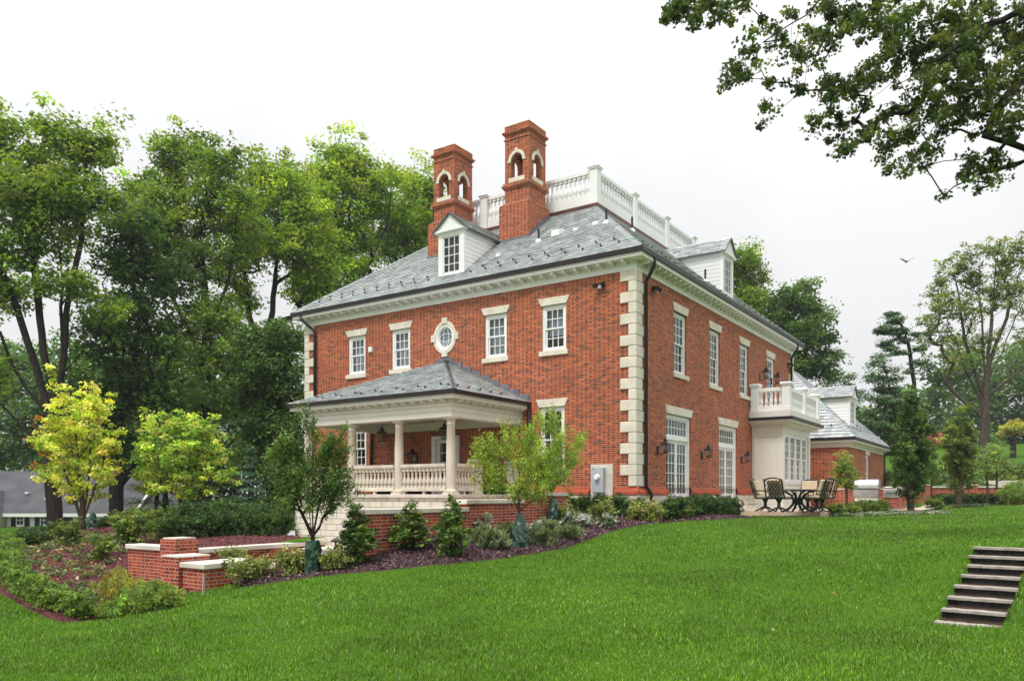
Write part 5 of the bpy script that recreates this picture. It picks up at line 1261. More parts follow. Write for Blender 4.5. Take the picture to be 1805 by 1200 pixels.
# ------------------------------------------------------------------ right of the house
GR = 'tall trees behind the house'
tree('shade_tree', 'rounded green tree showing right of the far dormer', 'tree', (1310,), 66,
     [[(1310, 880), (1310, 650), (1312, 540), (1315, 480)]], [(1305, 460, 32, 24), (1325, 490, 28, 30), (1295, 500, 34, 34), (1320, 535, 34, 30), (1345, 550, 25, 25)], 150, 110, .19, 1.2, G_MID, .35, GR, seed=21)
tree('shade_tree', 'broad dark tree behind the balcony and far eave', 'tree', (1415,), 62,
     [[(1415, 880), (1412, 700), (1405, 600), (1400, 530)], [(1408, 640), (1435, 590), (1445, 540)]], [(1392, 525, 32, 24), (1375, 560, 25, 30), (1425, 545, 30, 26), (1450, 560, 18, 20), (1405, 590, 48, 30), (1445, 605, 26, 28), (1395, 640, 45, 30), (1440, 650, 35, 24), (1460, 625, 16, 14), (1420, 505, 20, 12)], 260, 110, .18, 1.15, G_DARK+[(.055, .09, .018)], .4, GR, seed=22)
tree('pine_tree', 'small dark pine behind the wing roof', 'tree', (1487,), 70, [[(1487, 880), (1487, 720), (1486, 665)]], [(1487, 668, 26, 10), (1480, 682, 30, 10), (1500, 690, 24, 10), (1490, 705, 34, 12), (1470, 720, 30, 14), (1505, 725, 30, 14)], 70, 100, .16, .8, G_DARK, .25, 'pines beyond the wing', mat='needle', shape='tuft', seed=23, flat=.4)
tree('pine_tree', 'layered pine with flat tiers beyond the wing', 'tree', (1585,), 58,
     [[(1585, 890), (1580, 760), (1573, 700), (1562, 655), (1553, 622)]], [(1553, 626, 14, 5), (1550, 640, 18, 6), (1566, 650, 14, 5), (1548, 664, 24, 6), (1575, 668, 20, 6), (1560, 685, 34, 7), (1588, 690, 22, 7), (1545, 705, 26, 8), (1580, 712, 34, 8), (1555, 730, 36, 9), (1590, 738, 30, 9), (1560, 757, 40, 12), (1590, 770, 34, 12), (1550, 790, 34, 14)], 230, 120, .15, .8, [(.045, .075, .03), (.055, .09, .04), (.035, .06, .026)], .3, 'pines beyond the wing', flat=.3, mat='needle', shape='tuft', seed=24, bark='bark_dark', upb=.0)
tree('pine_tree', 'tall bare trunked pine leaning left at the top', 'tree', (1618,), 60,
     [[(1618, 890), (1612, 700), (1607, 650), (1601, 605), (1592, 575), (1582, 562)]], [(1571, 557, 10, 5), (1578, 566, 16, 6), (1562, 580, 18, 6), (1580, 585, 16, 6), (1562, 606, 12, 5), (1566, 615, 11, 4), (1583, 622, 12, 3), (1590, 598, 12, 4), (1612, 590, 10, 3), (1618, 615, 12, 3), (1620, 640, 12, 3), (1602, 657, 8, 3)], 130, 110, .14, .55, [(.045, .075, .035), (.055, .085, .04)], .15, 'pines beyond the wing', flat=.35, mat='needle', shape='tuft', seed=25, bark='bark_dark', upb=.0, rt=.02)
tree('shade_tree', 'tall airy tree with thin foliage on the hillside at right', 'tree', (1733,), 62,
     [[(1733, 815), (1735, 740), (1737, 680), (1732, 600), (1726, 520), (1727, 450)], [(1736, 720), (1705, 660), (1685, 600), (1660, 560)], [(1737, 690), (1745, 600), (1752, 520), (1755, 440)], [(1737, 690), (1768, 620), (1790, 560), (1812, 520)], [(1735, 700), (1700, 600), (1690, 520), (1680, 470)], [(1736, 740), (1680, 690), (1650, 650)], [(1738, 700), (1790, 660), (1830, 620)], [(1740, 640), (1775, 560), (1785, 480)]],
     [(1740, 440, 34, 16), (1690, 470, 32, 26), (1715, 490, 30, 30), (1770, 470, 32, 30), (1655, 505, 24, 24), (1660, 545, 34, 30), (1640, 575, 22, 26), (1795, 520, 34, 36), (1750, 520, 34, 34), (1700, 550, 34, 30), (1625, 600, 14, 18), (1665, 595, 30, 16), (1820, 590, 30, 34), (1735, 600, 34, 24), (1690, 635, 30, 18), (1800, 440, 30, 30)],
     620, 40, .15, .62, [(.075, .10, .03), (.06, .085, .025), (.10, .12, .03)], .38, 'trees on the hillside', seed=26, rt=.012, shell=.2)
far_wood('bluish wood on the hillside at the right edge', 105, [(x, y, 34, 32) for y, xs in ((790, range(1470, 1860, 42)), (745, range(1500, 1870, 45)), (700, range(1640, 1880, 48)), (660, range(1660, 1880, 50)))
         for x in xs] + [(1700, 630, 34, 30), (1800, 640, 40, 30), (1850, 620, 40, 40)], 520, 60, .3, 2.1, [(.04, .07, .022), (.055, .09, .025), (.03, .055, .02), (.075, .115, .03)], 33)
tree('columnar_maple', 'dark narrow upright maple in a mulch ring on the lawn', 'tree', (1605,), 32.5, [[(1605, 905), (1605, 860), (1606, 780), (1607, 700)], [(1605, 860), (1590, 790), (1592, 740)], [(1605, 855), (1622, 780), (1620, 730)]],
     [(1606, 705, 9, 22), (1597, 735, 15, 26), (1617, 735, 14, 26), (1605, 770, 26, 30), (1592, 800, 20, 30), (1622, 795, 20, 34), (1606, 832, 26, 26), (1592, 852, 16, 18), (1624, 850, 14, 16), (1606, 872, 16, 8), (1640, 757, 7, 10)], 260, 110, .085, .30, G_DARK+[(.05, .085, .02), (.04, .07, .014)], .14, 'narrow upright maples on the lawn', flat=.8, seed=27, bark='bark', shell=.2, step=.4, rt=.006, spread=.8)
tree('columnar_maple', 'olive green narrow upright maple further back on the lawn', 'tree', (1691,), 43, [[(1691, 893), (1691, 860), (1692, 790), (1693, 740)], [(1691, 860), (1676, 800), (1672, 760)], [(1691, 858), (1710, 800), (1714, 760)]],
     [(1692, 750, 14, 24), (1674, 780, 10, 22), (1709, 775, 10, 24), (1690, 798, 25, 28), (1690, 832, 21, 22), (1708, 725, 4, 14), (1676, 758, 6, 12), (1690, 858, 12, 8)], 180, 100, .10, .36, [(.07, .095, .02), (.055, .08, .016), (.09, .11, .025), (.04, .065, .014)], .15, 'narrow upright maples on the lawn', flat=.8, seed=28, shell=.2, step=.4, rt=.007, spread=.8)
for i, (px, d, lob, lb) in enumerate([(1740, 46, [(1738, 800, 20, 18), (1730, 825, 18, 14), (1748, 815, 18, 16)], 'slender sapling with pale leaves in front of the far brick wall'), (1757, 47, [(1757, 795, 18, 18), (1765, 820, 14, 14), (1752, 830, 12, 10)], 'right hand slender sapling of the pair by the far brick wall'), (1642, 47, [(1640, 815, 15, 20), (1646, 840, 14, 12)], 'thin sapling between the two upright maples')]):
    tree('sapling', lb, 'tree', (px,), d, [[(px, 888), (px, 850), (px, 800)]], lob, 50, 45, .085, .36, [(.11, .15, .045), (.09, .13, .035)], .06, 'saplings by the far wall', seed=40+i, step=.4, rt=.008)
tree('plum_tree', 'small purple pink leaved tree glimpsed between the upright maples', 'tree', (1645,), 60, [[(1645, 830), (1645, 800), (1645, 775)]], [(1645, 778, 13, 13), (1638, 790, 10, 9), (1652, 770, 8, 8)], 40, 60, .13, .45, [(.22, .06, .08), (.16, .05, .06), (.26, .10, .10)], .1, seed=44)
tree('small_maple', 'small yellow green tree with a dark trunk on the hill lawn', 'tree', (1786,), 76, [[(1786, 792), (1786, 775), (1786, 755)]], [(1786, 752, 18, 11), (1775, 760, 10, 8), (1798, 758, 12, 9)], 60, 60, .17, .6, [(.16, .16, .03), (.12, .13, .025), (.18, .13, .03)], .26, bark='bark_dark', seed=45)
tree('young_tree', 'young loose green tree in front of the cooking grill', 'tree', (1493,), 31.5, [[(1493, 900), (1492, 860), (1488, 820)]], [(1487, 812, 20, 14), (1478, 832, 14, 12), (1500, 835, 18, 14), (1488, 850, 18, 10), (1503, 855, 12, 8)], 70, 70, .06, .26, [(.085, .12, .03), (.11, .14, .03), (.06, .09, .022)], .05, seed=46, step=.3, rt=.005)
# ------------------------------------------------------------------ yellow and lime small trees in the left bed
def orange(C, col, P):
    c0 = P(78, 745); d_ = np.abs((C-c0)@np.array([XL, -XD, 0]))*0; l = (C@np.array([XL, -XD, 0]))-(c0@np.array([XL, -XD, 0]))
    msk = (l < -.12+.2*np.sin(C[:, 2]*5)) & (C[:, 2] > P(78, 830)[2]) & (rng.rand(len(C)) < .8); col[msk] = pick([(.42, .11, .025), (.50, .16, .03), (.34, .08, .03)], msk.sum()); return col
tree('katsura_tree', 'multi stemmed small tree with bright yellow leaves and orange left edge', 'tree', (148,), 29, [[(148, 938), (146, 900), (135, 830), (120, 760)], [(148, 925), (155, 860), (160, 780), (150, 720)], [(147, 930), (132, 880), (110, 820)], [(148, 925), (170, 850), (185, 800)], [(147, 920), (143, 850), (128, 720), (115, 700)]],
     [(112, 710, 20, 22), (140, 730, 30, 24), (100, 745, 28, 26), (165, 760, 32, 28), (190, 790, 20, 24), (120, 780, 42, 30), (90, 790, 26, 26), (150, 810, 45, 28), (110, 830, 38, 24), (180, 835, 22, 22), (140, 858, 36, 16), (75, 745, 10, 24), (163, 712, 16, 14), (128, 882, 18, 8), (168, 872, 16, 8)],
     220, 62, .072, .32, [(.29, .29, .05), (.32, .31, .07), (.24, .27, .04), (.17, .22, .03), (.33, .31, .10)], .13, 'small trees in the left bed', flat=.55, seed=50, step=.45, rt=.006, extra=orange, shell=.35, shape='round', shoots=60, sl=.7)
tree('katsura_tree', 'multi stemmed small tree with lime green leaves behind the clipped hedge', 'tree', (326,), 29.5, [[(326, 915), (326, 880), (322, 810), (312, 750)], [(326, 900), (340, 840), (352, 780)], [(326, 902), (308, 850), (285, 800)], [(326, 898), (362, 850), (388, 820)], [(326, 900), (334, 800), (335, 745)]],
     [(330, 745, 24, 18), (300, 755, 28, 22), (355, 770, 28, 26), (275, 785, 26, 26), (325, 790, 42, 28), (375, 800, 26, 26), (300, 820, 40, 26), (350, 835, 38, 24), (260, 800, 18, 22), (385, 840, 18, 18), (280, 850, 30, 20), (335, 865, 34, 14), (255, 840, 14, 18), (375, 735, 10, 8)],
     210, 62, .072, .32, [(.17, .22, .04), (.21, .25, .05), (.13, .19, .03), (.08, .15, .02), (.24, .25, .06)], .13, 'small trees in the left bed', seed=51, step=.45, rt=.006, shell=.35, shape='round', shoots=60, sl=.6)
tree('katsura_tree', 'thin lime leaved tree tucked left of the second lime tree', 'tree', (276,), 31, [[(276, 912), (276, 870), (268, 810)], [(276, 900), (285, 850), (292, 800)]], [(262, 800, 16, 22), (280, 790, 18, 20), (255, 840, 14, 20), (285, 845, 16, 16), (268, 865, 14, 10)], 90, 55, .085, .34, [(.15, .21, .02), (.19, .23, .03), (.11, .18, .02)], .08, 'small trees in the left bed', seed=52, step=.45, rt=.006, shape='round')
# bagged young trees by the house
GY = 'young trees with green watering bags'
Y_COL = [(.10, .145, .02), (.13, .17, .026), (.07, .115, .016), (.165, .19, .032)]
yt = [(915, 16.4, 950, [[(915, 950), (915, 900), (914, 870), (912, 800), (920, 745)], [(914, 875), (885, 840), (862, 815)], [(914, 872), (945, 830), (962, 800)], [(914, 880), (870, 865), (845, 855)], [(914, 862), (895, 800), (885, 770)], [(914, 865), (935, 790), (940, 765)]],
       [(930, 762, 20, 22), (898, 775, 24, 18), (868, 800, 26, 16), (915, 800, 40, 26), (958, 800, 26, 24), (875, 832, 36, 20), (945, 838, 36, 24), (905, 858, 44, 16), (858, 856, 20, 12), (850, 815, 14, 10), (968, 848, 22, 18), (930, 870, 36, 10)], 'yellow green young tree with slumped green bag at its trunk', Y_COL, 260),
      (972, 20.2, 912, [[(972, 912), (972, 870), (970, 820), (968, 750)], [(971, 862), (990, 820), (1010, 780)], [(971, 862), (950, 815), (945, 780)]],
       [(965, 755, 20, 18), (985, 785, 22, 22), (1012, 790, 14, 22), (950, 790, 18, 20), (975, 820, 34, 20), (1005, 815, 16, 12), (955, 835, 22, 14), (985, 845, 20, 8)], 'lighter young tree with green bag in front of the tall ground floor window', Y_COL[:2]+[(.10, .15, .03)], 170)]
for i, (px, d, y0, tr_, lob, lb, pal, n_) in enumerate(yt):
    tree('young_tree', lb, 'tree', (px,), d, tr_, lob, int(n_*.75), 38, .032, .12, pal, .03, GY, flat=1.7, seed=60+i, step=.2, rt=.0025, shell=.3, spread=.9, up=.6, upb=.9, sag=.02, shoots=110, sl=.42)
tree('young_tree', 'dark leaved vase shaped young tree with a green bag before the stone base', 'tree', (551,), 14.1, [[(551, 1000), (551, 945), (551, 900), (551, 780)], [(551, 948), (530, 900), (505, 840), (495, 790)], [(551, 948), (575, 900), (597, 850), (600, 790)], [(551, 946), (540, 880), (530, 790)], [(551, 946), (565, 880), (575, 800)]],
     [(550, 765, 16, 20), (525, 800, 20, 24), (575, 800, 18, 22), (500, 820, 16, 24), (600, 820, 12, 24), (550, 830, 34, 24), (510, 855, 24, 18), (585, 860, 26, 20), (545, 875, 38, 14), (505, 795, 10, 16), (598, 790, 8, 14), (520, 890, 22, 8), (585, 890, 16, 8)], 230, 42, .032, .12, G_DARK+[(.055, .09, .022), (.075, .10, .03)], .04, GY, flat=1.6, seed=63, step=.22, rt=.003, shell=.25, spread=.9, up=.6, upb=.8, sag=.03, bark='bark_dark', shoots=120, sl=.4)
def bag_mat():
    m, t, b = newmat('green_bag_plastic'); L(t, ramp(t, noise(t, 4, 3), [(.3, (.008, .035, .022)), (.7, (.02, .075, .05))]), b.inputs['Base Color']); b.inputs['Roughness'].default_value = .28; b.inputs['Specular IOR Level'].default_value = .6
    bump(t, b, noise(t, 9, 2), .8, .05); return m
M['bag'] = bag_mat()
def bag(px, d, h, wb, label, seed, lean=0., top=.05):
    r = random.Random(seed); x, y, z = at_ground(px, d); m = MB(); n = 11; rings = 6; vs = []
    for i in range(rings):
        t = i/(rings-1); rr = wb*(1-t)**.8*.9+top*t+.02
        for k in range(n):
            a = 2*math.pi*k/n; q = rr*(1+r.uniform(-.22, .22)); vs.append((q*math.cos(a)*1.0+lean*t, q*math.sin(a)*.8, h*t+(r.uniform(-.05, .05) if 0 < i < rings-1 else (-.04 if i == 0 else r.uniform(0, .05)))))
    fs = []
    for i in range(rings-1):
        for k in range(n):
            a, b, c, d_ = i*n+k, i*n+(k+1) % n, (i+1)*n+(k+1) % n, (i+1)*n+k; fs += [(a, b, c), (a, c, d_)] if (i+k) % 2 else [(a, b, d_), (b, c, d_)]
    m.add(vs, fs); o = m.build('watering_bag', M['bag'], loc=(x, y, z)); tag(o, label, 'watering bag', 'green watering bags on young trees')
bag(917, 16.15, .68, .24, 'crumpled dark green watering bag on the yellow green young tree', 2)
bag(975, 19.9, .68, .20, 'dark green watering bag hanging below the ground floor window', 3)
bag(552, 13.9, .56, .13, 'straight dark green watering bag on the vase shaped young tree', 5, top=.11)
bag(163, 28.6, .60, .24, 'pale green pointed bag at the foot of the yellow tree', 7)
bag(284, 30.4, .5, .16, 'small green bag behind the hedge at the lime tree', 8)

# ------------------------------------------------------------------ shrubs: one of each kind, then copies
def shrub_proto(name, lobes, n, per, leaf, cr, pal, shape='leaf', mat='shrub_leaf', flat=.8, up=.6, spread=.8, stems=5, sh=.3, droop=0., flowers=None, shell=.6, bark='bark_dark', tangup=False, seed=1, gain=1.5):
    t = empty(name); cl = sample_lobes([(*l[:3], *l[3:]) for l in lobes], n, shell); cl[:, 2] = np.maximum(cl[:, 2], .03)
    C, N, S_, col = clump_leaves(cl, per, cr, flat, leaf, pal, up=up, spread=spread, droop=droop, gain=gain)
    C[:, 2] = np.maximum(C[:, 2], .0)
    tg = None
    if tangup: tg = rng.normal(size=C.shape)*.45+UP+np.c_[C[:, :2]*1.2, np.zeros(len(C))]; N = rng.normal(size=C.shape)
    leafobj('foliage', C, N, S_, col, M[mat], t, shape, tang=tg)
    m = MB(); rd = random.Random(seed); R0 = max(l[3] for l in lobes); H = max(l[2] for l in lobes)
    for k in range(stems):
        a = 6.28*k/stems+rd.random(); m.tube([(0.02*math.cos(a), .02*math.sin(a), -.08), (R0*.25*math.cos(a), R0*.25*math.sin(a), H*.45), (R0*.5*math.cos(a), R0*.5*math.sin(a), H*.95)], [.016, .011, .005], 5)
    m.build('stems', M[bark], t)
    if flowers:
        k, pal2, sz = flowers; idx = rng.choice(len(C), k)
        for q in idx:
            a6 = np.arange(5)*1.257; pp = C[q]+np.stack([np.cos(a6)*sz*.5, np.sin(a6)*sz*.5, np.full(5, .03)], -1); leafobj('flower', pp, rng.normal(size=(5, 3))*.35+UP, sz*.7, np.repeat(pick(pal2, 1, .1), 5, 0), M['dry_leaf'], t, 'round')
    return t
used = {}
def plant(kind, protos, pos, label, cat, group=None, sc=1., rz=None):
    i = rng.randint(len(protos)); p = protos[i]; key = p.name
    s = sc if hasattr(sc, '__len__') else (sc, sc, sc); rz = rng.rand()*6.28 if rz is None else rz
    if key not in used: used[key] = 1; c = p; c.location = pos; c.rotation_euler = (0, 0, rz); c.scale = s
    else: c = copy_tree(p, pos, rz, None, s)
    for k in ('label', 'group'):
        if k in c: del c[k]
    return tag(c, label, cat, group)
BXP = [(.035, .075, .012), (.028, .060, .010), (.045, .095, .014), (.022, .048, .009)]
box_d = [shrub_proto('boxwood', [(0, 0, .24, .27, .27, .24), (.08, .05, .32, .17, .17, .15), (-.1, -.03, .30, .16, .16, .15)], 150, 42, .021, .075, BXP, seed=i, stems=6, shell=.45) for i in range(3)]
box_l = [shrub_proto('boxwood', [(0, 0, .22, .29, .28, .22), (.1, -.06, .29, .17, .18, .15), (-.1, .05, .30, .16, .17, .14)], 150, 42, .023, .08, [(.075, .13, .014), (.10, .165, .018), (.055, .10, .012), (.13, .19, .025)], seed=i+7, stems=6, shell=.45) for i in range(3)]
NUM = ['first', 'second', 'third', 'fourth', 'fifth', 'sixth', 'seventh', 'eighth', 'ninth', 'tenth', 'eleventh', 'twelfth', 'thirteenth', 'fourteenth', 'fifteenth', 'sixteenth', 'seventeenth', 'eighteenth', 'nineteenth', 'twentieth', 'twenty-first', 'twenty-second', 'twenty-third', 'twenty-fourth', 'twenty-fifth', 'twenty-sixth', 'twenty-seventh', 'twenty-eighth', 'twenty-ninth', 'thirtieth']+['thirty-'+q for q in ('first', 'second', 'third', 'fourth', 'fifth', 'sixth', 'seventh', 'eighth', 'ninth')]
# foundation row
row = []
for k in range(7): row.append((-1.15, 3.1-k*.62))
for k in range(11): row.append((-.95+k*.62, -1.55+.02*k))
for i, (x, y) in enumerate(row):
    last = i == len(row)-1
    plant('box', box_d, (x, y, gz(x, y)+.02), 'rounded boxwood ending the foundation row beside the terrace' if last else '%s dark boxwood of the house foundation row counting from the porch side' % NUM[i], 'boxwood', 'boxwoods along the house foundation', sc=rng.uniform(1.12, 1.3))
# curved hedge round the left bed
ring = [(141, 1091), (112, 1085), (90, 1076), (70, 1066), (52, 1055), (36, 1043), (22, 1029), (12, 1014), (8, 998), (12, 982), (22, 968), (35, 956)]
rg = resample([hit(*q, lo=8)[:2] for q in ring]+[PX(50, 0, 21.5)[:2], PX(74, 0, 24.3)[:2]], 36)
for i, (x, y) in enumerate(rg):
    z = gz(x, y)
    plant('boxl', box_l if i < 25 else box_d, (float(x), float(y), z+.02), '%s boxwood of the curved hedge counting from its lawn tip' % NUM[i], 'boxwood', 'boxwoods of the curved hedge', sc=tuple(q*rng.uniform(.94, 1.06)*(1. if i < 16 else 1.0+.01*(i-16)) for q in (.86, .86, .78)))
back = [(96, 28), (118, 30), (140, 31.5), (160, 32.5), (182, 33), (203, 33), (224, 33), (246, 32.5), (268, 32)]
for i, (px, d) in enumerate(back):
    plant('boxd', box_d, at_ground(px, d), '%s boxwood of the rear hedge counting from behind the yellow tree' % NUM[i], 'boxwood', 'boxwoods at the back of the left bed', sc=rng.uniform(.95, 1.15)*(.72 if i < 4 else 1))
# clipped hedge behind the retaining wall: tall dense boxwoods
for i in range(9):
    px = 300+i*25; d = 20.2+i*.36; x, y, z = at_ground(px, d)
    plant('boxd', box_d, (x, y, z), '%s tall boxwood above the long retaining wall from its left end' % NUM[i], 'boxwood', 'tall boxwoods above the retaining wall', sc=(1.15, 1.15, 1.25*rng.uniform(.92, 1.1)))
for i in range(7):
    px = 335+i*27; d = 22.6+i*.4; x, y, z = at_ground(px, d)
    plant('boxd', box_d, (x, y, z), '%s boxwood of the second row behind the tall hedge from the left' % NUM[i], 'boxwood', 'boxwoods behind the tall hedge', sc=rng.uniform(1.4, 1.75))
loose = [shrub_proto('azalea', [(0, 0, .30, .28, .28, .26), (.15, .08, .38, .18, .18, .16), (-.12, -.1, .36, .18, .16, .16)], 75, 26, .034, .10, [(.09, .13, .02), (.12, .165, .025), (.06, .10, .016)], seed=21+i, shell=.3) for i in range(2)]
for (px, d, s, lb) in [(122, 20.5, 1.15, 'loose green shrub in the leaf strewn bed below the yellow tree'), (180, 18.6, .95, 'loose shrub in the bed left of the pale brick wall'), (231, 20.0, 1.35, 'tall yellow green shrub behind the pale brick wall'), (262, 22.5, 1.2, 'loose shrub between the lime trees and the pier'), (215, 25.5, 1.2, 'low loose shrub right of the yellow tree bag'), (248, 26, 1.3, 'low dark shrub in front of the thin lime tree'), (296, 25, 1.2, 'loose shrub left of the tall hedge'), (390, 27.5, 1.5, 'loose shrub below the spruce and lime tree')]:
    plant('loose', loose, at_ground(px, d), lb, 'shrub', 'loose shrubs in the left bed', sc=s)
lace = [shrub_proto('laceleaf_maple', [(0, 0, .42, .55, .5, .22), (.3, .1, .3, .35, .35, .2), (-.32, -.05, .26, .34, .34, .2)], 130, 60, .055, .17, pal, shape='blade', flat=.55, up=.5, spread=.5, droop=.9, shell=.5, stems=4, bark='bark', seed=33) for pal in ([(.22, .23, .04), (.27, .27, .05), (.17, .18, .03), (.20, .15, .04)], [(.13, .20, .03), (.17, .24, .04), (.10, .16, .025), (.20, .24, .05)])]
x, y, z = hit(205, 1066); plant('l', lace[:1], (x, y, z), 'yellowish weeping laceleaf maple mound left of the pale brick wall', 'shrub', 'weeping laceleaf maples', (.55, .55, .95), 1.0)
x, y, z = hit(262, 1078); plant('l', lace[1:], (x, y, z), 'green weeping laceleaf maple spreading along the lawn edge', 'shrub', 'weeping laceleaf maples', (.74, .55, .78), -.9)
x, y, z = hit(200, 1088); plant('l', lace[1:], (x, y, z), 'small low green laceleaf clump at the lawn tip of the bed', 'shrub', 'weeping laceleaf maples', (.4, .4, .4), .4)
holly = [shrub_proto('upright_holly', [(0, 0, .28, .24, .24, .22), (0, 0, .52, .24, .24, .2), (.02, 0, .78, .15, .15, .16), (0, .0, .98, .06, .06, .12)], 85, 34, .03, .085, [(.05, .095, .016), (.075, .13, .02), (.035, .065, .012), (.10, .15, .03)], seed=41+i, shell=.35, stems=5) for i in range(2)]
for px, py, s, lb in [(627, 997, (1.5, 1.5, 1.04), 'upright holly in front of the white stone base'), (727, 972, (1.45, 1.45, .88), 'upright holly before the stepped brick wall, its left one'), (798, 982, (1.3, 1.3, 1.06), 'tallest upright holly before the stepped brick wall')]:
    x, y, z = hit(px, py, lo=9); plant('h', holly, (x, y, z), lb, 'shrub', 'upright hollies before the brick walls', sc=s)
lav = [shrub_proto('lavender', [(0, 0, .16, .26, .26, .16), (.1, .05, .2, .15, .15, .12), (-.1, 0, .2, .15, .15, .12)], 110, 26, .055, .07, [(.17, .23, .085), (.22, .28, .12), (.12, .17, .055), (.26, .31, .16)], shape='needle', seed=51+i, tangup=True, shell=.2, gain=.95) for i in range(2)]
for px, py, s, lb in [(866, 968, 1.15, 'round grey green lavender in front of the slumped bag'), (842, 956, .95, 'lavender behind the round one left of the slumped bag'), (896, 948, .95, 'lavender close to the left side of the slumped bag'), (962, 963, 1.2, 'wide lavender right of the slumped bag'), (965, 940, 1.0, 'lavender behind the wide one right of the bag'), (1003, 950, .95, 'rightmost low lavender near the lawn edge')]:
    x, y, z = hit(px, py, lo=9); plant('v', lav, (x, y, z+.01), lb, 'lavender', 'lavender mounds in the mulch bed', sc=s)
rose = [shrub_proto('rose_bush', [(0, 0, .26, .30, .30, .2), (.15, 0, .32, .2, .2, .16)], 60, 24, .032, .11, [(.15, .19, .035), (.21, .24, .06), (.11, .15, .03), (.26, .27, .09)], seed=61+i, shell=.25, flowers=(7, [(.75, .55, .45), (.7, .2, .12), (.8, .72, .6)], .035), gain=1.2) for i in range(2)]
for px, py, s, lb in [(1066, 922, 1.25, 'yellow green rose bush in front of the meter board'), (1120, 919, 1.1, 'rose bush below the corner downspout'), (1150, 921, 1.25, 'widest rose bush near the first French door'), (1202, 915, 1.0, 'small rose bush closest to the second French door'), (990, 925, 1.1, 'rose bush with red blooms right of the window bag'), (436, 1031, 1.0, 'rose bush at the lawn end of the capped wall'), (460, 1020, .8, 'second rose bush beside the capped wall'), (515, 1016, 1.0, 'rose bush with pale pink blooms left of the vase tree'), (537, 1010, .9, 'rose bush at the foot of the straight green bag'), (590, 1006, .8, 'rose bush below the white stone cap'), (455, 985, .9, 'sparse rose bush in front of the long retaining wall')]:
    x, y, z = hit(px, py, lo=9)
    if px == 455: x, y, z = -12.0, 4.0, -1.6
    plant('r', rose, (x, y, z), lb, 'rose bush', 'rose bushes in the beds', sc=s)
vari = [shrub_proto('variegated_plant', [(0, 0, .15, .22, .22, .14)], 45, 16, .045, .10, [(.30, .36, .26), (.45, .50, .42), (.10, .16, .08), (.55, .58, .52)], seed=71+i, shell=.2, stems=4, gain=.75) for i in range(2)]
for px, py, s, lb in [(838, 938, 1.25, 'pale variegated plant at the foot of the brick wall'), (868, 934, 1.1, 'pale variegated plant behind the lavender'), (893, 930, 1.2, 'pale variegated plant touching the slumped bag'), (985, 918, 1.2, 'pale variegated plant right of the far bag'), (1010, 928, 1.1, 'pale variegated plant behind the rightmost lavender'), (1030, 930, 1.0, 'dark stemmed variegated plant left of the rose bushes'), (1068, 932, 1.0, 'lowest variegated plant in front of the yellow green rose'), (940, 942, .9, 'small variegated plant peeping behind the bag')]:
    x, y, z = hit(px, py, lo=9); plant('w', vari, (x, y, z), lb, 'plant', 'variegated plants in the mulch bed', sc=s)
for px, d, s, lb in [(1474, 27.5, (1.0, 1.0, .85), 'rounded shrub on short stems at the terrace edge'), (1502, 28.6, (1.0, 1.0, .8), 'second rounded shrub right of the terrace corner'), (1648, 40, (1.7, 1.5, 1.1), 'low broad shrub beside the path between the maples')]:
    plant('s', loose, at_ground(px, d), lb, 'shrub', 'rounded shrubs by the terrace path', sc=s)
for i in range(6):
    x, y = 14.2+.0*i, -3.75-.42*i*.55; px = 1513+i*8; xx, yy, _ = PX(px, 0, 33.6); plant('b', box_l, (xx, yy, gz(xx, yy)), '%s light boxwood of the short hedge before the cooking island' % NUM[i], 'boxwood', 'short hedge before the cooking island', sc=(1.0, 1.0, 1.15))
for i in range(9):
    xx, yy, zz = at_ground(1655+i*14.5, 48); plant('b', box_d, (xx, yy, zz), '%s boxwood of the low hedge under the far brick wall from the left' % NUM[i], 'boxwood', 'low hedge under the far brick wall', sc=(1.6, 1.6, 1.3))
plant('b', lace[1:], at_ground(1801, 45), 'weeping green shrub over the end of the far brick wall', 'shrub', None, (1.6, 1.6, 2.2))
# hillside shrubs above the far wall
hs_ = [(1655, 54, 1.6), (1672, 57, 1.9), (1690, 55, 1.4), (1712, 58, 2.0), (1735, 55, 1.5), (1752, 59, 2.2), (1772, 56, 1.7), (1790, 58, 2.0), (1805, 60, 2.0), (1765, 63, 2.2), (1725, 63, 2.2), (1660, 62, 2.2), (1590, 56, 2.0), (1575, 60, 2.2), (1610, 57, 2.2), (1628, 60, 2.4), (1560, 62, 2.6), (1600, 64, 2.6), (1645, 66, 2.6), (1680, 66, 2.6), (1705, 67, 2.8), (1745, 67, 2.6), (1780, 64, 2.4), (1620, 68, 2.8)]
for i, (px, d, s) in enumerate(hs_):
    plant('hs', loose+lav, at_ground(px, d), '%s shrub on the planted bank above the far wall, from the left' % NUM[sorted(range(len(hs_)), key=lambda q: hs_[q][0]).index(i)], 'shrub', 'shrubs on the planted bank', sc=s)
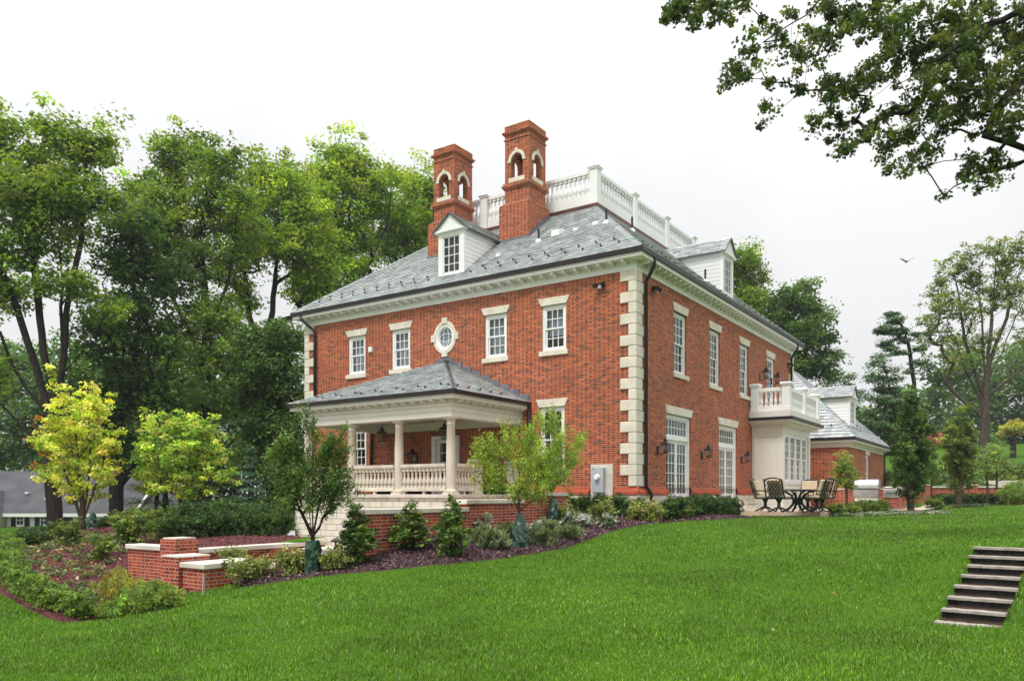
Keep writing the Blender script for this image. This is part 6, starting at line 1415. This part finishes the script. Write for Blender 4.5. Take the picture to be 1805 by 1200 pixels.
# far garden wall
p0 = PX(1632, 0, 50.5); p1 = PX(1778, 0, 49.5)
t = empty('far_garden_wall', (p0[0], p0[1], 0), math.atan2(p1[1]-p0[1], p1[0]-p0[0]), 'long red brick garden wall with pale coping at the far end of lawn', 'garden wall'); Lw = math.hypot(p1[0]-p0[0], p1[1]-p0[1])
m = MB(); m.box((-4, -.15, -1.2), (Lw, .15, .46)); m.build('brickwork', M['garden_brick'], t); m = MB(); m.box((-4, -.22, .461), (Lw+.05, .22, .56)); m.build('coping', M['coping'], t)
for u in (Lw*.0, Lw*.56, Lw):
    m = MB(); m.box((u-.25, -.24, -1.2), (u+.25, .24, .60)); m.build('pier', M['garden_brick'], t); m = MB(); m.box((u-.3, -.29, .601), (u+.3, .29, .68)); m.build('pier_cap', M['coping'], t)
xx, yy, zz = PX(1797, 0, 46.5)
wall('far_wall_return', 'short brick wall end under the weeping shrub at right', [(xx-.5, yy-1.5, xx+.5, yy+.6, -1.2, .28, 0)])
xx, yy, zz = at_ground(1796, 56); m = MB(); m.box((-2.5, -2, -.5), (2.5, 2, .45)); o = m.build('stone_terrace_wall', M['coping'], loc=(xx, yy, zz)); tag(o, 'pale stone terrace edge on the bank at the right edge', 'terrace wall')
# ------------------------------------------------------------------ overhanging tree at the top right
OB = [(1190,18,26),(1215,12,26),(1245,22,24),(1290,5,22),(1315,14,16),(1375,50,12),(1350,85,12),(1335,55,10),(1308,112,20),(1285,138,20),(1330,108,14),(1392,30,14),(1415,75,16),(1385,95,12),(1362,190,16),(1348,165,14),(1395,130,14),(1420,150,12),(1425,118,12),
      (1450,20,24),(1480,45,24),(1440,65,18),(1470,75,18),(1505,25,26),(1525,60,18),(1545,20,26),(1585,20,26),(1625,22,26),(1600,62,18),(1568,85,22),(1590,100,20),(1645,60,26),(1690,60,24),(1700,25,22),(1740,22,22),(1785,40,24),
      (1470,150,22),(1500,140,22),(1538,110,18),(1560,130,20),(1520,175,22),(1460,195,20),(1428,228,14),(1485,215,20),(1510,250,20),(1492,262,14),(1555,205,22),(1580,235,20),(1562,262,18),(1600,190,22),(1640,150,26),(1650,195,24),(1620,245,18),(1640,260,14),(1572,290,12),(1600,288,12),(1690,120,30),(1725,90,28),(1765,130,26),(1795,155,22),(1740,170,24),(1715,205,22),(1680,215,18),(1762,210,20),(1795,215,20),(1700,160,24),(1722,280,18),(1705,302,16),(1690,328,14),(1742,292,18),(1748,312,14),(1735,325,12),(1560,60,20),(1620,105,22),(1780,90,24),(1640,285,10),(1618,268,12),(1650,120,24),(1670,80,26),(1840,80,50),(1850,200,50),(1835,20,40)]
od = 13.0; ob = at_ground(2150, 14.5)
rdx = np.random.RandomState(77); cl = []
for px, py, r in OB:
    c = np.array(PX(px, py, od+rdx.uniform(-.9, .9)))-np.array(ob); k = od/1384; cnt = max(3, int((r/7.2)**2))
    for q in range(cnt):
        a = rdx.rand()*6.28; rr = r*k*rdx.rand()**.5; cl.append(c+np.array([XL, -XD, 0])*math.cos(a)*rr+np.array([0, 0, 1])*math.sin(a)*rr+np.array([XD, XL, 0])*rdx.normal(0, .25))
cl = np.array(cl)
def ol(*pts): return [np.array(PX(*p))-np.array(ob) for p in pts]
t = empty('oak_tree', ob, 0, 'dark overhanging oak branches reaching in from the top right corner', 'tree')
trk = [[np.array([0, 0, -.3])]+ol((2145, 300, 14.4), (2120, -100, 14), (2100, -300, 14)), ol((2135, 200, 14.4), (1960, 40, 13.6), (1805, 15, 13.2), (1730, 48, 13), (1680, 90, 13), (1632, 116, 12.9), (1590, 150, 12.8)), ol((1640, 112, 12.9), (1632, 170, 12.9), (1600, 200, 12.8)),
       ol((1960, 40, 13.6), (1850, 100, 13.3), (1800, 140, 13), (1760, 190, 13), (1735, 240, 13)), ol((2125, 0, 14.2), (1900, -60, 13.4), (1600, -60, 13), (1445, 0, 12.9), (1420, 28, 12.9), (1390, 45, 12.9), (1345, 75, 12.9)), ol((1445, 0, 12.9), (1408, 50, 12.9), (1396, 100, 12.9)), ol((1900, -60, 13.4), (1500, -80, 12.8), (1260, -20, 12.8)), ol((1700, -60, 13), (1600, 0, 13), (1540, 70, 12.9)), ol((1732, 45, 13), (1715, 15, 13), (1700, -20, 13.1))]
skeleton(trk, cl, .13, rt=.0025, seed=9, step=.35, up=-.3, sag=-.05).build('trunk', M['bark_dark'], t, smooth=True, recalc=False)
C, N, S_, colr = clump_leaves(cl, 42, .14, .8, .036, [(.026, .042, .012), (.034, .052, .014), (.02, .034, .010), (.055, .07, .014)], up=.5, spread=.8)
leafobj('crown', C, N, S_, colr, M['leaf'], t, 'lobed')
# a small bird
t = empty('bird', PX(1598, 462, 42), .5, 'small brown bird flying in the white sky', 'bird')
m = MB(); m.tube([(-.16, 0, 0), (-.08, 0, .01), (0, 0, .02), (.09, 0, .03), (.14, 0, .04), (.18, 0, .035)], [.01, .04, .055, .045, .035, .005], 8); m.add([(-.16, -.01, 0), (-.32, -.06, -.02), (-.32, .06, -.02), (-.16, .01, 0)], [(0,1,2,3)])
M['bird'] = surf('brown_feathers', (.22, .08, .05), (.12, .05, .04), 20, .8)
m.build('body', M['bird'], t, smooth=True)
for s in (-1, 1):
    m = MB(); m.add([(.08, s*.03, .03), (-.06, s*.03, .02), (-.10, s*.2, .12), (-.06, s*.36, .2), (.0, s*.36, .22), (.10, s*.18, .13)], [(0,1,2,5),(2,3,4,5)]); w = m.build('wing', M['bird'], t); md = w.modifiers.new('thick', 'SOLIDIFY'); md.thickness = .012
# ------------------------------------------------------------------ white cottage at the far left
def cot(px, py, d): return Vector(PX(px, py, d))
cb = PX(0, 872, 48); rz = -(math.pi/2-math.atan2(XL, XD)); k = 48/1384
t = empty('white_cottage', (cb[0], cb[1], 0), rz, 'white cottage with dark shutters and long grey roof behind the yellow tree', 'house')
# local x to the right, y away, z up; px 0 is x = 0
ez, rz_, bz = (872-905)*k, (872-827)*k, -2.4; x0, x1 = -2.5, 243*k
m = MB(); m.box((12*k, 0, bz), (x1-.3, 7, ez)); m.build('wall', M['white'], t)
m = MB(); m.add([(x0, -.35, ez), (x1, -.35, ez), (x1, 3.6, rz_), (x0, 3.6, rz_), (x1, 7.4, ez), (x0, 7.4, ez)], [(0,1,2,3),(3,2,4,5),(1,4,2),(0,3,5)])
M['shingle'] = surf('grey_shingles', (.105, .105, .115), (.07, .07, .08), 1.2, .85, .2, bmp=.3, bscale=8); rfc = m.build('roof', M['shingle'], t)
m = MB(); m.box((x0, -.4, ez-.18), (x1, -.28, ez+.02)); m.build('eave_board', M['white'], t); m = MB(); m.tube([(x1, -.4, ez), (x1, 3.6, rz_+.03)], .09, 4); m.build('rake_board', M['white'], t)
for px in (24, 66):
    xw = (px+12)*k; m = MB(); m.box((xw-.24, -.05, -1.95), (xw+.24, -.005, -1.2)); w = m.build('window', M['white'], t); g = MB(); 
    for a in (-.1, .1):
        for b in (-1.8, -1.5): g.box((xw+a-.08, -.058, b), (xw+a+.08, -.051, b+.24))
    g.build('pane', M['black'], w)
    for s in (-1, 1):
        m = MB(); m.box((xw+s*.42-.14, -.05, -2.0), (xw+s*.42+.14, -.006, -1.18)); m.build('shutter', surf('navy_shutters', (.02, .03, .05)), t)
m = MB(); m.box((112*k, -.04, -1.9), (128*k, -.006, -1.35)); m.build('window', M['black'], t)
for px, py in ((24, 870), (69, 867), (68, 880)):
    f = (905-py)/(905-827); m = MB(); m.box((px*k-.10, 3.95*f-.5, ez+(rz_-ez)*f), (px*k+.10, 3.95*f-.2, ez+(rz_-ez)*f+.12)); m.build('roof_vent', M['white'], t)
m = MB(); a_, b_ = (176*k, -1.5), (300*k, 7); zz1 = ez-.02
m.add([(160*k, -1.6, ez+.05), (305*k, -1.6, ez+.05), (305*k, 3.4, rz_-.9), (176*k, 3.4, rz_-.55)], [(0,1,2,3)]) if 0 else None
m.add([(243*k+.01, -.3, ez+.01), (305*k, -.3, ez+.01), (305*k, 3.4, rz_-.8), (243*k+.01, 3.4, rz_-.8)], [(0,1,2,3)]); m.build('lower_roof', M['shingle'], t)
m = MB(); m.box((243*k, .05, bz), (304*k, 3.4, ez)); m.box((243*k, -.36, ez-.16), (305*k, -.25, ez+.0)); m.build('side_wall', M['white'], t)
m = MB(); m.add([(-2.0, -2.0, ez), (12*k, -2.0, ez), (-.8, -2.0, ez+1.4), (-2.0, 2.0, ez), (12*k, 2.0, ez), (-.8, 3.0, ez+1.4)], [(0,1,2),(0,2,5,3),(1,4,5,2)]); m.build('porch_roof', M['shingle'], t)
m = MB(); m.box((-1.9, -1.9, bz), (10*k, 2, ez-.02)); m.build('porch_wall', M['cream'], t)
# ------------------------------------------------------------------ grass, litter, chips, ground cover
def in_beds(x, y):
    m = np.zeros(x.shape, bool)
    for b in BEDS: m |= pip(x, y, b)
    m |= in_court(x, y); m |= (x > -.3) & (y > -.2) & (y < 16) & (x < 30); m |= (x > 6.6) & (x < 20) & (y > -4.5) & (y < .2); m |= (x > -4.4) & (y > 4) & (y < 11.4) & (x < 0)
    m |= in_steps(x, y)
    return m
def grass():
    outv, outf, outc = [], [], []; base = 0
    for d0, d1, dens in ((5.6, 9, 2600), (9, 13, 1500), (13, 19, 750), (19, 30, 300), (30, 50, 90)):
        lw = .76*d1+1.; area = 2*lw*(d1-d0); n = int(area*dens)
        d = rng.uniform(d0, d1, n); l = rng.uniform(-lw, lw, n); k = np.abs(l) < .72*d+1.; d, l = d[k], l[k]
        x = CX+l*XL+d*XD; y = CY-l*XD+d*XL; k = ~in_beds(x, y); x, y, d = x[k], y[k], d[k]; n = len(x); z = gz_arr(x, y)-.008
        h = rng.uniform(.025, .06, n)*(1+.25*np.sin(x*1.7+y*1.1)*np.sin(y*2.3-x*.6)); w = .0016+.00030*d
        a = rng.rand(n)*6.283; lean = rng.uniform(.1, .9, n)*h; b = a+rng.normal(1.57, .5, n)
        dx, dy = np.cos(a)*w, np.sin(a)*w; lx, ly = np.cos(b)*lean, np.sin(b)*lean
        V = np.stack([np.stack([x-dx, y-dy, z], -1), np.stack([x+dx, y+dy, z], -1), np.stack([x+dx*.7+lx*.4, y+dy*.7+ly*.4, z+h*.62], -1), np.stack([x-dx*.7+lx*.4, y-dy*.7+ly*.4, z+h*.62], -1), np.stack([x+lx, y+ly, z+h*.95], -1)], 1)
        outv.append(V.reshape(-1, 3)); p = np.array([(.094, .202, .007), (.054, .14, .006), (.145, .265, .013), (.25, .31, .08), (.06, .155, .008)]); c = p[rng.choice(5, n, p=[.34, .26, .24, .06, .10])]*np.exp(rng.normal(0, .28, (n, 1)))
        pat = .5+.5*np.sin(x*.9+1.3*np.sin(y*.7))*np.sin(y*.8+1.1*np.sin(x*.5)); pat2 = .5+.5*np.sin(x*3.7+2*np.sin(y*2.1))*np.sin(y*3.1+1.7*np.sin(x*2.3)); c = c*(.66+.34*pat+.34*pat2)[:, None]
        outc.append(np.repeat(c, 5, 0)); base += n
    V = np.concatenate(outv); n = base; me = bpy.data.meshes.new('grass'); me.vertices.add(len(V)); me.vertices.foreach_set('co', V.astype(np.float32).ravel())
    i = np.arange(n)*5; loops = np.stack([i, i+1, i+2, i+3, i+3, i+2, i+4], 1).astype(np.int32).ravel(); me.loops.add(len(loops)); me.loops.foreach_set('vertex_index', loops)
    me.polygons.add(2*n); st = np.stack([np.arange(n)*7, np.arange(n)*7+4], 1).astype(np.int32).ravel(); me.polygons.foreach_set('loop_start', st); me.polygons.foreach_set('loop_total', np.tile(np.array([4, 3], np.int32), n)); me.update(calc_edges=True)
    ca = me.color_attributes.new('Col', 'FLOAT_COLOR', 'POINT'); cc = np.ones((len(V), 4), np.float32); cc[:, :3] = np.concatenate(outc); ca.data.foreach_set('color', cc.ravel()); me.materials.append(M['grass'])
    o = bpy.data.objects.new('grass', me); COL.objects.link(o); tag(o, 'thick green mown grass covering the lawn', 'grass', kind='stuff')
grass()
def scatter(name, label, cat, poly, n, size, pal, mat, shape='leaf', lift=.04, up=1.5, spread=.5, keep=None, cl=None):
    P_ = np.array(poly); lo, hi = P_.min(0), P_.max(0); x = rng.uniform(lo[0], hi[0], n*3); y = rng.uniform(lo[1], hi[1], n*3); k = pip(x, y, poly) & ~in_court(x, y)
    if keep is not None: k &= keep(x, y)
    x, y = x[k][:n], y[k][:n]; m = len(x); z = gz_arr(x, y)+lift
    o = leafobj(name, np.stack([x, y, z+rng.rand(m)*.02], -1), rng.normal(size=(m, 3))*spread+UP*up, size*np.exp(rng.normal(0, .3, m)), pick(pal, m, .25), M[mat], None, shape); return tag(o, label, cat, kind='stuff')
near = lambda x, y: LD(x, y)[1] < 31
scatter('bark_chips', 'purple brown bark chips on the bed by the house', 'bark chips', BEDS[0], 26000, .022, [(.10, .05, .06), (.06, .028, .034), (.17, .10, .11), (.035, .018, .02), (.26, .18, .18)], 'chips', spread=.8, lift=.038)
scatter('bark_chips', 'dark red bark chips on the left bed', 'bark chips', BEDS[1], 22000, .026, [(.10, .022, .026), (.06, .014, .018), (.15, .05, .05)], 'chips', spread=.8, lift=.038, keep=near)
scatter('fallen_leaves', 'pale fallen leaves littering the left bed', 'fallen leaves', BEDS[1], 2300, .034, [(.50, .26, .17), (.60, .38, .26), (.42, .30, .10), (.36, .14, .08), (.62, .47, .36)], 'dry_leaf', shape='round', spread=.7, lift=.055, keep=lambda x, y: near(x, y) & pip(x, y, [h2(*q) for q in [(150, 1088), (95, 1072), (40, 1040), (22, 1000), (45, 962), (90, 943), (160, 938), (235, 945), (255, 960), (235, 1000), (170, 1040)]]))
def ground_cover(name, label, poly, nc, per, R_, leaf, pal, shape='leaf', lift=.06, keep=None, gain=.9):
    P_ = np.array(poly); lo, hi = P_.min(0), P_.max(0); x = rng.uniform(lo[0], hi[0], nc*4); y = rng.uniform(lo[1], hi[1], nc*4); k = pip(x, y, poly) & ~in_court(x, y)
    x, y = x[k][:nc], y[k][:nc]; cl = np.stack([x, y, gz_arr(x, y)+lift], -1); C, N, S_, c = clump_leaves(cl, per, R_, .35, leaf, pal, gain=gain)
    o = leafobj(name, C, N, S_, c, M['shrub_leaf'], None, shape); return tag(o, label, 'ground cover', kind='stuff')
ground_cover('ground_cover', 'low clumps of small green plants dotted over the left bed', [h2(*q) for q in [(150, 1085), (95, 1070), (42, 1038), (25, 1000), (47, 962), (92, 943), (160, 938), (235, 945), (235, 1000), (170, 1040)]], 380, 24, .13, .032, [(.05, .07, .018), (.07, .085, .025), (.035, .055, .016), (.10, .10, .04)], lift=.09, gain=2.)
ivy_poly = [PX(1465, 0, 27.3)[:2], PX(1520, 0, 26.8)[:2], PX(1600, 0, 28.3)[:2], PX(1670, 0, 29.5)[:2], PX(1668, 0, 33)[:2], PX(1600, 0, 34.5)[:2], PX(1540, 0, 31.5)[:2], PX(1470, 0, 28.8)[:2]]
ground_cover('ivy', 'low white flecked ground cover round the dark upright maple', ivy_poly, 420, 40, .16, .032, [(.10, .14, .05), (.26, .30, .20), (.06, .09, .035), (.42, .45, .36)], lift=.07)
ground_cover('ivy', 'low dark ground cover round the olive upright maple', [PX(1640, 0, 42)[:2], PX(1740, 0, 42)[:2], PX(1740, 0, 45)[:2], PX(1640, 0, 45)[:2]], 120, 36, .18, .045, [(.08, .11, .04), (.14, .17, .08), (.05, .08, .03)], lift=.07)
mring = at_ground(1605, 32.3); m = MB(); m.lathe([(1.25, -.05), (1.1, .04), (.5, .12), (.05, .14)], n=28); tag(m.build('mulch_ring', M['red_mulch'], smooth=True, loc=mring), 'dark red mulch mound round the upright maple', 'mulch', kind='structure')
for i, (px, py) in enumerate([(1269, 965), (1290, 990), (1680, 958), (1672, 985), (1444, 1000), (1365, 1018), (1415, 1070), (1470, 1052), (1362, 1116), (1670, 982)]): pass
pts = np.array([hit(px, py, lo=5) for px, py in [(1293, 967), (1671, 985), (1669, 957), (1445, 1012), (1413, 1070), (1470, 1052), (1362, 1117)]]); pts[:, 2] += .05
tag(leafobj('fallen_leaves', pts, rng.normal(size=pts.shape)*.5+UP, .03, pick([(.35, .26, .10), (.55, .22, .05), (.5, .45, .25)], len(pts)), M['dry_leaf'], None, 'lobed'), 'a few tan fallen leaves scattered on the lawn', 'fallen leaves', kind='stuff')

# ------------------------------------------------------------------ pale summer haze
m = MB(); m.box((-2600, -2600, -8), (2600, 2600, 31)); hz = m.build('haze', M['white']); tag(hz, 'thin pale summer haze filling the valley', 'haze', kind='stuff')
hm = bpy.data.materials.new('haze_air'); hm.use_nodes = True; ht = hm.node_tree; ht.nodes.clear(); ho = ht.nodes.new('ShaderNodeOutputMaterial'); hv = ht.nodes.new('ShaderNodeVolumePrincipled')
hv.inputs['Color'].default_value = (.82, .88, .95, 1); hv.inputs['Density'].default_value = .0004; hv.inputs['Anisotropy'].default_value = .2; ht.links.new(hv.outputs[0], ho.inputs['Volume']); hz.data.materials[0] = hm
